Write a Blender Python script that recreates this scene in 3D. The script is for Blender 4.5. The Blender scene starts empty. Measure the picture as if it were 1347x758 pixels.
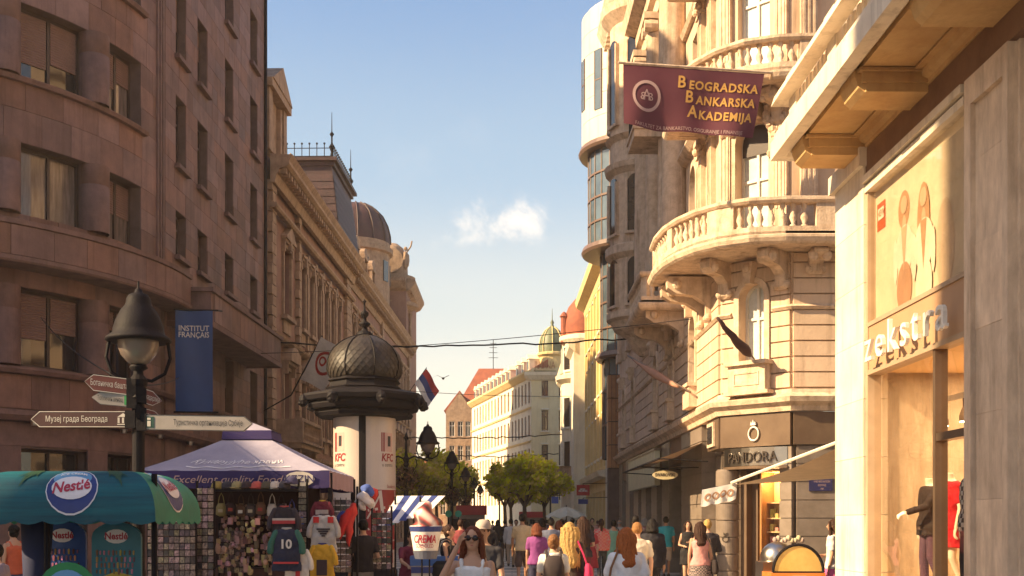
import bpy, math, random
from math import sin, cos, pi, radians
from mathutils import Vector, Matrix
random.seed(3)
SC = bpy.context.scene
COL = SC.collection

# ---------------------------------------------------------------- camera, sky, sun, exposure
F = 1500.0            # focal length in photo pixels; photo is 1347 px wide, horizon at y = 687, eye 1.72 m
EYE = 1.72
cam_d = bpy.data.cameras.new('camera'); cam = bpy.data.objects.new('camera', cam_d); COL.objects.link(cam)
cam.location = (0, 0, EYE); cam.rotation_euler = (pi / 2, 0, 0)
cam_d.sensor_width = 36; cam_d.lens = 36 * F / 1347; cam_d.shift_y = (687 - 379) / 1347
cam_d.clip_start = 0.1; cam_d.clip_end = 3000
SC.camera = cam
SUN_AZ = (-0.955, -0.295); SUN_EL = 33.0
sl = bpy.data.lights.new('sun', 'SUN'); sl.energy = 4.0; sl.angle = radians(0.55); sl.color = (1.0, 0.74, 0.42)
so = bpy.data.objects.new('sun', sl); COL.objects.link(so)
_e = radians(SUN_EL)
so.rotation_euler = Vector((-SUN_AZ[0] * cos(_e), -SUN_AZ[1] * cos(_e), -sin(_e))).to_track_quat('-Z', 'Y').to_euler()
W = bpy.data.worlds.new('World'); SC.world = W; W.use_nodes = True
nt = W.node_tree; N = nt.nodes; L = nt.links; N.clear()
def node(nt, t, **k):
    n = nt.nodes.new(t)
    for a, b in k.items():
        if a in n.inputs.keys(): n.inputs[a].default_value = b
        else: setattr(n, a, b)
    return n
sky = node(nt, 'ShaderNodeTexSky', sky_type='NISHITA', sun_disc=False, sun_elevation=_e,
           sun_rotation=math.atan2(SUN_AZ[0], SUN_AZ[1]) % (2 * pi), air_density=1.3, dust_density=2.2, ozone_density=1.4)
tc = node(nt, 'ShaderNodeTexCoord')
sep = node(nt, 'ShaderNodeSeparateXYZ'); L.new(tc.outputs['Generated'], sep.inputs[0])
ramp = node(nt, 'ShaderNodeValToRGB'); L.new(sep.outputs[2], ramp.inputs[0])
cr = ramp.color_ramp; cr.interpolation = 'EASE'
SKYR = [(0.0, (3.2, 2.5, 1.8)), (0.10, (2.7, 2.25, 1.7)), (0.19, (1.9, 1.75, 1.45)), (0.30, (.95, 1.2, 1.4)), (0.45, (.38, .70, 1.3)), (1.0, (.35, .6, 1.2))]
cr.elements[0].position = 0; cr.elements[1].position = 1
for i, (p, c) in enumerate(SKYR):
    e = cr.elements[0] if i == 0 else cr.elements[-1] if i == len(SKYR) - 1 else cr.elements.new(p)
    e.color = (c[0] / 9, c[1] / 9, c[2] / 9, 1)
sc9 = node(nt, 'ShaderNodeVectorMath', operation='SCALE'); sc9.inputs[3].default_value = 9.0; L.new(ramp.outputs[0], sc9.inputs[0])
mixs = node(nt, 'ShaderNodeMix', data_type='RGBA'); mixs.inputs[0].default_value = 0.7
L.new(sky.outputs[0], mixs.inputs[6]); L.new(sc9.outputs[0], mixs.inputs[7])
# one soft evening cloud: an elongated blob broken up by noise
def cloud(prev, az, el, wa, we, amt, seed, tilt=0.0):
    d = Vector((sin(az) * cos(el), cos(az) * cos(el), sin(el)))
    mp = node(nt, 'ShaderNodeMapping', vector_type='TEXTURE')
    mp.inputs['Location'].default_value = d
    mp.inputs['Rotation'].default_value = (0, -tilt, -az)
    mp.inputs['Scale'].default_value = (wa, 1.0, we)
    nz = node(nt, 'ShaderNodeTexNoise', Scale=24.0, Detail=9.0, Roughness=0.68); nz.inputs['Distortion'].default_value = 0.3
    off = node(nt, 'ShaderNodeVectorMath', operation='ADD'); off.inputs[1].default_value = (seed, 0, seed)
    L.new(tc.outputs['Generated'], off.inputs[0]); L.new(off.outputs[0], nz.inputs['Vector'])
    L.new(tc.outputs['Generated'], mp.inputs[0])
    ln = node(nt, 'ShaderNodeVectorMath', operation='LENGTH'); L.new(mp.outputs[0], ln.inputs[0])
    ad = node(nt, 'ShaderNodeMath', operation='MULTIPLY_ADD'); L.new(nz.outputs[0], ad.inputs[0]); ad.inputs[1].default_value = -3.8; L.new(ln.outputs['Value'], ad.inputs[2])
    mr = node(nt, 'ShaderNodeMapRange', interpolation_type='SMOOTHSTEP'); L.new(ad.outputs[0], mr.inputs[0])
    mr.inputs[1].default_value = -0.95; mr.inputs[2].default_value = -2.7; mr.inputs[3].default_value = 0; mr.inputs[4].default_value = amt
    m = node(nt, 'ShaderNodeMix', data_type='RGBA'); L.new(mr.outputs[0], m.inputs[0]); L.new(prev, m.inputs[6]); m.inputs[7].default_value = (4.5, 3.8, 3.1, 1)
    return m.outputs[2]
def azel(px, py): return math.atan2(px - 673.5, F), math.atan2(687 - py, math.hypot(F, px - 673.5))
o = cloud(mixs.outputs[2], *azel(672, 290), 0.046, 0.021, 0.75, 3.1, 0.12)
o = cloud(o, *azel(610, 316), 0.032, 0.010, 0.5, 7.7, 0.15)
o = cloud(o, *azel(560, 205), 0.08, 0.03, 0.05, 1.7, 0.2)
bg = node(nt, 'ShaderNodeBackground', Strength=0.12); L.new(o, bg.inputs[0])
wo = node(nt, 'ShaderNodeOutputWorld'); L.new(bg.outputs[0], wo.inputs[0])
SC.view_settings.view_transform = 'Standard'; SC.view_settings.look = 'None'
SC.view_settings.exposure = 1.7; SC.view_settings.gamma = 1.0
SC.cycles.max_bounces = 7; SC.cycles.diffuse_bounces = 3; SC.cycles.glossy_bounces = 3; SC.cycles.transmission_bounces = 4; SC.cycles.transparent_max_bounces = 8
SC.cycles.sample_clamp_indirect = 6; SC.cycles.volume_bounces = 1

# ---------------------------------------------------------------- materials
MATS = {}
def mat(name, c, c2=None, scale=1.5, rough=0.8, bump=0.15, bscale=25.0, rnd=0.0, metal=0.0, spec=0.4, streak=0.0, stretch=None, emit=None, trans=0.0, alpha=None, hue=0.0):
    if name in MATS: return MATS[name]
    m = bpy.data.materials.new(name); m.use_nodes = True; t = m.node_tree
    b = t.nodes['Principled BSDF']
    b.inputs['Roughness'].default_value = rough; b.inputs['Metallic'].default_value = metal
    b.inputs['Specular IOR Level'].default_value = spec
    c2 = c2 or tuple(x * 0.72 for x in c)
    co = node(t, 'ShaderNodeTexCoord'); vec = co.outputs['Object']
    if stretch:
        mp = node(t, 'ShaderNodeMapping'); mp.inputs['Scale'].default_value = stretch; t.links.new(vec, mp.inputs[0]); vec = mp.outputs[0]
    nz = node(t, 'ShaderNodeTexNoise', Scale=scale, Detail=6.0, Roughness=0.65); t.links.new(vec, nz.inputs['Vector'])
    mr = node(t, 'ShaderNodeMapRange'); mr.inputs[1].default_value = 0.32; mr.inputs[2].default_value = 0.68; t.links.new(nz.outputs[0], mr.inputs[0])
    mx = node(t, 'ShaderNodeMix', data_type='RGBA'); t.links.new(mr.outputs[0], mx.inputs[0]); mx.inputs[6].default_value = (*c2, 1); mx.inputs[7].default_value = (*c, 1)
    out = mx.outputs[2]
    if streak:
        mp2 = node(t, 'ShaderNodeMapping'); mp2.inputs['Scale'].default_value = (3.0, 3.0, 0.25); t.links.new(co.outputs['Object'], mp2.inputs[0])
        n2 = node(t, 'ShaderNodeTexNoise', Scale=1.3, Detail=5.0, Roughness=0.7); t.links.new(mp2.outputs[0], n2.inputs['Vector'])
        m2 = node(t, 'ShaderNodeMapRange'); m2.inputs[1].default_value = 0.5; m2.inputs[2].default_value = 0.75; m2.inputs[4].default_value = streak; t.links.new(n2.outputs[0], m2.inputs[0])
        x2 = node(t, 'ShaderNodeMix', data_type='RGBA', blend_type='MULTIPLY'); t.links.new(m2.outputs[0], x2.inputs[0]); t.links.new(out, x2.inputs[6]); x2.inputs[7].default_value = (0.36, 0.31, 0.28, 1)
        out = x2.outputs[2]
    if rnd:
        at = node(t, 'ShaderNodeAttribute', attribute_name='rnd')
        hs = node(t, 'ShaderNodeHueSaturation')
        mv = node(t, 'ShaderNodeMapRange'); mv.inputs[3].default_value = 1 - rnd; mv.inputs[4].default_value = 1 + rnd; t.links.new(at.outputs['Fac'], mv.inputs[0]); t.links.new(mv.outputs[0], hs.inputs['Value'])
        if hue:
            mu = node(t, 'ShaderNodeMath', operation='MULTIPLY'); mu.inputs[1].default_value = 7.31; t.links.new(at.outputs['Fac'], mu.inputs[0])
            fr = node(t, 'ShaderNodeMath', operation='FRACT'); t.links.new(mu.outputs[0], fr.inputs[0])
            mh = node(t, 'ShaderNodeMapRange'); mh.inputs[3].default_value = 0.5 - hue; mh.inputs[4].default_value = 0.5 + hue; t.links.new(fr.outputs[0], mh.inputs[0]); t.links.new(mh.outputs[0], hs.inputs['Hue'])
            ms = node(t, 'ShaderNodeMapRange'); ms.inputs[3].default_value = 0.8; ms.inputs[4].default_value = 1.25; t.links.new(fr.outputs[0], ms.inputs[0]); t.links.new(ms.outputs[0], hs.inputs['Saturation'])
        t.links.new(out, hs.inputs['Color']); out = hs.outputs[0]
    t.links.new(out, b.inputs['Base Color'])
    if bump:
        n3 = node(t, 'ShaderNodeTexNoise', Scale=bscale, Detail=4.0); t.links.new(co.outputs['Object'], n3.inputs['Vector'])
        bp = node(t, 'ShaderNodeBump', Strength=bump); bp.inputs['Distance'].default_value = 0.02
        t.links.new(n3.outputs[0], bp.inputs['Height']); t.links.new(bp.outputs[0], b.inputs['Normal'])
    if emit:
        b.inputs['Emission Color'].default_value = (*emit[0], 1); b.inputs['Emission Strength'].default_value = emit[1]
    if trans: b.inputs['Transmission Weight'].default_value = trans
    MATS[name] = m
    return m
def glass_mat(name, tint=(0.9, 0.92, 0.9), refl=0.12):
    if name in MATS: return MATS[name]
    m = bpy.data.materials.new(name); m.use_nodes = True; t = m.node_tree; t.nodes.clear()
    tr = node(t, 'ShaderNodeBsdfTransparent'); tr.inputs[0].default_value = (*tint, 1)
    gl = node(t, 'ShaderNodeBsdfGlossy'); gl.inputs['Roughness'].default_value = 0.02
    fr = node(t, 'ShaderNodeLayerWeight'); fr.inputs[0].default_value = 0.5
    pw = node(t, 'ShaderNodeMath', operation='POWER'); pw.inputs[1].default_value = 4.0; t.links.new(fr.outputs['Facing'], pw.inputs[0])
    mr = node(t, 'ShaderNodeMapRange'); mr.inputs[3].default_value = refl; mr.inputs[4].default_value = 0.9; t.links.new(pw.outputs[0], mr.inputs[0])
    mx = node(t, 'ShaderNodeMixShader'); t.links.new(mr.outputs[0], mx.inputs[0]); t.links.new(tr.outputs[0], mx.inputs[1]); t.links.new(gl.outputs[0], mx.inputs[2])
    ou = node(t, 'ShaderNodeOutputMaterial'); t.links.new(mx.outputs[0], ou.inputs[0])
    MATS[name] = m
    return m
def pm(name, c, rough=0.7, **k):     # plain-ish paint / cloth
    k.setdefault('bump', 0.08); k.setdefault('scale', 3.0)
    return mat(name, c, tuple(x * 0.8 for x in c), rough=rough, **k)

# ---------------------------------------------------------------- mesh builder
IDT = lambda s, d, z: (s, d, z)
class MB:
    def __init__(s): s.v = []; s.f = []; s.r = []; s.cur = 0.5; s.smooth = False; s.sm = []
    def add(s, vs, fs):
        b = len(s.v); s.v += vs
        for f in fs: s.f.append(tuple(b + i for i in f)); s.r.append(s.cur); s.sm.append(s.smooth)
    def quad(s, a, b, c, d): s.add([a, b, c, d], [(0, 1, 2, 3)])
    def box(s, T, s0, s1, d0, d1, z0, z1, n=1, open_back=False):
        vs = []; fs = []
        for i in range(n + 1):
            u = s0 + (s1 - s0) * i / n
            vs += [T(u, d0, z0), T(u, d1, z0), T(u, d1, z1), T(u, d0, z1)]
        for i in range(n):
            a = 4 * i; b = a + 4
            for j in range(4):
                if open_back and j == 3: continue
                k = (j + 1) % 4; fs.append((a + j, a + k, b + k, b + j))
        fs += [(3, 2, 1, 0), (4 * n, 4 * n + 1, 4 * n + 2, 4 * n + 3)]
        s.add(vs, fs)
    def cb(s, x, y, z, sx, sy, sz, rz=0.0):   # box by centre
        c, q = cos(rz), sin(rz)
        s.box(lambda a, b, e: (x + a * c - b * q, y + a * q + b * c, e), -sx / 2, sx / 2, -sy / 2, sy / 2, z - sz / 2, z + sz / 2)
    def sweep(s, path, prof, closed=False, caps=True, flip=False):
        # path [(x,y)], profile [(d,z)] ; d is measured to the right of travel (left when flip)
        n = len(path); P = []
        for i in range(n):
            a = path[(i - 1) % n] if (closed or i > 0) else None
            b = path[(i + 1) % n] if (closed or i < n - 1) else None
            p = path[i]
            def nrm(u, v):
                dx, dy = v[0] - u[0], v[1] - u[1]; l = math.hypot(dx, dy) or 1e-9
                return (dy / l, -dx / l)
            n1 = nrm(a, p) if a else nrm(p, b); n2 = nrm(p, b) if b else n1
            mx, my = n1[0] + n2[0], n1[1] + n2[1]; l2 = (mx * mx + my * my) or 1e-9
            k = 2 / l2 if l2 > 0.4 else 5
            sg = -1 if flip else 1
            P.append((p, (mx * k * sg, my * k * sg)))
        m = len(prof); vs = []; fs = []
        for (p, q) in P:
            for d, z in prof: vs.append((p[0] + q[0] * d, p[1] + q[1] * d, z))
        for i in range(n if closed else n - 1):
            a = m * i; b = m * ((i + 1) % n)
            for j in range(m):
                k = (j + 1) % m; fs.append((a + j, a + k, b + k, b + j))
        if caps and not closed: fs += [tuple(range(m - 1, -1, -1)), tuple(range(m * (n - 1), m * n))]
        s.add(vs, fs)
    def lathe(s, prof, x=0, y=0, seg=12, z0=0, a0=0, a1=2 * pi, sx=1, sy=1, T=None):
        full = abs(a1 - a0) > 6.28; n = seg if full else seg + 1; vs = []; fs = []; m = len(prof)
        for i in range(n):
            a = a0 + (a1 - a0) * i / seg
            for r, z in prof:
                p = (x + r * cos(a) * sx, y + r * sin(a) * sy, z0 + z); vs.append(T(*p) if T else p)
        for i in range(seg):
            a = m * i; b = m * ((i + 1) % n)
            for j in range(m - 1): fs.append((a + j, b + j, b + j + 1, a + j + 1))
        s.add(vs, fs)
    def tube(s, pts, r, seg=6, caps=True):
        pts = [Vector(p) for p in pts]; n = len(pts); vs = []; fs = []; up = None
        for i, p in enumerate(pts):
            t = (pts[min(i + 1, n - 1)] - pts[max(i - 1, 0)]).normalized()
            if up is None: up = Vector((0, 0, 1)) if abs(t.z) < 0.9 else Vector((1, 0, 0))
            a = t.cross(up).normalized(); b = a.cross(t).normalized(); up = b
            rr = r[i] if isinstance(r, (list, tuple)) else r
            for k in range(seg):
                q = p + (a * cos(2 * pi * k / seg) + b * sin(2 * pi * k / seg)) * rr; vs.append(tuple(q))
        for i in range(n - 1):
            for k in range(seg):
                l = (k + 1) % seg; fs.append((i * seg + k, i * seg + l, (i + 1) * seg + l, (i + 1) * seg + k))
        if caps: fs += [tuple(range(seg - 1, -1, -1)), tuple(range((n - 1) * seg, n * seg))]
        s.add(vs, fs)
    def extr(s, T, pts, d0, d1, back=False):   # polygon (s,z) given depth
        n = len(pts); vs = [T(a, d0, z) for a, z in pts] + [T(a, d1, z) for a, z in pts]
        fs = [tuple(range(n, 2 * n))] + [(i, (i + 1) % n, n + (i + 1) % n, n + i) for i in range(n)]
        if not back: fs.append(tuple(range(n - 1, -1, -1)))
        s.add(vs, fs)
    def prism(s, pts, z0, z1):
        n = len(pts); s.add([(x, y, z0) for x, y in pts] + [(x, y, z1) for x, y in pts], [tuple(range(n, 2 * n)), tuple(range(n - 1, -1, -1))] + [(i, (i + 1) % n, n + (i + 1) % n, n + i) for i in range(n)])
    def ball(s, x, y, z, rx, ry=None, rz=None, seg=8, rings=6, jit=0.0):
        ry = ry or rx; rz = rz or rx; vs = [(x, y, z - rz)]; fs = []
        for i in range(1, rings):
            a = -pi / 2 + pi * i / rings
            for k in range(seg):
                b = 2 * pi * k / seg; j = 1 + random.uniform(-jit, jit)
                vs.append((x + rx * cos(a) * cos(b) * j, y + ry * cos(a) * sin(b) * j, z + rz * sin(a) * j))
        vs.append((x, y, z + rz)); e = len(vs) - 1
        for k in range(seg):
            l = (k + 1) % seg; fs.append((0, 1 + l, 1 + k)); fs.append((e, e - seg + k, e - seg + l))
            for i in range(rings - 2): fs.append((1 + i * seg + k, 1 + i * seg + l, 1 + (i + 1) * seg + l, 1 + (i + 1) * seg + k))
        s.add(vs, fs)
    def build(s, name, m, parent=None, local=False, smooth=None, label=None):
        me = bpy.data.meshes.new(name); v = s.v
        if parent is not None and not local:
            r = parent
            while r.parent: r = r.parent
            ox, oy, oz = r.location; v = [(a - ox, b - oy, c - oz) for a, b, c in v]
        me.from_pydata(v, [], s.f)
        if smooth is True: me.polygons.foreach_set('use_smooth', [True] * len(s.f))
        elif smooth is None and any(s.sm): me.polygons.foreach_set('use_smooth', s.sm)
        at = me.attributes.new('rnd', 'FLOAT', 'FACE'); at.data.foreach_set('value', s.r)
        ob = bpy.data.objects.new(name, me); COL.objects.link(ob)
        if m: me.materials.append(m)
        if parent is not None: ob.parent = parent
        if label: ob['label'] = label
        return ob
def tag(o, label, cat, group=None):
    o['label'] = label; o['category'] = cat
    if group: o['group'] = group
    return o
def struct(o): o['kind'] = 'structure'; return o
def stuff(o): o['kind'] = 'stuff'; return o
def thing(name, label, cat, loc=(0, 0, 0), rz=0.0, group=None):
    o = bpy.data.objects.new(name, None); COL.objects.link(o); o.location = loc; o.rotation_euler = (0, 0, rz); o.empty_display_size = 0.3
    return tag(o, label, cat, group)
def copy_tree(o, parent=None):
    c = o.copy(); COL.objects.link(c); c.parent = parent
    for ch in KIDS(o): copy_tree(ch, c)
    return c
def KIDS(o): return [x for x in bpy.data.objects if x.parent == o]
def frame(ox, oy, dx, dy, out):
    # s along (dx,dy) from (ox,oy); d outward = unit 'out' side: +1 right of travel, -1 left
    l = math.hypot(dx, dy); dx /= l; dy /= l; nx, ny = (dy * out, -dx * out)
    return lambda s, d, z: (ox + s * dx + d * nx, oy + s * dy + d * ny, z)
def wall(mb, T, s0, s1, z0, z1, ops, rev, ds=50.0):
    """ops: (a,b,c,e[,arch]) opening s a..b, z c..e"""
    S = sorted(set([s0, s1] + [o[0] for o in ops] + [o[1] for o in ops])); Z = sorted(set([z0, z1] + [o[2] for o in ops] + [o[3] for o in ops]))
    S2 = []
    for a, b in zip(S, S[1:]):
        k = max(1, int(math.ceil((b - a) / ds)))
        S2 += [a + (b - a) * i / k for i in range(k)]
    S2.append(S[-1])
    S2 = [x for x in S2 if s0 - 1e-6 <= x <= s1 + 1e-6]; Z = [x for x in Z if z0 - 1e-6 <= x <= z1 + 1e-6]
    for a, b in zip(S2, S2[1:]):
        for c, e in zip(Z, Z[1:]):
            sm, zm = (a + b) / 2, (c + e) / 2
            if any(o[0] < sm < o[1] and o[2] < zm < o[3] for o in ops): continue
            mb.quad(T(a, 0, c), T(b, 0, c), T(b, 0, e), T(a, 0, e))
    for o in ops:
        a, b, c, e = o[:4]; arch = len(o) > 4 and o[4]
        k = max(1, int(math.ceil((b - a) / ds))); xs = [a + (b - a) * i / k for i in range(k + 1)]
        zt = e
        if arch:
            r = (b - a) / 2; zt = e - r; cx = (a + b) / 2; A = [(cx - r * cos(pi * i / 8), zt + r * sin(pi * i / 8)) for i in range(9)]
            for i in range(8):
                p, q = A[i], A[i + 1]
                mb.quad(T(p[0], 0, p[1]), T(q[0], 0, q[1]), T(q[0], 0, e), T(p[0], 0, e))
                mb.quad(T(p[0], 0, p[1]), T(q[0], 0, q[1]), T(q[0], -rev, q[1]), T(p[0], -rev, p[1]))
        for x in (a, b): mb.quad(T(x, 0, c), T(x, -rev, c), T(x, -rev, zt), T(x, 0, zt))
        for u, w in zip(xs, xs[1:]):
            mb.quad(T(u, 0, c), T(w, 0, c), T(w, -rev, c), T(u, -rev, c))
            if not arch: mb.quad(T(u, 0, e), T(w, 0, e), T(w, -rev, e), T(u, -rev, e))
def arch_pts(a, b, c, e, n=10):
    r = (b - a) / 2; cx = (a + b) / 2; zt = e - r
    return [(a, c), (b, c)] + [(cx + r * cos(pi * i / n), zt + r * sin(pi * i / n)) for i in range(n + 1)]
def window(parent, T, a, b, c, e, rev, fm, gm, cols=2, rows=(0.68,), arch=False, bar=0.06, ds=50.0, blind=None, bm=None, curtain=None, name='window'):
    """frame mesh (part) with pane mesh (sub-part) set back in its reveal"""
    m = MB(); D0, D1 = -rev, -rev + 0.07; k = max(1, int(math.ceil((b - a) / ds)))
    zt = e - (b - a) / 2 if arch else e
    for x in (a + bar / 2, b - bar / 2): m.box(T, x - bar / 2, x + bar / 2, D0, D1, c, zt)
    for i in range(1, cols):
        x = a + (b - a) * i / cols; m.box(T, x - bar / 2, x + bar / 2, D0, D1 + 0.003, c + bar, e - bar * 0.7)
    m.box(T, a + bar, b - bar, D0, D1 - 0.002, c, c + bar, k)
    for r in rows:
        z = c + (zt - c) * r; m.box(T, a + bar, b - bar, D0, D1 - 0.004, z - bar / 2, z + bar / 2, k)
    if arch:
        o_, i_ = arch_pts(a, b, c, e)[2:], arch_pts(a + bar, b - bar, c, e - bar)[2:]
        for j in range(10):
            p, q, p2, q2 = o_[j], o_[j + 1], i_[j], i_[j + 1]
            m.quad(T(p[0], D1, p[1]), T(q[0], D1, q[1]), T(q2[0], D1, q2[1]), T(p2[0], D1, p2[1]))
            m.quad(T(p2[0], D1, p2[1]), T(q2[0], D1, q2[1]), T(q2[0], D0, q2[1]), T(p2[0], D0, p2[1]))
    else: m.box(T, a + bar, b - bar, D0, D1 - 0.002, e - bar, e, k)
    fo = m.build(name, fm, parent)
    g = MB()
    if arch: g.add([T(x, D0 + 0.015, z) for x, z in arch_pts(a + 0.01, b - 0.01, c, e - 0.01)], [tuple(range(13))])
    else:
        for i in range(k):
            u, w = a + 0.01 + (b - a - 0.02) * i / k, a + 0.01 + (b - a - 0.02) * (i + 1) / k
            g.quad(T(u, D0 + 0.015, c), T(w, D0 + 0.015, c), T(w, D0 + 0.015, e), T(u, D0 + 0.015, e))
    g.build('pane', gm, fo)
    if blind:
        for i in range(cols):
            fr = blind[i % len(blind)]
            if fr <= 0: continue
            u, w = a + (b - a) * i / cols + bar * 0.8, a + (b - a) * (i + 1) / cols - bar * 0.8; q = MB(); zb = e - (e - c) * fr; n = max(2, int((e - zb) / 0.07))
            for j in range(n):
                z = zb + (e - bar - zb) * j / n; z2 = zb + (e - bar - zb) * (j + 1) / n
                q.quad(T(u, D1 - 0.02, z), T(w, D1 - 0.02, z), T(w, D1 + 0.0, (z + z2) / 2), T(u, D1 + 0.0, (z + z2) / 2))
                q.quad(T(u, D1 + 0.0, (z + z2) / 2), T(w, D1 + 0.0, (z + z2) / 2), T(w, D1 - 0.02, z2), T(u, D1 - 0.02, z2))
            q.build('roller_blind', bm, fo)
    return fo
def text_mesh(body, size=1.0, depth=0.0, shear=0.0, bold=0.0, align='CENTER', spacing=1.0):
    cu = bpy.data.curves.new('lettering', 'FONT'); cu.body = body; cu.size = size; cu.extrude = depth; cu.shear = shear; cu.offset = bold; cu.align_x = align; cu.align_y = 'CENTER'; cu.space_character = spacing; cu.resolution_u = 3
    ob = bpy.data.objects.new('lettering', cu)
    me = bpy.data.meshes.new_from_object(ob)
    v = [tuple(p.co) for p in me.vertices]; f = [tuple(p.vertices) for p in me.polygons]
    bpy.data.meshes.remove(me); bpy.data.objects.remove(ob); bpy.data.curves.remove(cu)
    return v, f
def lettering(mb, T, body, s, z, d, size, sx=1.0, mir=1, **k):
    v, f = text_mesh(body, size, **k)
    mb.add([T(s + a * sx * mir, d + c, z + b) for a, b, c in v], f)
def wpos(px, py, Y): return Vector(((px - 673.5) * Y / F, Y, EYE + (687 - py) * Y / F))
# ---------------------------------------------------------------- shared materials
M_glass = mat('dark_window_glass', (0.035, 0.03, 0.028), (0.012, 0.01, 0.01), scale=0.6, rough=0.06, bump=0.03, bscale=1.5, spec=0.9)
M_curt = mat('net_curtained_glass', (.20, .16, .14), (.07, .055, .05), scale=2.5, rough=.12, bump=.02, spec=.7, stretch=(4, 4, .5))
M_paleglass = mat('pale_curtained_glass', (0.72, 0.74, 0.72), (0.45, 0.47, 0.46), scale=1.2, rough=0.1, bump=0.02, bscale=2, spec=0.7)
M_blueglass = mat('blue_tinted_glass', (0.10, 0.14, 0.17), (0.05, 0.07, 0.09), scale=0.8, rough=0.05, bump=0.03, bscale=1.0, spec=1.0)
M_darkframe = pm('dark_brown_window_wood', (0.05, 0.03, 0.025), 0.5)
M_creamframe = pm('cream_window_wood', (0.55, 0.47, 0.36), 0.6)
M_whiteframe = pm('white_window_wood', (0.72, 0.68, 0.6), 0.5)
M_blind = pm('brown_slat_blind', (0.20, 0.12, 0.10), 0.7)
M_iron = mat('dark_cast_iron', (0.016, 0.013, 0.016), (0.009, 0.007, 0.009), rough=0.65, bump=0.25, bscale=40, spec=0.15)
M_redstone = mat('reddish_limestone_cladding', (0.225, 0.128, 0.108), (0.135, 0.078, 0.068), scale=1.1, rough=0.75, bump=0.3, bscale=18, rnd=0.20, streak=0.6, hue=0.012)
M_redtrim = mat('reddish_limestone_trim', (0.20, 0.115, 0.098), (0.115, 0.068, 0.06), scale=2.0, rough=0.8, bump=0.3, bscale=20, rnd=0.1, streak=0.5)
M_redback = mat('dark_joint_mortar', (0.15, 0.10, 0.085), (0.10, 0.065, 0.055), scale=3, rough=0.95)
M_cream = mat('cream_stucco', (0.70, 0.52, 0.37), (0.56, 0.40, 0.28), scale=0.8, rough=0.85, bump=0.35, bscale=12, rnd=0.08, streak=0.65)
M_creamtrim = mat('cream_stucco_moulding', (0.74, 0.57, 0.42), (0.50, 0.36, 0.25), scale=3.5, rough=0.85, bump=0.6, bscale=22, streak=0.8)
M_pinkwall = mat('pink_stucco', (0.32, 0.18, 0.13), (0.22, 0.12, 0.09), scale=0.8, rough=0.9, bump=0.2, bscale=14, streak=0.4)
M_tantrim = mat('tan_carved_stone', (0.43, 0.29, 0.19), (0.24, 0.155, 0.10), scale=2.2, rough=0.85, bump=0.5, bscale=10, streak=0.6)
M_slate = mat('brown_slate_roof', (0.07, 0.032, 0.03), (0.035, 0.018, 0.018), scale=2, rough=0.6, bump=0.4, bscale=8, rnd=0.2)
M_yellow = mat('yellow_ochre_stucco', (0.74, 0.56, 0.27), (0.62, 0.44, 0.20), scale=0.4, rough=0.85, bump=0.2, streak=0.35)
M_white = mat('white_stucco', (0.78, 0.70, 0.55), (0.64, 0.56, 0.42), scale=0.6, rough=0.85, bump=0.2, streak=0.4)
M_redroof = mat('red_clay_tiles', (0.36, 0.105, 0.05), (0.22, 0.06, 0.035), scale=1.5, rough=0.8, bump=0.6, bscale=6, rnd=0.2)
M_bronze = mat('bronze_brown_shopfront', (0.20, 0.135, 0.09), (0.14, 0.09, 0.06), scale=1.2, rough=0.35, bump=0.08, spec=0.6, metal=0.35)
M_greystone = mat('grey_brown_polished_stone', (0.24, 0.19, 0.155), (0.17, 0.13, 0.10), scale=3, rough=0.38, bump=0.08, bscale=30, rnd=0.08, spec=0.55)
M_steel = mat('brushed_steel', (0.55, 0.5, 0.45), rough=0.28, metal=1.0, bump=0.05)

# ---------------------------------------------------------------- ground
def ground_material():
    m = bpy.data.materials.new('street_paving'); m.use_nodes = True; t = m.node_tree; b = t.nodes['Principled BSDF']; b.inputs['Roughness'].default_value = 0.6
    co = node(t, 'ShaderNodeTexCoord')
    br = node(t, 'ShaderNodeTexBrick'); br.offset = 0.5
    br.inputs['Scale'].default_value = 1.0; br.inputs['Color1'].default_value = (0.40, 0.34, 0.27, 1); br.inputs['Color2'].default_value = (0.31, 0.26, 0.20, 1); br.inputs['Mortar'].default_value = (0.10, 0.08, 0.065, 1)
    br.inputs['Mortar Size'].default_value = 0.012; br.inputs['Brick Width'].default_value = 1.2; br.inputs['Row Height'].default_value = 0.8
    t.links.new(co.outputs['Object'], br.inputs['Vector'])
    nz = node(t, 'ShaderNodeTexNoise', Scale=0.8, Detail=6.0); t.links.new(co.outputs['Object'], nz.inputs['Vector'])
    mx = node(t, 'ShaderNodeMix', data_type='RGBA', blend_type='MULTIPLY'); mx.inputs[0].default_value = 0.6; t.links.new(br.outputs[0], mx.inputs[6]); t.links.new(nz.outputs[0], mx.inputs[7])
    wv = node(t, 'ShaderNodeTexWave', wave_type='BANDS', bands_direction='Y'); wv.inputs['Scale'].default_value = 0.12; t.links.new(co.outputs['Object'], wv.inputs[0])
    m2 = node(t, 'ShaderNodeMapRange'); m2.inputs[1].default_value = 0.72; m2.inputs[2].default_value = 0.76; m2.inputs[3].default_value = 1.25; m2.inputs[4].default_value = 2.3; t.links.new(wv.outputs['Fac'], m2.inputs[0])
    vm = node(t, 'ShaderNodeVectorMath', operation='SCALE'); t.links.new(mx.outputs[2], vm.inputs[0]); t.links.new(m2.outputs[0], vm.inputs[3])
    t.links.new(vm.outputs[0], b.inputs['Base Color'])
    return m
g = MB(); g.quad((-400, -100, 0), (400, -100, 0), (400, 500, 0), (-400, 500, 0)); struct(g.build('ground', mat('packed_earth_and_asphalt', (0.11, 0.095, 0.08), rough=0.9)))
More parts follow.
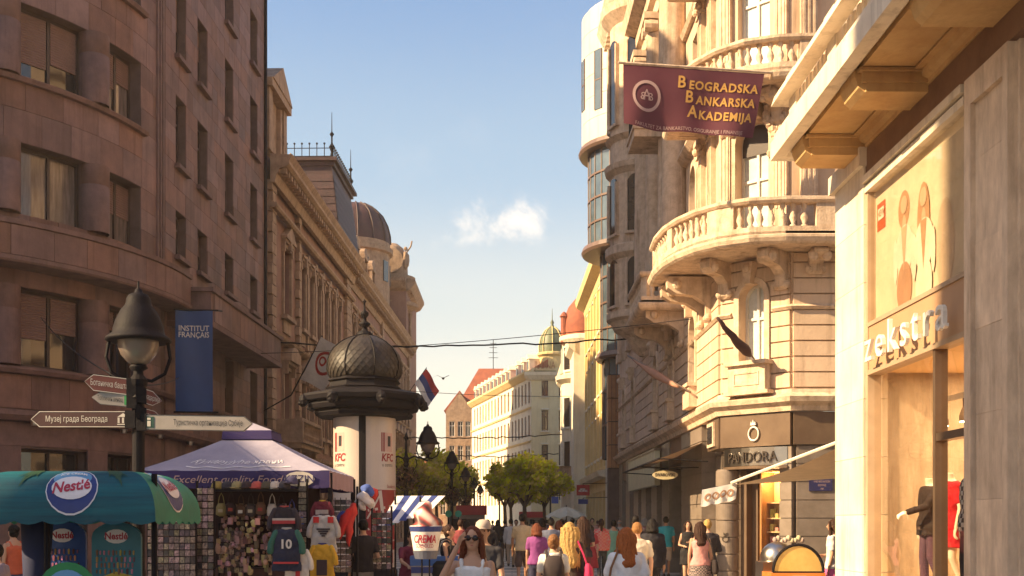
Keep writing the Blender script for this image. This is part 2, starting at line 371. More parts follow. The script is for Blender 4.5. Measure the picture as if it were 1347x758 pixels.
g = MB(); g.add([(-45, -12, .004), (6.2, -12, .004), (6.2, 110, .004), (-2.0, 150, .004), (-20, 190, .004), (-34, 186, .004), (-9.5, 120, .004), (-12, 50, .004), (-45, 32, .004)], [tuple(range(9))]); struct(g.build('street_pavement', ground_material()))
def gather_panels(T, s0, s1, rows, ops, wmin, wmax, base=0.0, rng=None):
    out = []
    for z0, z1 in rows:
        zm = (z0 + z1) / 2; segs = [(s0, s1)]
        for o in ops:
            if o[2] - 0.02 < zm < o[3] + 0.02:
                ns = []
                for a, b in segs:
                    if o[1] <= a or o[0] >= b: ns.append((a, b)); continue
                    if o[0] > a: ns.append((a, o[0]))
                    if o[1] < b: ns.append((o[1], b))
                segs = ns
        for a, b in segs:
            x = a
            while x < b - 1e-4:
                w = rng.uniform(wmin, wmax); y = x + w
                if b - y < wmin * 0.6: y = b
                y = min(y, b); out.append((T, x, y, z0, z1, base)); x = y
    return out
def place_panels(lst, parent, m, name, limit=300, th=0.03, gap=0.006, ds=0.6, rng=None, join_name='far_panels'):
    def score(p):
        x, y, z = p[0]((p[1] + p[2]) / 2, p[5], (p[3] + p[4]) / 2)
        if y < 2: return 0
        u, v = 673.5 + x * F / y, 687 - (z - EYE) * F / y
        if not (-15 < u < 1360 and -15 < v < 770): return 0
        a, b = p[0](p[1], 0, 0), p[0](p[2], 0, 0)
        return abs(a[0] / a[1] - b[0] / b[1]) * F * (p[4] - p[3]) * F / y
    lst = sorted(lst, key=score, reverse=True); rest = MB()
    for i, p in enumerate(lst):
        T, a, b, c, e, base = p; one = i < limit and score(p) > 0
        mb = MB() if one else rest
        mb.cur = rng.random(); d = base + th + rng.uniform(0, 0.008)
        k = max(1, int(math.ceil((b - a) / ds))) if ds < 10 else 1
        mb.box(T, a + gap, b - gap, base - 0.01, d, c + gap, e - gap, k)
        if one: mb.build(name, m, parent)
    if rest.f: stuff(rest.build(join_name, m, parent))

R1 = random.Random(11)
TL = frame(-11.95, 0, 0.023, 1, 1)
def TB1(s, d, z):
    if s >= 36:
        x, y, _ = TL(s * 1.0, d, z); return (x, y, z)
    t = (36 - s) / 8.7; r = 8.7 + d
    return (-19.822 + r * cos(t), 36 - r * sin(t), z)
b1 = thing('corner_apartment_building', 'reddish stone corner apartment building with a rounded bay on the left', 'building', (-14, 36, 0))
FLO = [(5.9, 8.0), (9.95, 11.85), (13.6, 15.6), (17.2, 19.2), (20.8, 22.8), (24.4, 26.4)]
CW = [(32.81, 34.48), (29.97, 32.05), (27.04, 29.17), (24.0, 26.1)]
ops = [(a, b, c, e) for a, b in CW for c, e in FLO] + [(a, b, 0.4, 3.7) for a, b in CW]
SW = [(37.5, 38.6), (39.9, 41.1), (43.4, 44.6), (47.2, 48.4)]
SR = [(5.9, 8.0), (10.5, 12.0), (13.5, 15.8), (17.1, 19.4), (20.8, 23.0), (24.4, 26.6)]
sops = [(a, b, c, e) for a, b in SW for c, e in SR] + [(a - .3, b + .3, 0.3, 3.5) for a, b in SW]
mb = MB(); wall(mb, TB1, 20.8, 36, 0, 28.5, ops, 0.42, ds=0.6); wall(mb, TB1, 36, 50.1, 0, 28.5, sops, 0.34)
# return wall beyond, roof, back
e1 = TB1(50.1, 0, 0); mb.quad((e1[0], e1[1], 0), (-24, e1[1], 0), (-24, e1[1], 28.5), (e1[0], e1[1], 28.5))
s1_ = TB1(20.8, 0, 0); mb.quad((s1_[0], s1_[1], 0), (-34, s1_[1] + 1, 0), (-34, s1_[1] + 1, 28.5), (s1_[0], s1_[1], 28.5))
pl = [TB1(20.8 + 0.8 * i, 0, 0)[:2] for i in range(20)] + [e1[:2], (-24, 50.1), (-34, 50.1), (-34, s1_[1] + 1)]
mb.add([(x, y, 28.5) for x, y in pl], [tuple(range(len(pl)))])
mb.build('wall', M_redback, b1)
# cladding slabs
rows_c = [(4.75, 5.65)]
for i, (c, e) in enumerate(FLO):
    n = 3; rows_c += [(c + (e - c) * j / n, c + (e - c) * (j + 1) / n) for j in range(n)]
    nx = FLO[i + 1][0] - 0.0 if i < len(FLO) - 1 else 28.4
    rows_c += [(e + (nx - e) * j / 2, e + (nx - e) * (j + 1) / 2) for j in range(2)]
P = gather_panels(TB1, 20.9, 36, rows_c, ops, 0.8, 1.25, 0, R1)
rows_s = [(3.7, 4.4), (4.75, 5.3), (5.3, 5.9)]
for i, (c, e) in enumerate(SR):
    n = max(2, round((e - c) / 0.58)); rows_s += [(c + (e - c) * j / n, c + (e - c) * (j + 1) / n) for j in range(n)]
    nx = SR[i + 1][0] if i < len(SR) - 1 else 28.4; n = max(2, round((nx - e) / 0.65))
    rows_s += [(e + (nx - e) * j / n, e + (nx - e) * (j + 1) / n) for j in range(n)]
P += gather_panels(TB1, 36.45, 50.0, rows_s, sops, 0.6, 1.15, 0, R1)
TP = lambda s, d, z: TB1(s, d + 0.9, z)
P += gather_panels(TP, 21, 36.2, [(8.62, 9.4)], [], 0.9, 1.15, 0, R1)
TQ = frame(-11.95 + 1.45, 0, 0.023, 1, 1)
P += gather_panels(TQ, 36.9, 46.3, [(8.2, 9.1)], [], 0.9, 1.2, 0, R1)
place_panels(P, b1, M_redstone, 'cladding_slab', rng=R1, join_name='far_cladding_slabs')
# bands, parapets and sills
def arcpath(s0, s1, off=0.0, st=0.5):
    n = max(1, int((s1 - s0) / st)); return [TB1(s0 + (s1 - s0) * i / n, off, 0)[:2] for i in range(n + 1)]
# path travels toward +Y, outward is to the right
m = MB(); m.sweep(arcpath(20.9, 36.2, .9) + [(-11.3, 36.9)], [(-.9, 8.45), (0.02, 8.45), (0.06, 8.5), (0.06, 8.6), (0, 8.62), (0, 9.4), (.08, 9.42), (.08, 9.55), (-.25, 9.55), (-.25, 8.75), (-.9, 8.75)]); m.build('bay_balcony_parapet', M_redtrim, b1)
m = MB(); m.sweep([(-11.3, 36.6), TQ(36.6, 0, 0)[:2], TQ(46.5, 0, 0)[:2], (-11.1, 46.6)], [(0, 8.0), (0.05, 8.0), (0.05, 8.18), (0, 8.2), (0, 9.1), (.1, 9.12), (.1, 9.25), (-.25, 9.25), (-.25, 8.3)]); m.build('oriel_parapet', M_redtrim, b1)
m = MB(); m.prism([(-11.3, 36.6), TQ(36.6, -.02, 0)[:2], TQ(46.5, -.02, 0)[:2], (-11.1, 46.6)], 8.06, 8.28); m.build('oriel_floor', M_redtrim, b1)
for c, e in FLO[2:]:
    m = MB(); m.sweep(arcpath(20.9, 34.7), [(-.1, c - .17), (.16, c - .15), (.2, c - .05), (.2, c - .02), (-.1, c)]); m.build('sill_band', M_redtrim, b1)
m = MB(); m.sweep(arcpath(20.9, 36.4) + [TB1(49.9, 0, 0)[:2]], [(-.1, 5.66), (.2, 5.68), (.26, 5.78), (.26, 5.84), (-.1, 5.88)]); m.build('sill_band', M_redtrim, b1)
m = MB(); m.sweep(arcpath(20.9, 36.4) + [TB1(49.9, 0, 0)[:2]], [(-.1, 4.4), (.3, 4.42), (.42, 4.55), (.42, 4.68), (-.1, 4.74)]); m.build('shopfront_cornice', M_redtrim, b1)
m = MB(); m.sweep(arcpath(20.9, 36.4) + [TB1(49.9, 0, 0)[:2]], [(-.1, 28.2), (.5, 28.3), (.6, 28.7), (-.3, 28.8)]); m.build('roof_cornice', M_redtrim, b1)
m = MB()
for a, b in [(20.9, 24)] + [(CW[i][1], CW[i - 1][0]) for i in range(3, 0, -1)] + [(34.48, 36)]:
    m.box(TB1, a, b, -.1, .05, 3.75, 4.38, 3); m.box(TB1, a, b, -.1, .05, .02, 3.74, 3)
m.box(TB1, 24, 34.48, -.1, .05, 3.76, 4.36, 16); m.build('shopfront_facing', M_redtrim, b1)
for k, s in enumerate((35.62, 35.88, 36.14)):
    for zz in ((9.6, 28.2),):
        m = MB(); m.cb(*TB1(s, .03, (zz[0] + zz[1]) / 2), .13, .13, zz[1] - zz[0]); m.build('wall_rib', M_redtrim, b1)
for a, b in [(CW[i][1], CW[i - 1][0]) for i in range(3, 0, -1)]:
    s = (a + b) / 2
    for c, e in FLO:
        m = MB(); m.smooth = True; x, y, _ = TB1(s, -.10, 0); m.lathe([(.42, c), (.42, c + .7 * (e - c) - .01), (.405, c + .7 * (e - c)), (.42, c + .7 * (e - c) + .01), (.42, e)], x, y, 16); m.build('round_pier', M_redtrim, b1)
BL = {(0, 2): (.55, .42), (1, 2): (.72, .62), (1, 1): (0, 0), (0, 1): (.55, .55), (1, 0): (.62, .5), (0, 0): (.3, .4), (2, 2): (.4, .7), (0, 3): (.3, .8), (1, 3): (1, .2)}
for i, (a, b) in enumerate(CW):
    for j, (c, e) in enumerate(FLO):
        if i == 3 and j > 2: continue
        window(b1, TB1, a, b, c, e, 0.40, M_darkframe, R1.choice((M_glass, M_glass, M_curt)), 2, (), ds=0.6, bar=.09, blind=BL.get((i, j), (.3, .2)), bm=M_blind)
    window(b1, TB1, a, b, .4, 3.7, .40, M_darkframe, M_glass, 2, (.8,), ds=.6, bar=.08, name='shop_window')
for i, (a, b) in enumerate(SW):
    for j, (c, e) in enumerate(SR):
        window(b1, TB1, a, b, c, e, .32, M_darkframe, R1.choice((M_glass, M_glass, M_curt)), 2, (.7,), bar=.07, blind=(R1.choice([0, .3, .5, 0]),) * 2, bm=M_blind)
        if j: m = MB(); m.box(TB1, a - .12, b + .12, -.1, .2, c - .14, c + .002); m.build('window_sill', M_redtrim, b1)
    window(b1, TB1, a - .3, b + .3, .3, 3.5, .32, M_darkframe, M_glass, 2, (.8,), name='shop_window')
for s in (30.2, 33.2, 35.2, 38.2, 40.4, 43.5):
    m = MB(); x, y, z = TB1(s, .3, 4.3); m.lathe([(0, 0), (.09, 0), (.11, .12), (0, .12)], x, y, 8, z); m.build('downlight', M_steel, b1)
m = MB(); m.tube([TB1(49.6, .1, 0), TB1(49.6, .1, 26)], .07); m.build('drainpipe', M_iron, b1)

# unseen blocks added outside the view, placed and sized to shade the square
def plain_block(name, label, x0, x1, y0, y1, h, m, side):
    o = thing(name, label, 'building', ((x0 + x1) / 2, (y0 + y1) / 2, 0)); w = MB(); xf = x1 if side > 0 else x0
    T = frame(xf, 0, 0, 1, side); n = int((y1 - y0) / 2.6); ops = []
    for k in range(n):
        s = y0 + (k + .5) * (y1 - y0) / n
        for z in range(0, int(h / 3.6)): ops.append((s - .55, s + .55, z * 3.6 + 1.1, z * 3.6 + 3.0))
    wall(w, T, y0, y1, 0, h, ops, .3); w.box(IDT, x0, x1 - .31 if side > 0 else x1, y0 + .01, y1 - .01, .01, h) if side > 0 else w.box(IDT, x0 + .31, x1, y0 + .01, y1 - .01, .01, h)
    w.build('wall', m, o)
    for q in ops: window(o, T, *q[:4], .28, M_whiteframe, M_glass, 2)
    return o
plain_block('tall_shading_block', 'tall unseen block added behind the camera on the left to shade the square', -30, -24, -14, 3.4, 33, M_cream, 1)
plain_block('low_shading_block', 'lower unseen block added on the left outside the frame to shade the stalls', -46, -34.5, 6, 34, 23.5, M_cream, 1)

# ---------------------------------------------------------------- neo-renaissance palace (B2)
b2 = thing('ornate_palace', 'ornate pink and tan palace with cornice and mansard roof beside the red stone block', 'building', (-16, 60, 0))
Z2 = 17.9
def surround(m, T, a, b, c, e, d=.12, w=.16):
    m.box(T, a - w, a, -.02, d, c, e); m.box(T, b, b + w, -.02, d, c, e); m.box(T, a - w, b + w, -.02, d, e, e + w)
def hood(m, T, a, b, z, kind, d=.45):
    m.box(T, a, b, 0, d * .7, z, z + .14); m.box(T, a - .08, b + .08, 0, d, z + .14, z + .26)
    c = (a + b) / 2
    if kind == 1: m.extr(T, [(a - .08, z + .26), (b + .08, z + .26), (c, z + .85)], 0, d)
    if kind == 2:
        h = .6; w = (b - a) / 2 + .08; m.extr(T, [(c + w * cos(pi * i / 8), z + .26 + h * sin(pi * i / 8)) for i in range(9)], 0, d)
    m.box(T, a + .02, a + .2, 0, d * .6, z - .45, z); m.box(T, b - .2, b - .02, 0, d * .6, z - .45, z)
def balusters(mb, T, s0, s1, d, z0, z1, sp=.26, r=.07, seg=6):
    n = max(1, int((s1 - s0) / sp))
    for i in range(n):
        s = s0 + (i + .5) * (s1 - s0) / n; x, y, _ = T(s, d, 0); h = z1 - z0
        mb.lathe([(r * .9, 0), (r * .9, h * .08), (r * .5, h * .14), (r * 1.05, h * .36), (r * .5, h * .6), (r * .45, h * .78), (r * .8, h * .86), (r * .8, h)], x, y, seg, z0)
def quoins(mb, T, s0, s1, z0, z1, h=.42, d=.16):
    z = z0; i = 0
    while z < z1 - .05:
        w = 0 if i % 2 else .14; mb.cur = R1.random()
        mb.box(T, s0 + w, s1 - w, 0, d, z + .02, min(z + h, z1) - .02); z += h; i += 1
bays = []   # (s centre, half width, kind)
win2 = []
first = [(54.0, .75)]; mids = [57.6 + 2.05 * i for i in range(6)]; rest_ = [73.2 + 2.3 * i for i in range(14)]
ops = []
for s, w in first + [(x, .5) for x in mids] + [(x, .52) for x in rest_]:
    ops += [(s - w, s + w, 6.3, 8.9, False), (s - w, s + w, 11.4, 14.6, False), (s - w, s + w, 1.0, 4.0, True)]
mb = MB(); wall(mb, TL, 50.15, 105, 0, Z2, ops, .3); mb.quad(TL(50.15, 0, 0), (-24, 50.15, 0), (-24, 50.15, Z2), TL(50.15, 0, Z2))
mb.add([TL(50.15, 0, Z2 + .5), TL(105, 0, Z2 + .5), (-24, 105, Z2 + .5), (-24, 50.2, Z2 + .5)], [(0, 1, 2, 3)])
mb.build('wall', M_pinkwall, b2)
def cornice2(s0, s1, Z, name='cornice', m_=None, mod=.55, dd=0.0):
    m = MB(); p = [TL(s0, dd, 0)[:2], TL(s1, dd, 0)[:2]]
    m.sweep(p, [(-.1, Z - 1.2), (.1, Z - 1.2), (.14, Z - 1.05), (.2, Z - .8), (.3, Z - .75), (.3, Z - .6), (.62, Z - .5), (.75, Z - .4), (.75, Z - .25), (.85, Z - .1), (.9, Z), (-.1, Z + .05)])
    m.sweep(p, [(-.1, Z - 2.3), (.12, Z - 2.3), (.2, Z - 2.2), (.2, Z - 2.1), (-.1, Z - 2.05)])
    m.build(name, m_ or M_tantrim, b2); k = int((s1 - s0) / mod)
    md = MB()
    for i in range(k):
        s = s0 + (i + .5) * (s1 - s0) / k; md.box(TL, s - .11, s + .11, .1 + dd, .58 + dd, Z - .78, Z - .56)
    stuff(md.build('cornice_modillions', m_ or M_tantrim, b2))
cornice2(50.2, 72, Z2, dd=.25); cornice2(72, 105, Z2 - .1)
for a, b in ((50.3, 51.2), (56.0, 56.6), (70.0, 71.6), (86, 87), (103.8, 104.8)):
    z = .3; i = 0
    while z < 16.6:
        w = 0 if i % 2 else .12; m = MB(); m.cur = R1.random(); m.box(TL, a + w, b - w, 0, .22, z + .02, z + .44); m.build('quoin_stone', M_tantrim, b2); z += .46; i += 1
for k, (s, w) in enumerate(first + [(x, .5) for x in mids] + [(x, .52) for x in rest_]):
    for j, (c, e) in enumerate(((6.3, 8.9), (11.4, 14.6))):
        window(b2, TL, s - w, s + w, c, e, .28, M_darkframe, R1.choice((M_glass, M_curt)), 2, (.7,))
        m = MB(); surround(m, TL, s - w, s + w, c, e); m.box(TL, s - w - .25, s + w + .25, 0, .3, c - .18, c); m.box(TL, s - w, s + w, 0, .1, c - .8, c - .2)
        hood(m, TL, s - w - .2, s + w + .2, e + .2, (2 if k % 3 == 0 else 1) if j == 0 else (1 if k == 0 else 0), .5 if j == 0 else .3)
        if j: m.box(TL, s - .12, s + .12, .05, .3, e - .05, e + .5)
        m.build('window_surround', M_tantrim, b2)
    window(b2, TL, s - w, s + w, 1.0, 4.0, .28, M_darkframe, M_glass, 2, (.7,), arch=True)
    if k:   # pilaster between windows on the top floor
        m = MB(); q = s - 1.03 if k < 7 else s - 1.15
        m.box(TL, q - .16, q + .16, 0, .15, 10.3, 14.9); m.box(TL, q - .22, q + .22, 0, .2, 14.9, 15.4); m.box(TL, q - .2, q + .2, 0, .2, 10.1, 10.5); m.build('pilaster', M_tantrim, b2)
m = MB(); p = [TL(50.2, 0, 0)[:2], TL(105, 0, 0)[:2]]
m.sweep(p, [(-.1, 9.9), (.2, 9.95), (.4, 10.05), (.45, 10.15), (-.1, 10.2)]); m.build('string_course', M_tantrim, b2)
m = MB(); m.sweep(p, [(-.1, 4.7), (.25, 4.75), (.45, 4.9), (.5, 5.05), (-.1, 5.1)]); m.build('string_course', M_tantrim, b2)
z = .3; k = 0
while z < 4.6:
    bl = [50.2] + sum([[s - w - .12, s + w + .12] for s, w in first + [(x, .5) for x in mids] + [(x, .52) for x in rest_]], []) + [105]
    for a, b in zip(bl[::2], bl[1::2]): m = MB(); m.cur = R1.random(); m.box(TL, a, b, 0, .12, z + .03, z + .5); m.build('stone_block', M_tantrim, b2)
    z += .54
# stone balcony over the street
m = MB(); m.box(TL, 51.6, 56.4, 0, 1.25, 5.1, 5.32); m.box(TL, 51.5, 56.5, 0, 1.35, 5.32, 5.42); m.build('balcony_slab', M_tantrim, b2)
m = MB(); balusters(m, TL, 52.0, 56.0, 1.15, 5.42, 6.3); stuff(m.build('balusters', M_tantrim, b2))
m = MB(); m.box(TL, 51.6, 56.4, 1.02, 1.28, 6.3, 6.45); m.box(TL, 51.6, 51.9, 1.0, 1.3, 5.42, 6.3); m.box(TL, 56.1, 56.4, 1.0, 1.3, 5.42, 6.3); m.box(TL, 51.62, 51.8, 0, 1.0, 5.42, 6.4); m.build('balcony_rail', M_tantrim, b2)
for s in (52.2, 55.8):
    m = MB(); m.extr(lambda a, d, z: TL(s + d, a, z), [(0, 3.9), (.25, 4.0), (.5, 4.6), (1.1, 4.85), (1.1, 5.1), (0, 5.1)], -.18, .18); m.build('balcony_console', M_tantrim, b2)
# attic pediment dormer at the corner
m = MB(); T = TL
m.box(T, 50.3, 53.6, -1.5, -.15, 18.3, 21.0); m.box(T, 50.2, 50.8, -.2, .12, 18.2, 20.9); m.box(T, 53.1, 53.7, -.2, .12, 18.2, 20.9)
m.box(T, 50.9, 51.2, -.2, .05, 18.3, 20.8); m.box(T, 52.7, 53.0, -.2, .05, 18.3, 20.8); m.box(T, 50.0, 53.9, -1.6, .3, 20.9, 21.25)
m.extr(T, [(50.0, 21.25), (53.9, 21.25), (51.95, 22.4)], -1.6, .35); m.build('attic_gable', M_tantrim, b2)
for s in (54.6, 60, 66, 71.8):
    m = MB(); x, y, _ = T(s, 0.1, 0); m.lathe([(.22, 0), (.22, .2), (.1, .3), (.34, .7), (.3, .95), (.12, 1.05), (.1, 1.3), (0, 1.4)], x, y, 10, 18.0); m.build('roof_urn', M_tantrim, b2, smooth=True)
# mansard roof with cresting
m = MB(); zb, ztp = 18.0, 22.9; a0, a1 = 67.2, 75.0; TX = [T(a0, .3, zb), T(a1, .3, zb), T(a1 - .4, -.3, ztp), T(a0 + .4, -.3, ztp)]; BX = [T(a0, -8, zb), T(a1, -8, zb), T(a1 - .4, -7, ztp), T(a0 + .4, -7, ztp)]
m.add(TX + BX, [(0, 1, 2, 3), (1, 5, 6, 2), (5, 4, 7, 6), (4, 0, 3, 7), (3, 2, 6, 7)]); m.build('mansard_roof', M_slate, b2)
for q in range(9):
    m = MB(); z = zb + .3 + q * .45; f0 = (z - zb) / (ztp - zb); f1 = (z + .43 - zb) / (ztp - zb)
    for (u0, u1) in ((T(a0 + .4 * f0, .3 - .6 * f0 + .05, z), T(a1 - .4 * f0, .3 - .6 * f0 + .05, z)),):
        v0 = T(a0 + .4 * f1, .3 - .6 * f1 + .02, z + .43); v1 = T(a1 - .4 * f1, .3 - .6 * f1 + .02, z + .43); m.quad(u0, u1, v1, v0); m.cur = R1.random(); m.quad(T(a0 + .4 * f0 - .05, .3 - .6 * f0, z), T(a0 + .4 * f0 - .05, -7.8, z), T(a0 + .4 * f1 - .02, -7.8, z + .43), T(a0 + .4 * f1 - .02, .3 - .6 * f1, z + .43))
    m.build('slate_course', M_slate, b2)
m = MB(); m.box(T, a0 + .3, a1 - .3, -7.2, -.15, ztp - .05, ztp + .2); m.box(T, a0 + .1, a1 - .1, -7.4, .05, ztp + .2, ztp + .4); m.build('mansard_rim', M_slate, b2)
m = MB()
def crest(m, p0, p1, z, h=.9, sp=.42):
    p0 = Vector(p0); p1 = Vector(p1); n = int((p1 - p0).length / sp)
    for i in range(n + 1):
        q = p0.lerp(p1, i / n); m.tube([(q.x, q.y, z), (q.x, q.y, z + h)], .025, 4); m.ball(q.x, q.y, z + h, .07, seg=5, rings=4)
    m.tube([(p0.x, p0.y, z + .15), (p1.x, p1.y, z + .15)], .025, 4); m.tube([(p0.x, p0.y, z + h * .7), (p1.x, p1.y, z + h * .7)], .025, 4)
c4 = [T(a0 + .5, -.3, 0)[:2], T(a1 - .5, -.3, 0)[:2], T(a1 - .5, -7, 0)[:2], T(a0 + .5, -7, 0)[:2]]
for i in range(4): crest(m, (*c4[i], 0), (*c4[(i + 1) % 4], 0), ztp + .4)
m.build('roof_cresting', M_iron, b2)
for x, y in c4[:2] + [((c4[0][0] + c4[3][0]) / 2, c4[0][1])]:
    m = MB(); m.lathe([(.12, 0), (.06, .3), (.18, .6), (.05, .8), (.05, 1.2), (.14, 1.35), (.03, 1.5), (.015, 2.6), (0, 2.7)], x, y, 6, ztp + .5); m.build('roof_finial', M_iron, b2)
for s in (76.8, 80.5, 84.2):
    m = MB(); m.box(T, s - .6, s + .6, -2.2, -.35, 18.3, 20.2); m.box(T, s - .8, s + .8, -2.3, -.15, 20.2, 20.45); m.extr(T, [(s + .8 * cos(pi * i / 8), 20.45 + .55 * sin(pi * i / 8)) for i in range(9)], -2.2, -.2); m.box(T, s - .75, s - .55, -.4, -.2, 18.3, 20.2); m.box(T, s + .55, s + .75, -.4, -.2, 18.3, 20.2); m.build('dormer', M_tantrim, b2)
    m = MB(); m.box(T, s - .35, s + .35, -.36, -.33, 18.7, 19.9); m.build('dormer_pane', M_glass, b2)

# ---------------------------------------------------------------- domed corner palace (B3)
b3 = thing('domed_corner_palace', 'tan palace with a ribbed brown dome and round columned corner turret beyond the mansard roof', 'building', (-16, 108, 0))
def X3(Y): return -11.95 + .023 * Y
m = MB(); m.box(IDT, -26, X3(105) - .2, 105.05, 116, 0, 24); m.build('wall', M_pinkwall, b3)
m = MB(); m.sweep([(X3(105) - .2, 105.1), (X3(105) - .2, 116)], [(-.1, 23), (.4, 23.2), (.8, 23.8), (.8, 24.1), (-.1, 24.2)]); m.build('cornice', M_tantrim, b3)
m = MB(); m.sweep([(-25, 105), (X3(105) - .2, 105)], [(-.1, 23), (.4, 23.2), (.8, 23.8), (.8, 24.1), (-.1, 24.2)]); m.build('cornice', M_tantrim, b3)
# big dome
cx, cy = -14.0, 101.5
m = MB(); m.lathe([(3.1, 18.0), (3.1, 25.4), (3.4, 25.5), (3.4, 25.9), (3.15, 25.95), (3.15, 26.4)], cx, cy, 24); m.build('drum', M_tantrim, b3)
m = MB(); m.smooth = True; m.lathe([(3.15, 26.4), (3.12, 27.1), (2.9, 28.0), (2.45, 28.9), (1.8, 29.5), (1.0, 29.95), (0.3, 30.1), (0, 30.1)], cx, cy, 28); m.build('dome', mat('maroon_dome_metal', (.075, .028, .026), (.045, .018, .017), rough=.65, bump=.3, bscale=6), b3)
for i in range(14):
    a = 2 * pi * i / 14; m = MB(); m.tube([(cx + r * cos(a), cy + r * sin(a), z) for r, z in ((3.2, 26.4), (3.17, 27.1), (2.95, 28.0), (2.5, 28.9), (1.84, 29.55), (1.0, 30.0))], .07, 4); m.build('dome_rib', M_slate, b3)
for i in range(8):
    a = 2 * pi * (i + .5) / 8; x, y = cx + 3.12 * cos(a), cy + 3.12 * sin(a); m = MB(); m.cb(x, y, 23.8, .1, .8, 1.8, a); m.build('drum_window', M_glass, b3)
# turret: storeys z .. 28.7 with columns and rounded crown
tx, ty, tr = -11.35, 107.5, 1.7
m = MB(); m.lathe([(tr, 0), (tr, 17.0), (tr + .3, 17.3), (tr + .35, 17.7), (tr - .3, 17.75), (tr - .3, 21.4), (tr + .2, 21.6), (tr + .75, 21.9), (tr + .8, 22.2), (tr - .1, 22.3), (tr - .1, 23.1), (tr, 23.3), (tr + .5, 24.3), (tr + .55, 24.7), (tr - .15, 24.8), (tr - .2, 26.0), (tr - .35, 26.9), (tr - .6, 27.5), (tr - 1.1, 27.9), (0, 28.0)], tx, ty, 24); m.build('turret_wall', M_tantrim, b3)
for i in range(10):
    a = 2 * pi * i / 10
    m = MB(); m.lathe([(.22, 17.75), (.22, 18.1), (.15, 18.2), (.13, 20.9), (.2, 21.1), (.25, 21.4)], tx + 1.75 * cos(a), ty + 1.75 * sin(a), 8); m.build('turret_column', M_tantrim, b3)
    a += pi / 10; m = MB(); m.cb(tx + 1.41 * cos(a), ty + 1.41 * sin(a), 19.6, .06, .5, 2.6, a); m.build('turret_window', M_glass, b3)
    m = MB(); m.cb(tx + 1.71 * cos(a), ty + 1.71 * sin(a), 14.0, .06, .5, 2.2, a); m.build('turret_window', M_glass, b3)
    m = MB(); m.extr(lambda s, d, z: (tx + d * cos(a) - s * sin(a), ty + d * sin(a) + s * cos(a), z), [(-.1, 23.1), (.1, 23.1), (.13, 24.3), (-.13, 24.3)], 1.55, 2.15); m.build('turret_console', M_tantrim, b3)
m = MB(); m.lathe([(2.05, 17.6), (2.05, 18.4), (1.95, 18.4), (1.95, 17.6)], tx, ty, 20); m.build('turret_parapet', M_tantrim, b3)
# cartouche and statues on the crown
m = MB(); m.lathe([(0, 0), (1.0, .0), (1.15, .1), (1.15, .35), (0, .4)], 0, 0, 14, T=lambda x, y, z: (tx + .1 + x, ty - 1.45 - z, 26.0 + y)); m.build('round_cartouche', M_tantrim, b3)
for dx in (-1.5, 1.4):
    m = MB(); m.ball(tx + dx, ty - .8, 26.2, .35, .35, .9, jit=.15); m.ball(tx + dx, ty - .8, 27.3, .2, jit=.1); m.tube([(tx + dx, ty - .8, 26.8), (tx + dx + .5, ty - .9, 27.5), (tx + dx + .6, ty - .9, 28.0)], .08, 5); m.build('roof_statue', M_tantrim, b3)
m = MB(); crest(m, (tx - 4.2, 104.9, 0), (tx - 1.6, 104.9, 0), 24.2, 1.2, .5); m.build('balcony_railing', M_iron, b3)
def letters(T, body, s, z, d, size, m, parent, mir=1, depth=.02, name='letter', font_bold=0.0, spacing=1.0, sx=1.0, shear=0.0, fit=None, local=False):
    k = dict(size=size, depth=depth, shear=shear, bold=font_bold, align='LEFT', spacing=spacing)
    v, _ = text_mesh(body, **k)
    if not v: return
    x0 = min(p[0] for p in v); x1 = max(p[0] for p in v); zm = (min(p[1] for p in v) + max(p[1] for p in v)) / 2
    if fit: sx = fit / (x1 - x0)
    for i, ch in enumerate(body):
        if ch == ' ': continue
        a, f = text_mesh(ch, **k); b, _ = text_mesh(body[:i + 1], **k)
        if not a: continue
        off = max(p[0] for p in b) - max(p[0] for p in a) - (x0 + x1) / 2
        mb = MB(); mb.add([T(s + (p[0] + off) * sx * mir, d + p[2], z + p[1] - zm) for p in a], f); mb.build(name, m, parent, local=local)

# ---------------------------------------------------------------- clothing shop with the balcony (right foreground)
TZ = frame(5.51, 0, -0.0123, 1, -1)
M_zst = mat('pale_travertine', (0.78, 0.61, 0.45), (0.56, 0.42, 0.30), scale=3.2, rough=0.7, bump=0.35, bscale=30, rnd=0.12, streak=0.5, stretch=(2, 2, .8))
M_zwhite = mat('pale_smooth_stone', (0.82, 0.71, 0.56), (0.68, 0.56, 0.42), scale=1.4, rough=0.6, bump=0.2, rnd=.08, streak=0.6)
M_zbal = mat('ochre_balcony_stucco', (0.64, 0.42, 0.19), (0.50, 0.29, 0.12), scale=1.3, rough=0.85, bump=0.45, bscale=14, streak=0.25)
M_zfrieze = mat('brown_stone_frieze', (0.24, 0.135, 0.08), (0.17, 0.09, 0.055), scale=2, rough=0.55, bump=0.1)
M_zsign = mat('tan_sign_panel', (0.46, 0.28, 0.16), (0.40, 0.24, 0.14), scale=1, rough=0.5, bump=0.03)
M_letter = pm('white_sign_enamel', (0.85, 0.80, 0.72), 0.4)
M_zglass = glass_mat('shop_window_glass', (0.93, 0.90, 0.84), 0.10)
z_ = thing('clothing_shop_building', 'pale travertine shop building with lettered sign and heavy balcony at the right edge', 'building', (9, 13, 0))
H = 21
m = MB()
m.box(TZ, 2.0, 12.15, -9, -.25, 0, 6.6)                    # recessed near part
m.box(TZ, 2.0, 18.4, -9, -.02, 7.3, H)                      # upper body
m.box(TZ, 17.02, 18.4, -9, -.3, 0, 7.3)
m.box(TZ, 12.15, 13.36, -9, -.05, 0, 7.3); m.build('wall', M_zst, z_)
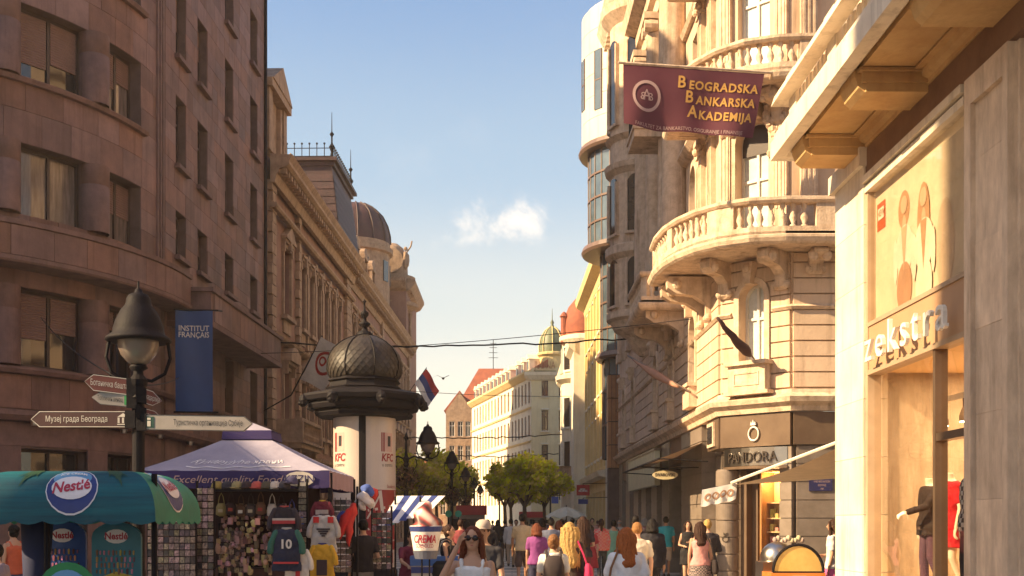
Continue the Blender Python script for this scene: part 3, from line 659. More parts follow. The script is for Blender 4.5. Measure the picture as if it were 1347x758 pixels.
for i in range(8): m = MB(); m.cur = R1.random(); m.box(TZ, 17.0, 18.42, -.3, 0.06 + R1.uniform(0, .004), .1 + .865 * i + .003, .1 + .865 * (i + 1) - .003); m.build('pier_block', M_zwhite, z_)
m = MB(); m.box(TZ, 16.95, 18.46, -.3, .1, 0, .1); m.build('pier_base', M_zwhite, z_)
m = MB(); m.box(TZ, 16.95, 18.55, -.3, 0.14, 7.02, 7.3); m.build('pier_cap', M_zwhite, z_)
m = MB(); m.box(TZ, 2, 17.0, -.25, 0.03, 6.88, 7.28); m.build('frieze', M_zfrieze, z_)
for zz in (6.62, 6.76):
    m = MB(); m.box(TZ, 13.38, 17.0, -.2, .05 if zz < 6.7 else .09, zz, zz + .1); m.build('window_head_moulding', M_zwhite, z_)
# stone pilaster with raised border, and single facing slabs
zz = .0; k = 0
for (z0, z1) in [(0.02 + .98 * i, .98 * (i + 1) + .018) for i in range(6)] + [(5.9, 6.86)]:
    m = MB(); m.cur = R1.random(); m.box(TZ, 12.33, 13.16, -.06, .0 + R1.uniform(0, .006), z0, z1 - .001); m.build('facing_slab', M_zst, z_)
for a, b in ((12.2, 12.33), (13.16, 13.34)):
    m = MB(); m.box(TZ, a, b, -.06, .06, 0, 6.87); m.build('pilaster_border', M_zst, z_)
m = MB(); m.box(TZ, 12.33, 13.16, -.05, .058, 6.55, 6.87); m.build('pilaster_border', M_zst, z_)
for i in range(7):
    for s0, s1 in ((10.9, 12.13), (9.6, 10.88), (8.3, 9.58)):
        m = MB(); m.cur = R1.random(); m.box(TZ, s0, s1, -.26, -.21 + R1.uniform(0, .006), .95 * i + .01, .95 * (i + 1)); m.build('facing_slab', M_zst, z_)
# window bay
m = MB()
for a, b in ((13.34, 13.42), (16.93, 17.0)): m.box(TZ, a, b, -.18, .02, .1, 6.62)
m.box(TZ, 13.42, 16.93, -.18, .02, 4.62, 4.68); m.box(TZ, 13.42, 16.93, -.18, .03, 3.9, 3.97); m.build('window_frame', pm('tan_window_frame', (.42, .3, .2), .5), z_)
m = MB(); m.box(TZ, 14.37, 14.45, -.16, .0, .1, 3.9); m.box(TZ, 13.42, 14.37, -.16, -.01, 2.74, 2.84); m.build('door_frame', M_bronze, z_)
m = MB(); m.box(TZ, 13.42, 16.93, -.15, 0, 3.97, 4.62); m.build('sign_panel', M_zsign, z_)
letters(TZ, 'zekstra', 15.12, 4.27, .15, .66, M_letter, z_, mir=-1, depth=.025, fit=3.0, spacing=1.3, font_bold=.0)
m = MB(); m.box(TZ, 13.42, 16.93, -.12, -.1, 4.68, 6.62)
poster = m.build('window_poster', pm('cream_poster_paper', (.80, .66, .48), .5, spec=.5), z_)
def pr(pts, mm, dd=-.097, nm='poster_print'):
    q = MB(); q.add([TZ(s, dd, z) for s, z in pts], [tuple(range(len(pts)))]); q.build(nm, mm, poster)
mA, mB_, mC, mD = pm('poster_skin', (.70, .45, .30), .5), pm('poster_hair', (.52, .30, .17), .5), pm('poster_white_shirt', (.84, .74, .60), .5), pm('poster_brown_skirt', (.50, .28, .17), .5)
def ell(s, z, rs, rz, n=14): return [(s + rs * cos(2 * pi * i / n), z + rz * sin(2 * pi * i / n)) for i in range(n)]
cl_ = lambda P: [(s, max(z, 4.69)) for s, z in P]
def woman_print(s, hm_, tm_, bm2, z=6.1, hl=.24, k=0.0):
    ell = lambda a, b, c, e, n=14: [(s + (a - s) * 1.45 + c * 1.45 * cos(2 * pi * i / n), b + e * sin(2 * pi * i / n)) for i in range(n)]
    pr(cl_(ell(s, z - hl + .18, .15, hl + .02, 20)), hm_, -.096 + k); pr(ell(s - .01, z - .26, .05, .12), mA, -.094 + k)
    pr(cl_(ell(s - .02, z - .62, .23, .34, 20)), tm_, -.092 + k); pr(ell(s + .22, z - .72, .06, .32, 14), tm_, -.091 + k); pr(ell(s - .24, z - .76, .055, .3, 14), tm_, -.0915 + k)
    pr(cl_(ell(s - .02, z - 1.15, .2, .36, 20)), bm2, -.0905 + k); pr(ell(s - .01, z, .085, .125, 16), mA, -.089 + k); pr(cl_([(s - .02, z - .95), (s - .13, z - .3), (s + .09, z - .3)]), mB_ if hl > .3 else mA, -.0885 + k)
woman_print(15.75, mB_, mC, mD); woman_print(15.0, mB_, mC, mC, 6.0, .48, .012)
pr(cl_(ell(14.3, 5.2, .3, .6)), pm('poster_pale_tone', (.72, .54, .38), .5), -.095)
pr([(16.85, 6.4), (16.5, 6.4), (16.5, 6.0), (16.85, 6.0)], pm('poster_red_tab', (.55, .12, .05), .5), -.094); pr([(16.8, 6.32), (16.55, 6.32), (16.55, 6.15), (16.8, 6.15)], mC, -.088)
q = MB(); lettering(q, TZ, 'NEW', 16.67, 6.24, -.084, .13, mir=-1); q.build('poster_lettering', mD, poster)
m = MB(); m.quad(TZ(13.42, -.03, 4.68), TZ(16.93, -.03, 4.68), TZ(16.93, -.03, 6.62), TZ(13.42, -.03, 6.62)); m.build('upper_window_pane', M_zglass, z_)
m = MB(); m.quad(TZ(14.45, -.08, .35), TZ(16.93, -.08, .35), TZ(16.93, -.08, 3.9), TZ(14.45, -.08, 3.9)); m.build('display_pane', M_zglass, z_)
m = MB(); m.quad(TZ(13.42, -.08, .1), TZ(14.37, -.08, .1), TZ(14.37, -.08, 2.74), TZ(13.42, -.08, 2.74)); m.quad(TZ(13.42, -.08, 2.84), TZ(14.37, -.08, 2.84), TZ(14.37, -.08, 3.9), TZ(13.42, -.08, 3.9)); m.build('door_pane', M_zglass, z_)
m = MB(); m.box(TZ, 14.45, 16.93, -.2, .02, .1, .35); m.build('stall_riser', M_zst, z_)
# interior
Mi = mat('warm_shop_interior', (.78, .56, .32), (.72, .5, .28), scale=.5, rough=.8, bump=.02)
m = MB(); m.box(TZ, 13.36, 17.02, -4.2, -4.1, 0, 3.95); m.box(TZ, 12.9, 13.36, -4.2, -.2, 0, 3.95); m.box(TZ, 17.02, 17.1, -4.2, -.31, 0, 3.95); m.box(TZ, 13.36, 17.02, -4.2, -.2, 3.95, 4.0); m.build('interior_wall', Mi, z_)
m = MB(); m.box(TZ, 13.36, 17.02, -4.2, -.2, .02, .1); m.build('interior_floor', Mi, z_)
m = MB(); m.box(TZ, 13.5, 16.9, -2.6, -.35, .1, .74); m.build('display_platform', Mi, z_)
m = MB()
for s in (14.0, 15.2, 16.4): m.box(TZ, s, s + .05, -4.08, -4.0, .3, 3.4)
for zz in (1.4, 2.1, 2.8): m.box(TZ, 13.5, 16.9, -4.1, -3.85, zz, zz + .04)
m.build('wall_shelving', M_creamframe, z_)
for s, zz in [(13.7 + .35 * i, z) for i in range(9) for z in (1.44, 2.14, 2.84)]:
    m = MB(); m.cur = R1.random(); m.box(TZ, s, s + .22, -4.05, -3.88, zz, zz + R1.uniform(.1, .3)); m.build('folded_garment', mat('folded_cloth', (.5, .33, .25), rnd=.6, hue=.1, bump=0), z_)
tl = thing('track_light', 'white ceiling track with spot lamps hanging inside the clothing shop window', 'lamp', (6.2, 15.3, 3.5))
m = MB(); m.box(TZ, 14.0, 16.6, -.9, -.84, 3.42, 3.5); m.build('rail', M_letter, tl)
for s in (14.3, 15.0, 15.6, 16.3):
    m = MB(); x, y, _ = TZ(s, -.87, 0); m.lathe([(.02, .18), (.02, 0), (.07, -.12), (.07, -.2), (0, -.2)], x, y, 8, 3.3); m.build('spot_lamp', M_bronze, tl)
    b_ = MB(); b_.lathe([(0, 0), (.06, 0), (.06, .01)], x, y, 8, 3.09); b_.build('bulb', mat('warm_bulb', (1, .8, .5), emit=((1, .75, .42), 14)), tl)
# shop ceiling lamps give the warm inside light seen behind the glass
li = bpy.data.lights.new('shop_ceiling_lamp', 'AREA'); li.energy = 90; li.size = 2.4; li.color = (1, .72, .40)
lo = bpy.data.objects.new('shop_ceiling_lamp', li); COL.objects.link(lo); lo.location = TZ(15.2, -2.0, 3.9)
# balcony
bz0, bz1, bd = 7.46, 7.74, .93
m = MB(); P_ = [TZ(17.9, 0, 0)[:2], TZ(17.9, bd, 0)[:2], TZ(2, bd, 0)[:2]]
m.sweep(P_[::-1], [(-.25, bz0), (-.06, bz0), (0, bz0 + .06), (0, bz0 + .1), (.02, bz0 + .12), (.02, bz1), (-.25, bz1)], flip=False); m.build('balcony_edge', M_zwhite, z_)
m = MB(); m.box(TZ, 2, 17.85, 0, bd - .04, bz0 + .03, bz1 - .03); m.build('balcony_slab', M_zbal, z_)
m = MB(); m.sweep([TZ(2, 0, 0)[:2], TZ(17.8, 0, 0)[:2]], [(-.02, 7.29), (.05, 7.29), (.05, 7.35), (.12, 7.38), (.14, 7.46), (.24, 7.45), (.24, 7.47), (-.02, 7.47)], flip=True); m.build('soffit_moulding', M_zbal, z_)
for s in (17.35, 14.85, 12.3, 9.7):
    m = MB(); m.box(TZ, s - .33, s + .33, 0, bd - .1, 7.2, 7.31); m.box(TZ, s - .37, s + .37, 0, bd - .05, 7.31, 7.44); m.box(TZ, s - .42, s + .42, 0, bd, 7.44, bz0 + .02)
    m.extr(lambda a, d, z: TZ(s + d, a, z), [(bd - .1, 7.2), (bd - .02, 7.26), (bd + .03, 7.4), (bd + .03, 7.5), (bd - .1, 7.5)], -.3, .3); m.build('balcony_bracket', M_zbal, z_)
m = MB(); m.sweep(P_[::-1], [(-.2, bz1 + .0), (-.02, bz1), (-.02, bz1 + .12), (-.2, bz1 + .12)]); m.build('balcony_plinth', M_zwhite, z_)
m = MB(); m.sweep(P_[::-1], [(-.24, 8.32), (.0, 8.32), (.02, 8.36), (.02, 8.44), (-.2, 8.46)]); m.build('balcony_handrail', M_zwhite, z_)
for s in (17.68, 15.6, 13.2, 10.8):
    m = MB(); m.box(TZ, s - .2, s + .2, bd - .24, bd + .02, bz1, 8.6); m.box(TZ, s - .24, s + .24, bd - .28, bd + .06, 8.6, 8.7); m.build('balcony_pedestal', M_zwhite, z_)
s = 17.35
while s > 9:
    if all(abs(s - q) > .27 for q in (17.68, 15.6, 13.2, 10.8)):
        m = MB(); m.box(TZ, s - .055, s + .055, bd - .12, bd - .01, bz1 + .12, 8.32); m.build('baluster', M_zwhite, z_)
    s -= .2
for k in range(4):
    window(z_, frame(5.51 + .01, 0, -.0123, 1, -1), 3.6 * k + 3.2, 3.6 * k + 4.6, 8.2, 10.8, .0, M_whiteframe, M_glass, 2); window(z_, frame(5.51 + .01, 0, -.0123, 1, -1), 3.6 * k + 3.2, 3.6 * k + 4.6, 12.6, 15, .0, M_whiteframe, M_glass, 2)

# ---------------------------------------------------------------- corner palace with curved balconies (jewellery shop below)
b7 = thing('balconied_corner_palace', 'cream stone corner palace with curved balustraded balconies above a jewellery shop', 'building', (9, 38, 0))
TS = frame(5.87, 0, -.0123, 1, -1); XS = lambda Y: 5.87 - .0123 * Y
TC = frame(5.5, 30, 1, -1, 1); TF = frame(7.0, 28.5, 1, 0, 1)
CL = math.hypot(1.5, 1.5); cc = CL / 2 - .06
H7 = 25.2
sw7 = [33.9, 38.2, 41.9, 48.9, 52.4]
cop = [(cc - .38, cc + .38, 5.8, 7.85, True), (cc - .5, cc + .5, 9.0, 12.0, True), (cc - .48, cc + .48, 13.0, 16.4), (cc - .48, cc + .48, 17.2, 20.2)]
sop = [(s - .5, s + .5, 5.8, 7.85, True) for s in sw7] + [(s - .5, s + .5, 9.2, 12.3, True) for s in sw7] + [(s - .5, s + .5, 13.2, 16.2) for s in sw7] + [(s - .5, s + .5, 17.2, 20.0) for s in sw7]
fop = [(s - .5, s + .5, c, e) for s in (3.2, 6.0) for c, e in ((5.8, 7.8), (9.0, 12.0), (13.0, 16.2), (17.2, 20.0))]
m = MB(); wall(m, TC, 0, CL, 4.5, H7, cop, .3); wall(m, TS, 30.0, 55, 4.5, H7, sop, .3); wall(m, TF, 0, 8, 4.5, H7, fop, .3)
m.add([(5.5, 30, H7), (7, 28.5, H7), (15, 28.5, H7), (15, 55, H7), (5.2, 55, H7)], [(0, 1, 2, 3, 4)]); m.quad((5.2, 55, 0), (15, 55, 0), (15, 55, H7), (5.2, 55, H7)); m.build('wall', M_cream, b7)
for q in cop: window(b7, TC, *q[:4], .28, M_whiteframe, M_paleglass, 2 if q[2] > 5.9 or 1 else 1, (.7,) if q[2] < 6 else (.62,), arch=len(q) > 4, bar=.07)
for q in sop: window(b7, TS, *q[:4], .28, M_creamframe, M_glass, 2, (.7,), arch=len(q) > 4)
for q in fop: window(b7, TF, *q[:4], .28, M_whiteframe, M_paleglass, 2, (.7,))
m = MB(); n_ = 12
# dark lattice in the arch head of the first floor window
m.add([TC(x, -.2, z) for x, z in arch_pts(cc - .46, cc + .46, 11.2, 11.97)[0:13]], [tuple(range(13))]); m.build('arch_blind', M_darkframe, b7)
PA = [(XS(55), 55), (5.5, 30), (7.0, 28.5), (15, 28.5)]
def band(name, prof, mt=M_creamtrim, path=None):
    q = MB(); q.sweep(path or PA, prof); return q.build(name, mt, b7)
band('shopfront_cornice', [(-.1, 4.5), (.12, 4.5), (.16, 4.62), (.3, 4.72), (.34, 4.84), (.1, 4.95), (.08, 5.05), (-.1, 5.06)])
band('string_course', [(-.1, 7.02), (.1, 7.03), (.16, 7.1), (.1, 7.16), (-.1, 7.17)], path=[(XS(55), 55), (5.5, 30), TC(cc - .62, 0, 0)[:2]]); band('string_course', [(-.1, 7.02), (.1, 7.03), (.16, 7.1), (.1, 7.16), (-.1, 7.17)], path=[TC(cc + .62, 0, 0)[:2], (7.0, 28.5), (15, 28.5)])
band('string_course', [(-.1, 12.75), (.15, 12.8), (.3, 12.95), (.3, 13.02), (-.1, 13.05)])
band('string_course', [(-.1, 16.7), (.12, 16.72), (.2, 16.85), (-.1, 16.9)])
band('roof_cornice', [(-.1, H7 - 1.4), (.15, H7 - 1.4), (.2, H7 - 1.0), (.35, H7 - .9), (.8, H7 - .6), (.95, H7 - .35), (1.05, H7 - .1), (1.1, H7), (-.1, H7 + .1)])
md = MB(); s = 30.5
while s < 55: md.box(TS, s - .13, s + .13, .1, .8, H7 - .95, H7 - .62); s += .5
stuff(md.build('cornice_modillions', M_creamtrim, b7))
# entablature stepping at Y ~ 40
m = MB(); m.sweep([TS(44.0, 0, 0)[:2], TS(44, .25, 0)[:2], TS(33.0, .25, 0)[:2], TS(33.0, 0, 0)[:2]], [(-.2, 19.4), (.1, 19.4), (.12, 19.9), (.3, 20.0), (.32, 20.4), (.7, 20.6), (.8, 21.0), (-.2, 21.1)]); m.build('entablature', M_creamtrim, b7)
# rusticated courses of the low storey
z = 5.08; step = .39
while z < 8.3:
    z1 = min(z + step, 8.45)
    def blk(T, a, b, dd=.07, miter=0):
        q = MB(); q.cur = R1.random(); q.box(T, a, b, -.05, dd, z + .02, z1 - .02); q.build('stone_course', M_cream, b7)
    wz = (z + z1) / 2; hw = .55 if wz < 7.4 else .52 if wz < 7.8 else .3
    if 7.0 < wz < 7.2: pass
    if wz < 8.0: blk(TC, .03, cc - hw); blk(TC, cc + hw, CL - .03)
    else: blk(TC, .03, CL - .03)
    blk(TF, .02, 2.5); blk(TF, 4.0, 5.3)
    e = [30.03] + sum([[q - .62, q + .62] for q in sw7], []) + [55]
    for a, b in zip(e[::2], e[1::2]):
        blk(TS, a, b, .07)
    z += step
for T, ss, st in ((TC, [cc], .38), (TS, sw7, .5)):
    for s in ss:
        m = MB(); o_ = arch_pts(s - st - .15, s + st + .15, 5.75, 8.0)[2:]; i_ = arch_pts(s - st, s + st, 5.75, 7.85)[2:]
        for j in range(10):
            p, q, p2, q2 = o_[j], o_[j + 1], i_[j], i_[j + 1]
            m.quad(T(p[0], .12, p[1]), T(q[0], .12, q[1]), T(q2[0], .12, q2[1]), T(p2[0], .12, p2[1])); m.quad(T(p[0], .12, p[1]), T(q[0], .12, q[1]), T(q[0], 0, q[1]), T(p[0], 0, p[1])); m.quad(T(p2[0], .12, p2[1]), T(q2[0], .12, q2[1]), T(q2[0], 0, q2[1]), T(p2[0], 0, p2[1]))
        m.box(T, s - st - .15, s - st, 0, .12, 5.75, o_[10][1]); m.box(T, s + st, s + st + .15, 0, .12, 5.75, o_[0][1]); m.build('arch_surround', M_creamtrim, b7)
        m = MB(); m.extr(T, [(s - .09, 7.8), (s + .09, 7.8), (s + .16, 8.35), (s - .16, 8.35)], .05, .32); m.ball(*T(s, .3, 8.2), .13, .13, .13); m.build('keystone', M_creamtrim, b7)
m = MB(); m.box(TC, cc - .55, cc + .55, .02, .35, 5.0, 5.72); m.box(TC, cc - .62, cc + .62, .02, .45, 5.72, 5.82); m.box(TC, cc - .66, cc + .66, .02, .4, 4.97, 5.06); m.build('window_apron', M_creamtrim, b7)
m = MB()
for a, b, c, e in ((cc - .38, cc + .38, 5.2, 5.24), (cc - .38, cc + .38, 5.5, 5.54), (cc - .38, cc - .34, 5.24, 5.5), (cc + .34, cc + .38, 5.24, 5.5)): m.box(TC, a, b, .34, .37, c, e)
m.build('apron_panel_frame', M_creamtrim, b7)
for s in sw7:
    m = MB(); m.box(TS, s - .6, s + .6, .02, .3, 5.1, 5.7); m.box(TS, s - .66, s + .66, .02, .36, 5.7, 5.8); m.build('window_apron', M_creamtrim, b7)
def scroll(T, s, z1, w=.24, h=.65, d=.75, name='scroll_console'):
    q = MB(); pts = [(0, z1 - h), (.12, z1 - h - .02), (.2, z1 - h + .06), (.22, z1 - h * .6), (d * .45, z1 - h * .42), (d * .8, z1 - h * .38), (d, z1 - h * .25), (d + .02, z1 - .08), (d - .04, z1), (0, z1)]
    q.extr(lambda a, dd, z: T(s + dd, a, z), pts, -w / 2, w / 2)
    for sg in (-1, 1):
        c = T(s + sg * w * .5, d * .8, z1 - .2); q.ball(*c, .13, .13, .15, 8, 5); c = T(s + sg * w * .5, .15, z1 - h + .1); q.ball(*c, .1, .1, .11, 8, 5)
    q.build(name, M_creamtrim, b7)
# lower curved balcony
arcB = [(5.3, 32.6), (3.98, 32.6), (3.95, 31.4), (4.05, 30.3), (4.28, 29.4), (4.62, 28.65), (5.1, 28.05), (5.75, 27.65), (6.6, 27.5), (14.5, 27.5)]
def balcony(path, inner, zs, zt, name, ends_solid, sp=.27, wallpts=None):
    """zs underside, zt rail top; solid pedestals at arc-length ranges"""
    q = MB(); q.sweep(path, [(-.3, zs), (.0, zs), (.06, zs + .05), (.1, zs + .14), (.1, zs + .2), (.0, zs + .24), (.0, zs + .42), (-.3, zs + .42)]); q.build(name + '_edge', M_creamtrim, b7)
    q = MB(); poly = [(x, y) for x, y in path] + inner; q.prism(poly, zs + .02, zs + .3); q.build(name + '_slab', M_creamtrim, b7)
    q = MB(); q.sweep(path, [(-.26, zt - .16), (.0, zt - .16), (.05, zt - .1), (.05, zt - .03), (-.02, zt), (-.26, zt)]); q.build(name + '_rail', M_creamtrim, b7)
    L_ = [0]
    for a, b in zip(path, path[1:]): L_.append(L_[-1] + math.dist(a, b))
    def at(l):
        for i in range(len(path) - 1):
            if l <= L_[i + 1] or i == len(path) - 2:
                t = (l - L_[i]) / (L_[i + 1] - L_[i]); a, b = path[i], path[i + 1]; dx, dy = (b[0] - a[0]) / (L_[i + 1] - L_[i]), (b[1] - a[1]) / (L_[i + 1] - L_[i])
                return a[0] + (b[0] - a[0]) * t, a[1] + (b[1] - a[1]) * t, dy, -dx
    for a, b in ends_solid:
        a_, b_ = a, min(b, L_[-1] - .01); k = max(1, int((b_ - a_) / .3)); pp = [at(a_ + (b_ - a_) * i / k)[:2] for i in range(k + 1)]
        q = MB(); q.sweep(pp, [(-.25, zs + .4), (-.02, zs + .4), (-.02, zt - .16), (-.25, zt - .16)]); q.build(name + '_pedestal', M_creamtrim, b7)
    l = .15; cnt = 0
    while l < L_[-1] and cnt < 60:
        if not any(a - .1 < l < b + .1 for a, b in ends_solid):
            x, y, nx, ny = at(l); x -= nx * .13; y -= ny * .13; h = zt - .16 - zs - .42; r = .085
            q = MB(); q.smooth = True; q.lathe([(r, 0), (r, h * .08), (r * .5, h * .14), (r * 1.1, h * .36), (r * .95, h * .48), (r * .45, h * .66), (r * .45, h * .78), (r * .85, h * .88), (r * .85, h)], x, y, 8, zs + .42); q.build('baluster', M_creamtrim, b7); cnt += 1
        l += sp
    return at, L_
cum = lambda p: [sum(math.dist(a, b) for a, b in zip(p[:i + 1], p[1:i + 1])) for i in range(len(p))]
c_ = cum(arcB)
balcony(arcB, [(14.5, 28.5), (7, 28.5), (5.5, 30), (5.4, 32.6)], 8.45, 9.6, 'balcony', [(0, .3), (c_[1] - .15, c_[1] + .2), (c_[3] + .15, c_[3] + .45), (c_[5] + .35, c_[6] + .35), (c_[8] + .75, c_[8] + 3.2), (c_[8] + 5, 99)])
arc2 = [(5.3, 39.2), (4.0, 39.2), (4.0, 35.3), (5.4, 35.3)]; balcony(arc2, [], 8.3, 9.5, 'balcony', [(0, .3), (1.2, 1.5), (5.0, 5.35)])
# upper curved balcony
arc3 = [(5.2, 32.2), (4.35, 32.2), (4.32, 31.2), (4.42, 30.2), (4.68, 29.3), (5.1, 28.55), (5.7, 28.0), (6.5, 27.72), (7.4, 27.65), (14.5, 27.65)]; c3 = cum(arc3)
balcony(arc3, [(14.5, 28.5), (7, 28.5), (5.5, 30), (5.4, 32.2)], 12.5, 13.6, 'upper_balcony', [(0, .3), (c3[1], c3[1] + .25), (c3[7] + .5, c3[7] + .9), (c3[8] + 1.1, c3[8] + 3.4), (c3[8] + 5, 99)])
arc4 = [(5.2, 32.2)] + [(x + .1, y) for x, y in arc3[1:]]; balcony(arc4, [(14.5, 28.5), (7, 28.5), (5.5, 30), (5.4, 32.2)], 16.4, 17.5, 'top_balcony', [(0, .3), (3, 3.4), (6, 99)])
for s, T in ((1.9, TC), (.2, TC)): scroll(T, s, 8.46, .3, .9, 1.0)
for s, T in ((.55, TF), (2.2, TF)): scroll(T, s, 8.46, .34, .55, .7)
for s in (31.2, 32.3, 35.7, 38.8): scroll(TS, s, 8.4, .3, 1.2, 1.25)
for s, T in ((.3, TC), (1.8, TC), (.8, TF)): scroll(T, s, 12.52, .28, .8, .75)
# pilasters and engaged columns
def pil(T, s, w, z0, z1, d=.14, cap=True):
    q = MB(); q.box(T, s - w / 2, s + w / 2, -.02, d, z0 + .4, z1 - .5); q.box(T, s - w / 2 - .07, s + w / 2 + .07, -.02, d + .07, z0, z0 + .4); q.box(T, s - w / 2 - .05, s + w / 2 + .05, -.02, d + .05, z1 - .5, z1 - .42); q.box(T, s - w / 2 - .1, s + w / 2 + .1, -.02, d + .1, z1 - .15, z1)
    for sg in (-1, 1): q.ball(*T(s + sg * w * .42, d + .05, z1 - .28), .11, .11, .12, 8, 5)
    for k in range(3): q.box(T, s - w * .3 + k * w * .3 - .025, s - w * .3 + k * w * .3 + .025, d, d + .02, z0 + .6, z1 - .7)
    q.build('pilaster', M_creamtrim, b7)
for s in (.2, CL - .25): pil(TC, s, .34, 9.0, 12.5); pil(TC, s, .34, 13.1, 16.4)
for s in (.4, 1.6, 2.5, 4.2, 5.2): pil(TF, s, .42, 9.0, 12.6); pil(TF, s, .42, 13.1, 16.5)
for s in (31.0, 32.5, 46.8, 50.6, 54.4): pil(TS, s, .6, 9.3, 12.6); pil(TS, s, .6, 13.1, 16.6); pil(TS, s, .6, 17, 20)
for s in (35.9, 36.9, 40.0, 43.2):
    q = MB(); q.smooth = True; x, y, _ = TS(s, .3, 0); pr_ = [(.5, 9.6), (.5, 10.0), (.42, 10.1), (.42, 10.3), (.36, 18.6), (.42, 18.7), (.36, 18.8)]; q.lathe(pr_, x, y, 16); q.smooth = False; q.box(TS, s - .48, s + .48, 0, .8, 19.2, 19.42); q.box(TS, s - .5, s + .5, 0, .85, 9.3, 9.62)
    for sg in (-1, 1): q.lathe([(0, -.09), (.2, -.09), (.22, 0), (.2, .09), (0, .09)], 0, 0, 10, T=lambda a, b, c: TS(s + sg * .33 + a, .55 + c * 2.5, 18.98 + b))
    q.build('engaged_column', M_creamtrim, b7)
m = MB()
for j in range(9):
    a = j * .7; m.ball(*TC(cc + .62 + .12 * sin(a), .16, 11.0 + .15 * j), .12, .12, .12, 7, 5, jit=.2)
m.build('carved_garland', M_creamtrim, b7)
m = MB(); m.extr(TC, arch_pts(cc - .14, cc + .3, 12.0, 12.5), 0, .3); m.ball(*TC(cc + .1, .3, 12.3), .2, .2, .24, 8, 6, jit=.1); m.build('cartouche', M_creamtrim, b7)
for s in (.65, 1.45): pass
# arch surrounds first floor
for T, ss, st, zb, zt_ in ((TC, [cc], .5, 9.0, 12.0), (TS, sw7, .5, 9.2, 12.3)):
    for s in ss:
        m = MB(); o_ = arch_pts(s - st - .16, s + st + .16, zb, zt_ + .16)[2:]; i_ = arch_pts(s - st, s + st, zb, zt_)[2:]
        for j in range(10):
            p, q, p2, q2 = o_[j], o_[j + 1], i_[j], i_[j + 1]
            m.quad(T(p[0], .1, p[1]), T(q[0], .1, q[1]), T(q2[0], .1, q2[1]), T(p2[0], .1, p2[1])); m.quad(T(p[0], .1, p[1]), T(q[0], .1, q[1]), T(q[0], 0, q[1]), T(p[0], 0, p[1])); m.quad(T(p2[0], .1, p2[1]), T(q2[0], .1, q2[1]), T(q2[0], 0, q2[1]), T(p2[0], 0, p2[1]))
        m.box(T, s - st - .16, s - st, 0, .1, zb, i_[10][1]); m.box(T, s + st, s + st + .16, 0, .1, zb, i_[0][1]); m.build('arch_surround', M_creamtrim, b7)
# round oriel
ox, oy, orr = 5.25, 45.3, 1.35
AN = (pi * .5 + .25, pi * 1.5 - .25)
m = MB(); m.lathe([(.2, 8.3), (.5, 8.6), (.7, 9.0), (1.2, 9.3), (1.35, 9.6), (orr + .15, 9.7), (orr + .15, 9.95), (orr, 10.0), (orr, 12.0), (orr + .2, 12.2), (orr + .2, 12.5), (orr, 12.6), (orr, 15.3), (orr + .2, 15.5), (orr + .25, 15.7), (orr, 15.8), (orr, 16.6), (orr + .2, 16.8), (orr, 16.9), (orr, 21.2), (orr + .35, 21.6), (orr + .4, 21.9), (0, 22.2)], ox, oy, 20); m.build('round_oriel', M_creamtrim, b7)
for a in (pi * .85, pi * 1.12, pi * 1.38):
    for z0, z1 in ((10.2, 12.0), (13.0, 15.2), (17.3, 20.6)):
        T = frame(ox + orr * cos(a), oy + orr * sin(a), -sin(a), cos(a), 1); m = MB(); m.extr(T, arch_pts(-.28, .28, z0, z1), -.1, .03); f_ = m.build('oriel_window', M_glass, b7)
        m = MB()
        for u, v_, c, e in ((-.36, -.28, z0, z1 - .2), (.28, .36, z0, z1 - .2), (-.4, .4, z0 - .1, z0)): m.box(T, u, v_, -.1, .1, c, e)
        m.build('oriel_frame', M_creamtrim, f_)
# planter balcony
m = MB(); m.box(TS, 36.6, 38.4, 0, 1.5, 14.1, 14.35); m.box(TS, 36.55, 38.45, 0, 1.55, 14.35, 14.45); m.build('plant_balcony', M_creamtrim, b7)
m = MB(); crest(m, (*TS(36.65, 1.45, 0)[:2], 0), (*TS(38.35, 1.45, 0)[:2], 0), 14.45, .9, .14); crest(m, (*TS(36.65, 0, 0)[:2], 0), (*TS(36.65, 1.45, 0)[:2], 0), 14.45, .9, .14); m.build('plant_balcony_railing', M_iron, b7)
# ground floor: jewellery shop in the chamfer
m = MB(); m.box(TF, 3.0, 8, -6, -.4, .0, 4.5); m.box(TS, 31.6, 55, -6, -.9, 0, 4.5); m.build('shop_back_wall', M_zfrieze, b7)
m = MB(); m.box(TC, 0.02, CL - .02, -.3, .06, 3.66, 4.48); m.box(TF, .03, 1.35, -.3, .06, 3.66, 4.48); m.box(TF, 1.37, 2.6, -.3, .06, 3.66, 4.48); m.box(TS, 30.03, 31.6, -.3, .06, 3.66, 4.48); m.build('fascia_panel', M_bronze, b7)
arcf = [TC(.12, .02, 0)[:2], TC(.4, .16, 0)[:2], TC(.8, .26, 0)[:2], TC(1.06, .28, 0)[:2], TC(1.32, .26, 0)[:2], TC(1.72, .16, 0)[:2], TC(2.0, .02, 0)[:2]]
m = MB(); m.sweep(arcf, [(-.2, 3.16), (0, 3.16), (0, 3.62), (-.2, 3.62)]); m.build('sign_band', M_steel, b7)
m = MB(); m.sweep(arcf, [(-.25, 3.08), (.04, 3.08), (.04, 3.15), (-.25, 3.15)]); m.build('sign_band_edge', M_bronze, b7)
M_dkl = pm('dark_bronze_letter', (.06, .045, .035), .35)
Tc2 = lambda s, d, z: TC(s, d + .28 - ((s - 1.06) ** 2) * .28, z)
letters(Tc2, 'PANDORA', 1.08, 3.38, .03, .38, M_dkl, b7, depth=.015, fit=1.45)
m = MB(); T = TC
ring = lambda s, z, r, w, d, seg=18: None
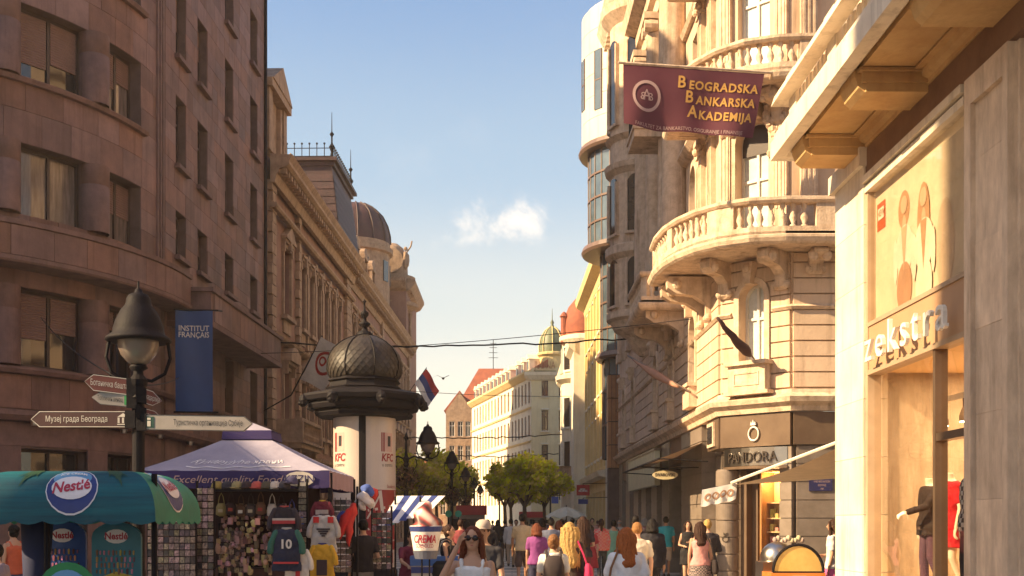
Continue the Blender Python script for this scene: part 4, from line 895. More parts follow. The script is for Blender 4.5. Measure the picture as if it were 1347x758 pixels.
def torus(mb, T, s, d, z, R, r, seg=18, k=6, sz=1.0):
    vs = []; fs = []
    for i in range(seg):
        a = 2 * pi * i / seg
        for j in range(k):
            b = 2 * pi * j / k; rr = R + r * cos(b); vs.append(T(s + rr * cos(a), d + r * sin(b), z + rr * sin(a) * sz))
    for i in range(seg):
        for j in range(k): fs.append((i * k + j, i * k + (j + 1) % k, ((i + 1) % seg) * k + (j + 1) % k, ((i + 1) % seg) * k + j))
    mb.add(vs, fs)
torus(m, TC, 1.06, .1, 3.98, .15, .022, sz=1.15); q = [(.98, 4.2), (1.0, 4.3), (1.03, 4.24), (1.06, 4.34), (1.09, 4.24), (1.12, 4.3), (1.14, 4.2)]; m.extr(TC, q, .07, .13); m.build('crowned_ring_emblem', M_letter, b7)
def cpier(T, a, b, d0, d1, zt=3.64, name='pier_block', n=8, cap=True):
    h = zt / n
    for i in range(n):
        q = MB(); q.cur = R1.random(); q.box(T, a, b, d0, d1, i * h + .012 + (.0 if i else .1), (i + 1) * h - .012); q.build(name, M_greystone, b7)
    q = MB(); q.box(T, a - .04, b + .04, d0, d1 + .05, .0, .1); q.box(T, a + .02, b - .02, d0, d1 - .03, .1, zt); q.build('pier_core', M_greystone, b7)
for i in range(7):
    q = MB(); q.cur = R1.random(); h = 3.08 / 7; q.lathe([(0, i * h + .012), (.285, i * h + .012), (.3, i * h + .022), (.3, (i + 1) * h - .022), (.285, (i + 1) * h - .012), (0, (i + 1) * h - .012)], 5.66, 29.98, 32); q.build('round_pier_drum', M_greystone, b7)
q = MB(); q.lathe([(.27, .02), (.27, 3.1)], 5.66, 29.98, 18); q.build('pier_core', M_greystone, b7)
q = MB(); T6 = lambda s, d, z: (5.66 + (.3 + d) * sin(s / .3 - .35), 29.98 - (.3 + d) * cos(s / .3 - .35), z)
torus(q, T6, 0, .01, 1.28, .075, .012); q.extr(T6, [(-.04, 1.38), (.04, 1.38), (.05, 1.45), (0, 1.42), (-.05, 1.45)], .005, .02); q.build('ring_emblem', M_dkl, b7)
cpier(TF, .12, 1.3, -.5, .0); cpier(TC, CL - .36, CL - .02, -.5, .0)
cpier(TS, 32.6, 36.2, -.9, .05, zt=4.48, n=10); cpier(TS, 31.75, 32.58, -.9, -.35, zt=4.48, n=10)
for a, b in ((38.9, 40.6), (41.9, 43.4), (45.0, 46.4), (47.4, 49.0), (50.5, 52.0), (53.6, 54.9)): cpier(TS, a, b, -.9, .04, zt=4.48, n=9)
m = MB()
for a, b in ((36.22, 38.88), (40.62, 41.88), (43.42, 44.98), (46.42, 47.38), (49.02, 50.48), (52.02, 53.58)): m.box(TS, a, b, -.95, -.8, .1, 4.48)
m.build('shop_window_pane', M_glass, b7)
m = MB()
for a, b in ((36.22, 38.88), (40.62, 41.88), (43.42, 44.98), (46.42, 47.38), (49.02, 50.48), (52.02, 53.58)):
    for s in (a + .04, (a + b) / 2, b - .04): m.box(TS, s - .03, s + .03, -.8, -.72, .1, 4.2)
    m.box(TS, a, b, -.8, -.73, 2.7, 2.8)
stuff(m.build('shop_window_bars', M_bronze, b7))
m = MB(); m.box(TS, 36.22, 55, -.5, -.02, 3.66, 4.49); m.build('shopfront_fascia', M_zfrieze, b7)
# dark doorway and lit display in the chamfer
m = MB(); m.box(TC, .45, .62, -1.2, -.25, 0, 3.1); m.box(TC, .62, .8, -1.25, -.5, 0, 3.1); m.build('door_jamb', M_bronze, b7)
m = MB(); m.box(TC, .8, 1.12, -1.3, -1.24, 0, 3.1); m.box(TC, .4, 1.8, -1.6, -.1, 3.05, 3.16); m.build('doorway', M_darkframe, b7)
m = MB(); m.box(TC, 1.12, 1.17, -.7, -.1, 0, 3.05); m.box(TC, 1.17, 1.76, -.14, -.06, 0, .7); m.build('display_window_frame', mat('orange_wood', (.42, .19, .06), rough=.4), b7)
m = MB(); m.quad(TC(1.17, -.1, .7), TC(1.76, -.1, .7), TC(1.76, -.1, 3.05), TC(1.17, -.1, 3.05)); m.build('display_window_pane', M_zglass, b7)
m = MB(); m.box(TC, 1.17, 1.76, -.75, -.7, .7, 3.05); m.box(TC, 1.17, 1.76, -.7, -.14, 3.0, 3.05); m.box(TC, 1.17, 1.76, -.7, -.14, .66, .7)
for zz in (1.1, 1.45, 1.8, 2.2): m.box(TC, 1.17, 1.76, -.7, -.35, zz, zz + .03)
m.build('display_shelving', Mi, b7)
for zz in (.7, 1.13, 1.48, 1.83):
    for k in range(4):
        q = MB(); q.cur = R1.random(); a = 1.2 + .14 * k; q.box(TC, a, a + .1, -.6, -.45, zz, zz + R1.uniform(.1, .26)); q.build('display_item', mat('jewel_box_card', (.55, .32, .22), rnd=.5, hue=.12, rough=.4, bump=0), b7)
li = bpy.data.lights.new('display_lamp', 'POINT'); li.energy = 14; li.color = (1, .65, .3); li.shadow_soft_size = .08; lo = bpy.data.objects.new('display_lamp', li); COL.objects.link(lo); lo.location = TC(1.45, -.35, 2.75)
m = MB(); m.box(TF, 1.5, 3.0, -1.5, -1.4, 0, 3.64); m.box(TF, 1.32, 3.0, -1.5, -.1, 3.55, 3.64); m.build('side_shop_interior', mat('orange_shop_wall', (.55, .25, .08), rough=.6), b7)
m = MB(); m.box(TC, CL - .1, CL + .05, -1.5, -.35, 0, 3.6); m.box(TF, .1, 1.4, -1.6, -.45, 0, 3.6); m.build('shop_core', M_zfrieze, b7)
# ---------------------------------------------------------------- buildings farther down the street
def gridwin(parent, T, ss, zs, w, rev, fm, gm, cols=2, arch=(), rows=(.7,), sills=None, name='window'):
    out = []
    for s in ss:
        for j, (c, e) in enumerate(zs):
            window(parent, T, s - w / 2, s + w / 2, c, e, rev - .02, fm, gm, cols, rows, arch=j in arch, bar=.07, name=name)
            if sills:
                m = MB(); m.box(T, s - w / 2 - .12, s + w / 2 + .12, -.05, .16, c - .14, c + .002); m.build('window_sill', sills, parent); m = MB(); m.box(T, s - w / 2 - .1, s + w / 2 + .1, 0, .1, e + .08, e + .2); m.build('window_lintel', sills, parent)
    return [(s - w / 2, s + w / 2, c, e, j in arch) for s in ss for j, (c, e) in enumerate(zs)]
def rows_z(n, z0, dz, h): return [(z0 + i * dz, z0 + i * dz + h) for i in range(n)]
# modern white drum building
M_modern = mat('white_smooth_cladding', (.56, .52, .45), (.48, .44, .38), scale=.6, rough=.5, bump=.03, rnd=.05)
b6 = thing('modern_drum_building', 'white modern building with a curved overhanging drum and rounded glass front', 'building', (7, 60, 0))
cx, cy = 6.75, 59.6
m = MB(); m.box(IDT, 5.4, 15, 55.1, 65.9, 0, 24); m.build('wall', M_modern, b6)
for k in range(9):
    for j in range(6):
        a0 = pi * .62 + k * .235; m = MB(); m.cur = R1.random(); z0 = 21.15 + j * 1.12; m.lathe([(3.05, z0 + .01), (3.1, z0 + .01), (3.1, z0 + 1.11), (3.05, z0 + 1.11)], cx, cy, 4, 0, a0 + .002, a0 + .233); m.build('cladding_panel', M_modern, b6)
m = MB(); m.lathe([(3.06, 21), (3.06, 27.9), (2.9, 28.1), (0, 28.1)], cx, cy, 36); m.build('drum_core', M_modern, b6)
M_rim = pm('brown_metal_rim', (.16, .10, .075), .4)
for z, r in ((20.75, 3.2), (15.6, 3.05), (10.1, 2.3)):
    m = MB(); m.lathe([(r - 1.2, z), (r, z + .02), (r + .08, z + .15), (r, z + .38), (r - 1.2, z + .42)], cx, cy, 36); m.build('rim_band', M_rim, b6)
def glasscyl(r, z0, z1, nz, a0=pi * .55, a1=pi * 1.6, n=16):
    m = MB(); m.lathe([(r, z0), (r, z1)], cx, cy, n, 0, a0, a1); m.build('curved_glazing', M_blueglass, b6)
    for i in range(n + 1):
        a = a0 + (a1 - a0) * i / n; q = MB(); q.tube([(cx + (r + .01) * cos(a), cy + (r + .01) * sin(a), z) for z in (z0, z1)], .035, 4); q.build('mullion', M_rim, b6)
    for j in range(1, nz):
        z = z0 + (z1 - z0) * j / nz; q = MB(); q.lathe([(r, z - .05), (r + .05, z - .05), (r + .05, z + .05), (r, z + .05)], cx, cy, n * 2, 0, a0, a1); q.build('transom', M_rim, b6)
glasscyl(2.75, 15.9, 20.8, 4); glasscyl(2.1, 10.4, 15.7, 4, n=12); glasscyl(2.0, 5, 10.2, 3, n=12)
for a, z0, z1 in ((pi * 1.06, 23.0, 25.6), (pi * 1.22, 22.6, 25.6)):
    T = frame(cx + 3.1 * cos(a), cy + 3.1 * sin(a), -sin(a), cos(a), 1); m = MB(); m.box(T, -.22, .22, -.1, .03, z0, z1); w = m.build('drum_window', M_blueglass, b6)
    m = MB(); m.box(T, -.26, -.22, -.1, .05, z0, z1); m.box(T, .22, .26, -.1, .05, z0, z1); m.box(T, -.22, .22, -.1, .045, (z0 + z1) / 2 - .03, (z0 + z1) / 2 + .03); m.build('frame', M_rim, w)
m = MB(); m.box(IDT, 4.75, 5.35, 56.2, 56.9, 0, 4.35); m.build('corner_pillar', M_redback, b6)
M_wood = mat('orange_wood_lattice', (.42, .20, .09), (.3, .13, .06), rough=.5, bump=.1)
for i in range(3):
    for j in range(4):
        m = MB(); m.box(IDT, 4.72 + .21 * i, 4.9 + .21 * i, 56.1, 56.9, 4.4 + 1.15 * j, 5.5 + 1.15 * j); m.build('lattice_panel', M_wood, b6)
m = MB(); m.box(IDT, 4.75, 5.35, 56.2, 56.85, 4.35, 9); m.build('lattice_core', M_darkframe, b6)
# long yellow building
XR = lambda Y: 6.26 - .0123 * Y
TR = frame(6.26, 0, -.0123, 1, -1)
b5 = thing('yellow_terrace_building', 'long yellow stucco building with bracketed cornice beyond the white drum', 'building', (8, 78, 0))
ss = [67.4 + 2.35 * i for i in range(6)]; zs = rows_z(3, 5.6, 3.9, 2.5)
m = MB(); wall(m, TR, 66, 81, 0, 17.3, [(s - .55, s + .55, c, e) for s in ss for c, e in zs] + [(s - .8, s + .8, .4, 3.6) for s in ss], .25); m.quad((XR(66), 66, 0), (15, 66, 0), (15, 66, 17.3), (XR(66), 66, 17.3)); m.add([(XR(66), 66, 17.3), (15, 66, 17.3), (15, 81, 17.3), (XR(81), 81, 17.3)], [(0, 1, 2, 3)]); m.build('wall', M_yellow, b5)
gridwin(b5, TR, ss, zs, 1.1, .25, M_whiteframe, M_glass, sills=M_white)
for s in ss: window(b5, TR, s - .8, s + .8, .4, 3.6, .22, M_darkframe, M_glass, 2, (.8,), name='shop_window')
m = MB(); m.sweep([(XR(81), 81), (XR(66), 66)], [(-.1, 16.2), (.1, 16.2), (.2, 16.6), (.7, 16.9), (.8, 17.3), (-.1, 17.4)]); m.build('roof_cornice', M_yellow, b5)
m = MB(); m.sweep([(XR(81), 81), (XR(66), 66)], [(-.1, 4.3), (.4, 4.4), (.5, 4.7), (-.1, 4.8)]); m.build('string_course', M_white, b5)
for s in [66.2 + 2.35 * i for i in range(7)]:
    m = MB(); m.box(TR, s - .2, s + .2, 0, .14, 5, 16.2); m.build('pilaster', M_yellow, b5)
# red domed building
b4 = thing('red_domed_building', 'cream building with a brick red dome on a round corner tower', 'building', (7, 97, 0))
m = MB(); m.box(IDT, 4.4, 15, 81.1, 104, 0, 14.6); m.build('wall', M_white, b4)
cx, cy = 5.45, 87.0
m = MB(); m.lathe([(1.65, 0), (1.65, 12.2), (2.1, 12.5), (2.15, 12.8), (1.6, 12.9), (1.6, 15.2), (1.85, 15.5), (1.85, 15.8), (1.5, 15.9)], cx, cy, 24); m.build('tower_wall', M_white, b4)
m = MB(); m.smooth = True; m.lathe([(1.55, 15.8), (1.6, 16.4), (1.5, 17.2), (1.15, 18.1), (.65, 18.7), (.25, 19.0), (.1, 19.5), (0, 20.3)], cx, cy, 24); m.build('dome', M_redroof, b4)
m = MB(); m.lathe([(.25, 15.2), (.25, 17.2), (.35, 17.3), (.15, 17.6), (0, 17.7)], cx - 1.5, cy - .5, 10); m.build('chimney', M_redroof, b4)
for a in (pi * 1.0, pi * 1.22, pi * 1.45):
    T = frame(cx + 1.63 * cos(a), cy + 1.63 * sin(a), -sin(a), cos(a), 1)
    for z0, z1 in rows_z(2, 5.6, 3.3, 2.2) + [(13.2, 14.9)]:
        m = MB(); m.box(T, -.33, .33, -.1, .04, z0, z1); w = m.build('tower_window', M_glass, b4); m = MB(); m.box(T, -.42, .42, -.1, .1, z0 - .14, z0); m.box(T, -.4, -.33, -.1, .08, z0, z1); m.box(T, .33, .4, -.1, .08, z0, z1); m.build('frame', M_whiteframe, w)
m = MB(); m.lathe([(1.8, 4.5), (2.7, 4.8), (2.75, 5.0), (2.5, 5.0), (2.5, 5.8), (2.6, 5.9), (2.4, 5.9), (1.8, 5.0)], cx, cy, 24); m.build('balcony', M_tantrim, b4)
for Y in (91, 93.5, 96, 98.5, 101):
    for z0, z1 in rows_z(3, 5.2, 3.1, 2.0): window(b4, frame(4.39, 0, 0, 1, -1), Y - .5, Y + .5, z0, z1, 0, M_whiteframe, M_glass, 2, (.7,))
m = MB(); m.sweep([(4.4, 104), (4.4, 81)], [(-.1, 13.8), (.35, 14.2), (.45, 14.6), (-.1, 14.7)]); m.build('roof_cornice', M_white, b4)
# green domed corner and the long facade bending left
M_paleyel = mat('pale_yellow_stucco', (.74, .62, .38), (.62, .5, .28), scale=.5, streak=.3)
b3f = thing('green_domed_building', 'yellow corner building with a small green ribbed dome and rooftop letters', 'building', (3.4, 114, 0))
m = MB(); T = frame(1.9, 112, 1, 0, 1); zs = rows_z(4, 3.9, 3.4, 2.0); wall(m, T, 0, 4.0, 0, 16.9, [(1.0, 1.65, c, e) for c, e in zs] + [(2.7, 3.3, c, e) for c, e in zs], .2); m.box(IDT, 1.95, 10, 112.3, 121, 0, 16.85); m.build('wall', M_paleyel, b3f)
gridwin(b3f, T, (1.325, 3.0), zs, .62, .2, M_redback, M_glass, sills=M_white)
m = MB(); m.sweep([(1.6, 121), (1.9, 112), (6, 112)], [(-.1, 15.6), (.2, 15.7), (.6, 16.1), (.7, 16.4), (-.1, 16.5)]); m.build('roof_cornice', M_white, b3f)
m = MB(); m.sweep([(1.6, 121), (1.9, 112), (6, 112)], [(-.1, 6.7), (.3, 6.8), (.4, 7.0), (-.1, 7.1)]); m.build('string_course', M_white, b3f)
m = MB(); m.lathe([(1.25, 16.5), (1.25, 18.1), (1.5, 18.3), (1.5, 18.5), (1.2, 18.6)], 4.0, 113.6, 16); m.build('dome_drum', M_yellow, b3f)
M_green = mat('green_copper_dome', (.17, .19, .10), (.09, .10, .06), rough=.5, bump=.2)
m = MB(); m.smooth = True; m.lathe([(1.25, 18.5), (1.28, 19.2), (1.1, 20.1), (.7, 20.8), (.3, 21.1), (.12, 21.4), (.2, 21.6), (.05, 21.9), (.02, 23.0), (0, 23.0)], 4.0, 113.6, 16); m.build('dome', M_green, b3f)
for i in range(8):
    a = 2 * pi * i / 8; m = MB(); m.tube([(4 + r * cos(a), 113.6 + r * sin(a), z) for r, z in ((1.3, 18.5), (1.33, 19.2), (1.15, 20.1), (.74, 20.8), (.3, 21.15))], .05, 4); m.build('dome_rib', M_yellow, b3f)
m = MB(); m.box(frame(2, 111.8, 1, 0, 1), .2, 2.3, 0, .06, 16.5, 16.56); m.build('letter_rail', M_iron, b3f)
letters(frame(2.0, 111.7, 1, 0, 1), 'JUDNA', 1.2, 17.0, .0, 1.05, M_wood, b3f, fit=2.1, depth=.05)
DX, DY = -6.9, 30.0; TD = frame(1.9, 112.05, DX, DY, -1); LD = math.hypot(DX, DY)
b2f = thing('dormered_terrace', 'long pale facade with a line of roof dormers where the street bends', 'building', (-1, 126, 0))
ss1 = [1.0 + 1.45 * i for i in range(6)]; ss2 = [10.2 + 1.7 * i for i in range(12)]
zs = rows_z(4, 3.6, 3.3, 2.1)
op = [(s - .35, s + .35, c, e) for s in ss1 + ss2 for c, e in zs]
m = MB(); wall(m, TD, 0, 9.2, 0, 16.4, [o for o in op if o[1] < 9.2], .2); m.build('wall', M_white, b2f)
m = MB(); wall(m, TD, 9.2, LD, 0, 16.4, [o for o in op if o[0] > 9.2], .2); m.build('wall', M_white, b2f)
m = MB(); a_, b_ = TD(0, -.25, 0), TD(LD, -.25, 0); m.prism([a_[:2], b_[:2], (b_[0] + 9, b_[1] + 2), (a_[0] + 9, a_[1] + 2)], 0, 16.35); m.build('rear_block', M_white, b2f)
gridwin(b2f, TD, ss1, zs, .7, .2, M_wood, M_glass, sills=None); gridwin(b2f, TD, ss2, zs, .7, .2, M_wood, M_glass, sills=None)
m = MB()
for z in (6.2, 9.6, 12.9): m.sweep([TD(LD, 0, 0)[:2], TD(0, 0, 0)[:2]], [(-.05, z), (.12, z), (.18, z + .15), (-.05, z + .2)])
m.build('string_course', M_yellow, b2f)
m = MB(); m.sweep([TD(LD, 0, 0)[:2], TD(0, 0, 0)[:2]], [(-.1, 15.9), (.2, 16.0), (.6, 16.4), (.6, 16.6), (-.1, 16.7)]); m.build('roof_cornice', M_yellow, b2f)
m = MB(); m.add([TD(0, .1, 16.65), TD(LD, .1, 16.65), TD(LD, -3.5, 19.0), TD(0, -3.5, 19.0), TD(LD, -7, 16.65), TD(0, -7, 16.65)], [(0, 1, 2, 3), (3, 2, 4, 5), (0, 3, 5), (1, 4, 2)]); m.build('roof', M_redroof, b2f)
for s in [10.5 + 2.1 * i for i in range(10)] + [2, 4.4, 6.8]:
    m = MB(); m.box(TD, s - .5, s + .5, -2.2, -.15, 16.7, 18.0); m.extr(TD, [(s - .6, 18.0), (s + .6, 18.0), (s, 18.5)], -2.2, -.05); m.build('dormer', M_white, b2f); m = MB(); m.box(TD, s - .26, s + .26, -.15, -.1, 17.0, 17.8); m.build('dormer_pane', M_glass, b2f)
b1f = thing('red_gabled_building', 'tan building with a steep red tiled gable and hipped roof closing the street', 'building', (-7, 152, 0))
T = frame(-8.7, 150, 1, 0, 1); zs = rows_z(4, 3.4, 3.2, 2.0)
m = MB(); wall(m, T, 0, 3.6, 0, 16.3, [(s - .35, s + .35, c, e) for s in (.8, 1.9, 2.9) for c, e in zs], .2); m.box(IDT, -8.65, -4, 150.25, 166, 0, 16.2); m.box(IDT, -4.0, 3, 148, 168, 0, 16.2); m.extr(T, [(0, 16.3), (3.6, 16.3), (1.8, 18.8)], -.3, 0); m.build('wall', M_tantrim, b1f)
gridwin(b1f, T, (.8, 1.9, 2.9), zs, .7, .2, M_whiteframe, M_glass)
m = MB(); m.extr(T, [(-.3, 16.4), (3.9, 16.4), (1.8, 19.1)], -14, -.35); m.build('roof', M_redroof, b1f)
m = MB(); m.add([(-8.0, 153, 16.3), (2, 153, 16.3), (2, 170, 16.3), (-8.0, 170, 16.3), (-4.6, 158, 23.0), (0.2, 158, 23.0)], [(0, 1, 5, 4), (1, 2, 5), (2, 3, 4, 5), (3, 0, 4)]); m.build('roof', M_redroof, b1f)
m = MB(); m.tube([(-2.6, 158, 22.9), (-2.6, 158, 27)], .05, 4)
for z in (24.5, 25.2, 25.9, 26.5): m.tube([(-3.3 + .1 * (z - 24), 158, z), (-1.9 - .1 * (z - 24), 158, z)], .035, 4)
m.build('roof_antenna', M_iron, b1f)
b0f = thing('low_tan_house', 'low tan house half hidden by the trees at the far left end of the street', 'building', (-17, 168, 0))
m = MB(); T = frame(-24, 165, 1, 0, 1); wall(m, T, 0, 15, 0, 9, [(s - .4, s + .4, c, e) for s in (1.5, 4, 6.5, 9, 11.5, 14) for c, e in rows_z(2, 2.8, 3, 1.8)], .2); m.box(IDT, -23.9, -9.1, 165.3, 172, 0, 8.9); m.build('wall', M_tantrim, b0f)
gridwin(b0f, T, (1.5, 4, 6.5, 9, 11.5, 14), rows_z(2, 2.8, 3, 1.8), .8, .2, M_whiteframe, M_glass)
m = MB(); m.extr(lambda s, d, z: (d, s, z), [(164.6, 9), (172.4, 9), (168.5, 11)], -24.3, -8.8); m.build('roof', M_redroof, b0f)

# ---------------------------------------------------------------- trees
M_leaf = mat('brightened_leaf_green', (.66, .62, .06), (.48, .48, .05), scale=1.0, rough=.55, bump=0, rnd=.5, hue=.03)  # both leaf colours raised to stand in for sunlight the buildings block
M_leafd = mat('brightened_olive_leaf', (.56, .50, .06), (.36, .33, .045), scale=1.0, rough=.6, bump=0, rnd=.5, hue=.03)
for _m in (M_leaf, M_leafd):   # leaves let some light through
    t_ = _m.node_tree; b_s = t_.nodes['Principled BSDF']; tl_ = node(t_, 'ShaderNodeBsdfTranslucent'); mx_ = node(t_, 'ShaderNodeMixShader'); mx_.inputs[0].default_value = .5
    src_ = b_s.inputs['Base Color'].links[0].from_socket; t_.links.new(src_, tl_.inputs[0]); t_.links.new(b_s.outputs[0], mx_.inputs[1]); t_.links.new(tl_.outputs[0], mx_.inputs[2]); t_.links.new(mx_.outputs[0], [n for n in t_.nodes if n.type == 'OUTPUT_MATERIAL'][0].inputs[0])
M_bark = mat('grey_brown_bark', (.12, .08, .055), rough=.9, bump=.6, bscale=18)
def tree(x, y, zc, rx, rz, label, n=2600, leaf=.15, mt=None, seed=1, group='trees lining the middle of the street'):
    rg = random.Random(seed); t = thing('street_tree', label, 'tree', (x, y, 0), group=group); m = MB()
    m.tube([(x, y, 0), (x + .04, y, zc * .35), (x - .02, y + .03, zc * .75)], [.17, .13, .1], 8)
    tips = []
    for i in range(8):
        a = rg.uniform(0, 6.28); e = (x + rx * .62 * cos(a), y + rx * .62 * sin(a), zc + rg.uniform(-.4, .7) * rz); mid = (x + rx * .25 * cos(a), y + rx * .25 * sin(a), zc * .85)
        m.tube([(x, y, zc * .66), mid, e], [.08, .055, .02], 5); tips.append(e)
    m.build('trunk', M_bark, t)
    c = MB(); cl = []
    for i in range(26):
        a, b = rg.uniform(0, 6.28), rg.uniform(-.9, 1.3); r = rg.uniform(.35, .95); cl.append((x + rx * r * cos(a) * cos(b), y + rx * r * sin(a) * cos(b), zc + rz * .85 * r * sin(b) + .15 * rz, rg.uniform(.16, .34) * rx, rg.random()))
    for i in range(n):
        k = rg.choice(cl); u = Vector((rg.gauss(0, 1), rg.gauss(0, 1), rg.gauss(0, .6))).normalized() * k[3] * rg.uniform(.3, 1.35)
        p = Vector((k[0], k[1], k[2])) + u; nrm = Vector((rg.gauss(0, 1), rg.gauss(0, 1), rg.gauss(0, 1) + .5)).normalized(); s = leaf * rg.uniform(.6, 1.3)
        a = nrm.orthogonal().normalized() * s; b = nrm.cross(a).normalized() * s * .6; c.cur = .6 * k[4] + .4 * rg.random()
        c.add([tuple(p - a), tuple(p + b), tuple(p + a), tuple(p - b)], [(0, 1, 2, 3)])
    c.build('crown', mt or M_leaf, t)
for i, (px, Y, py, r, hz, lb, mt) in enumerate([
    (664, 74, 640, 1.5, 1.6, 'bright green street tree left of the pair in mid street', M_leaf), (690, 64, 636, 1.9, 1.5, 'broad street tree with brightened leaves in front of the white facade', M_leaf), (716, 78, 642, 1.7, 1.4, 'street tree nearest the red domed building on the right', M_leaf), (672, 88, 645, 1.6, 1.3, 'smaller tree behind the broad bright tree in mid street', M_leaf),
    (545, 76, 634, 2.3, 2.0, 'dark olive tree just right of the advertising column', M_leafd), (574, 84, 628, 2.6, 2.3, 'tree with brightened leaves between the double lamp and single lamp', M_leaf), (598, 88, 640, 1.7, 1.6, 'olive tree behind the single street lamp', M_leafd), (590, 104, 640, 2.8, 2.0, 'far tree at the left end of the lamp row', M_leafd)]):
    p = wpos(px, py, Y); tree(p.x, Y, p.z, r, hz, lb, seed=20 + i, mt=mt, n=4200, leaf=.13 + .0006 * Y)
# ---------------------------------------------------------------- street lamps
M_milk = mat('milky_lamp_globe', (.20, .155, .135), rough=.25, bump=0, spec=.6)
def lamp_head(t, x, z, s=1.0):
    m = MB(); m.smooth = True; m.lathe([(.012, .70), (.015, .62), (.04, .6), (.05, .56), (.11, .54), (.14, .49), (.15, .42), (.2, .36), (.26, .24), (.29, .14), (.3, .08), (.37, .03), (.38, 0), (.34, -.02), (.05, .02)], x, 0, 20, z); m.build('lamp_shade', M_iron, t, local=True)
    m = MB(); m.smooth = True; m.lathe([(.24, .0), (.235, -.08), (.2, -.17), (.12, -.26), (.06, -.29)], x, 0, 16, z); m.build('globe', M_milk, t, local=True)
    m = MB(); m.smooth = True; m.lathe([(.0, .0), (.09, -.01), (.11, -.05), (.05, -.09), (.05, -.16), (0, -.17)], x, 0, 12, z - .27); m.build('globe_cup', M_iron, t, local=True)
    for sg in (-1, 1):
        m = MB(); m.tube([(x + sg * .33, 0, z), (x + sg * .36, 0, z - .2), (x + sg * .3, 0, z - .38), (x + sg * .15, 0, z - .47), (x, 0, z - .44)], .022, 6); m.build('globe_bracket', M_iron, t, local=True)
def lamp(x, y, rz, label, double=False, z=4.0, group='cast iron street lamps'):
    t = thing('street_lamp', label, 'street lamp', (x, y, 0), rz, group)
    top = z - .42
    m = MB(); m.lathe([(.22, 0), (.22, .25), (.16, .3), (.14, .8), (.17, .85), (.1, .95), (.075, 1.2), (.07, top - .3), (.1, top - .25), (.07, top - .18), (.1, top - .1), (.11, top - .04), (.06, top + .02), (.05, top + .1), (0, top + .1)], 0, 0, 14); m.build('pole', M_iron, t, local=True)
    if not double: lamp_head(t, 0, z)
    else:
        for sg in (-1, 1):
            m = MB(); m.tube([(0, 0, top - .1), (sg * .25, 0, top + .02), (sg * .5, 0, top - .05), (sg * .68, 0, top - .12)], .03, 6); m.tube([(0, 0, top - .6), (sg * .2, 0, top - .5), (sg * .34, 0, top - .25), (sg * .3, 0, top - .05)], .018, 5); m.build('arm', M_iron, t, local=True); lamp_head(t, sg * .68, z)
        m = MB(); m.lathe([(.05, 0), (.03, .5), (.07, .6), (0, .8)], 0, 0, 8, top); m.build('finial', M_iron, t, local=True)
    return t
lamp(-4.39, 13.4, .2, 'large dark street lamp carrying the finger signs beside the ice cream stall', z=3.85)
lamp(-3.34, 36, .05, 'double headed street lamp just right of the advertising column', True, z=4.2)
lamp(-2.85, 54, 0, 'single street lamp in front of the bright tree', z=4.5)
lamp(-2.85, 70, 0, 'third lamp along the left row beyond the single lamp', z=4.5)
lamp(-2.85, 86, 0, 'fourth lamp along the left row seen small', z=4.5)
lamp(-2.85, 102, 0, 'farthest lamp of the left row', z=4.5)
lamp(3.1, 92, 0, 'far street lamp by the blue sign on the right', z=4.5)
lamp(-1.1, 100, 0, 'far lamp showing between the two tree groups', z=4.5)
for (x, y, z, lb) in ((-2.85, 54, 3.0, 'on the single lamp'), (-3.34, 36, 3.1, 'on the double lamp'), (-2.85, 70, 3.0, 'on the third lamp')):
    t = thing('hanging_flower_basket', 'round basket of trailing red brown flowers hung ' + lb, 'flower basket', (x, y, z), group='flower baskets on the lamps'); c = MB(); rg = random.Random(int(y))
    for i in range(500):
        u = Vector((rg.gauss(0, 1), rg.gauss(0, 1), rg.gauss(0, 1))).normalized() * .38 * rg.uniform(.6, 1.1); p = Vector((x, y - .0, z)) + u; s = .05; a = Vector((rg.gauss(0, 1), rg.gauss(0, 1), rg.gauss(0, 1))).normalized() * s; b = a.orthogonal().normalized() * s * .7; c.cur = rg.random(); c.add([tuple(p - a), tuple(p + b), tuple(p + a), tuple(p - b)], [(0, 1, 2, 3)])
    c.build('flowers', mat('trailing_flowers', (.13, .05, .03), (.05, .05, .015), rnd=.6, hue=.05, bump=0), t)
    m = MB(); m.lathe([(0, -.25), (.2, -.2), (.28, 0), (.3, .02), (.25, 0)], x, y, 10, z); m.build('basket', M_iron, t)

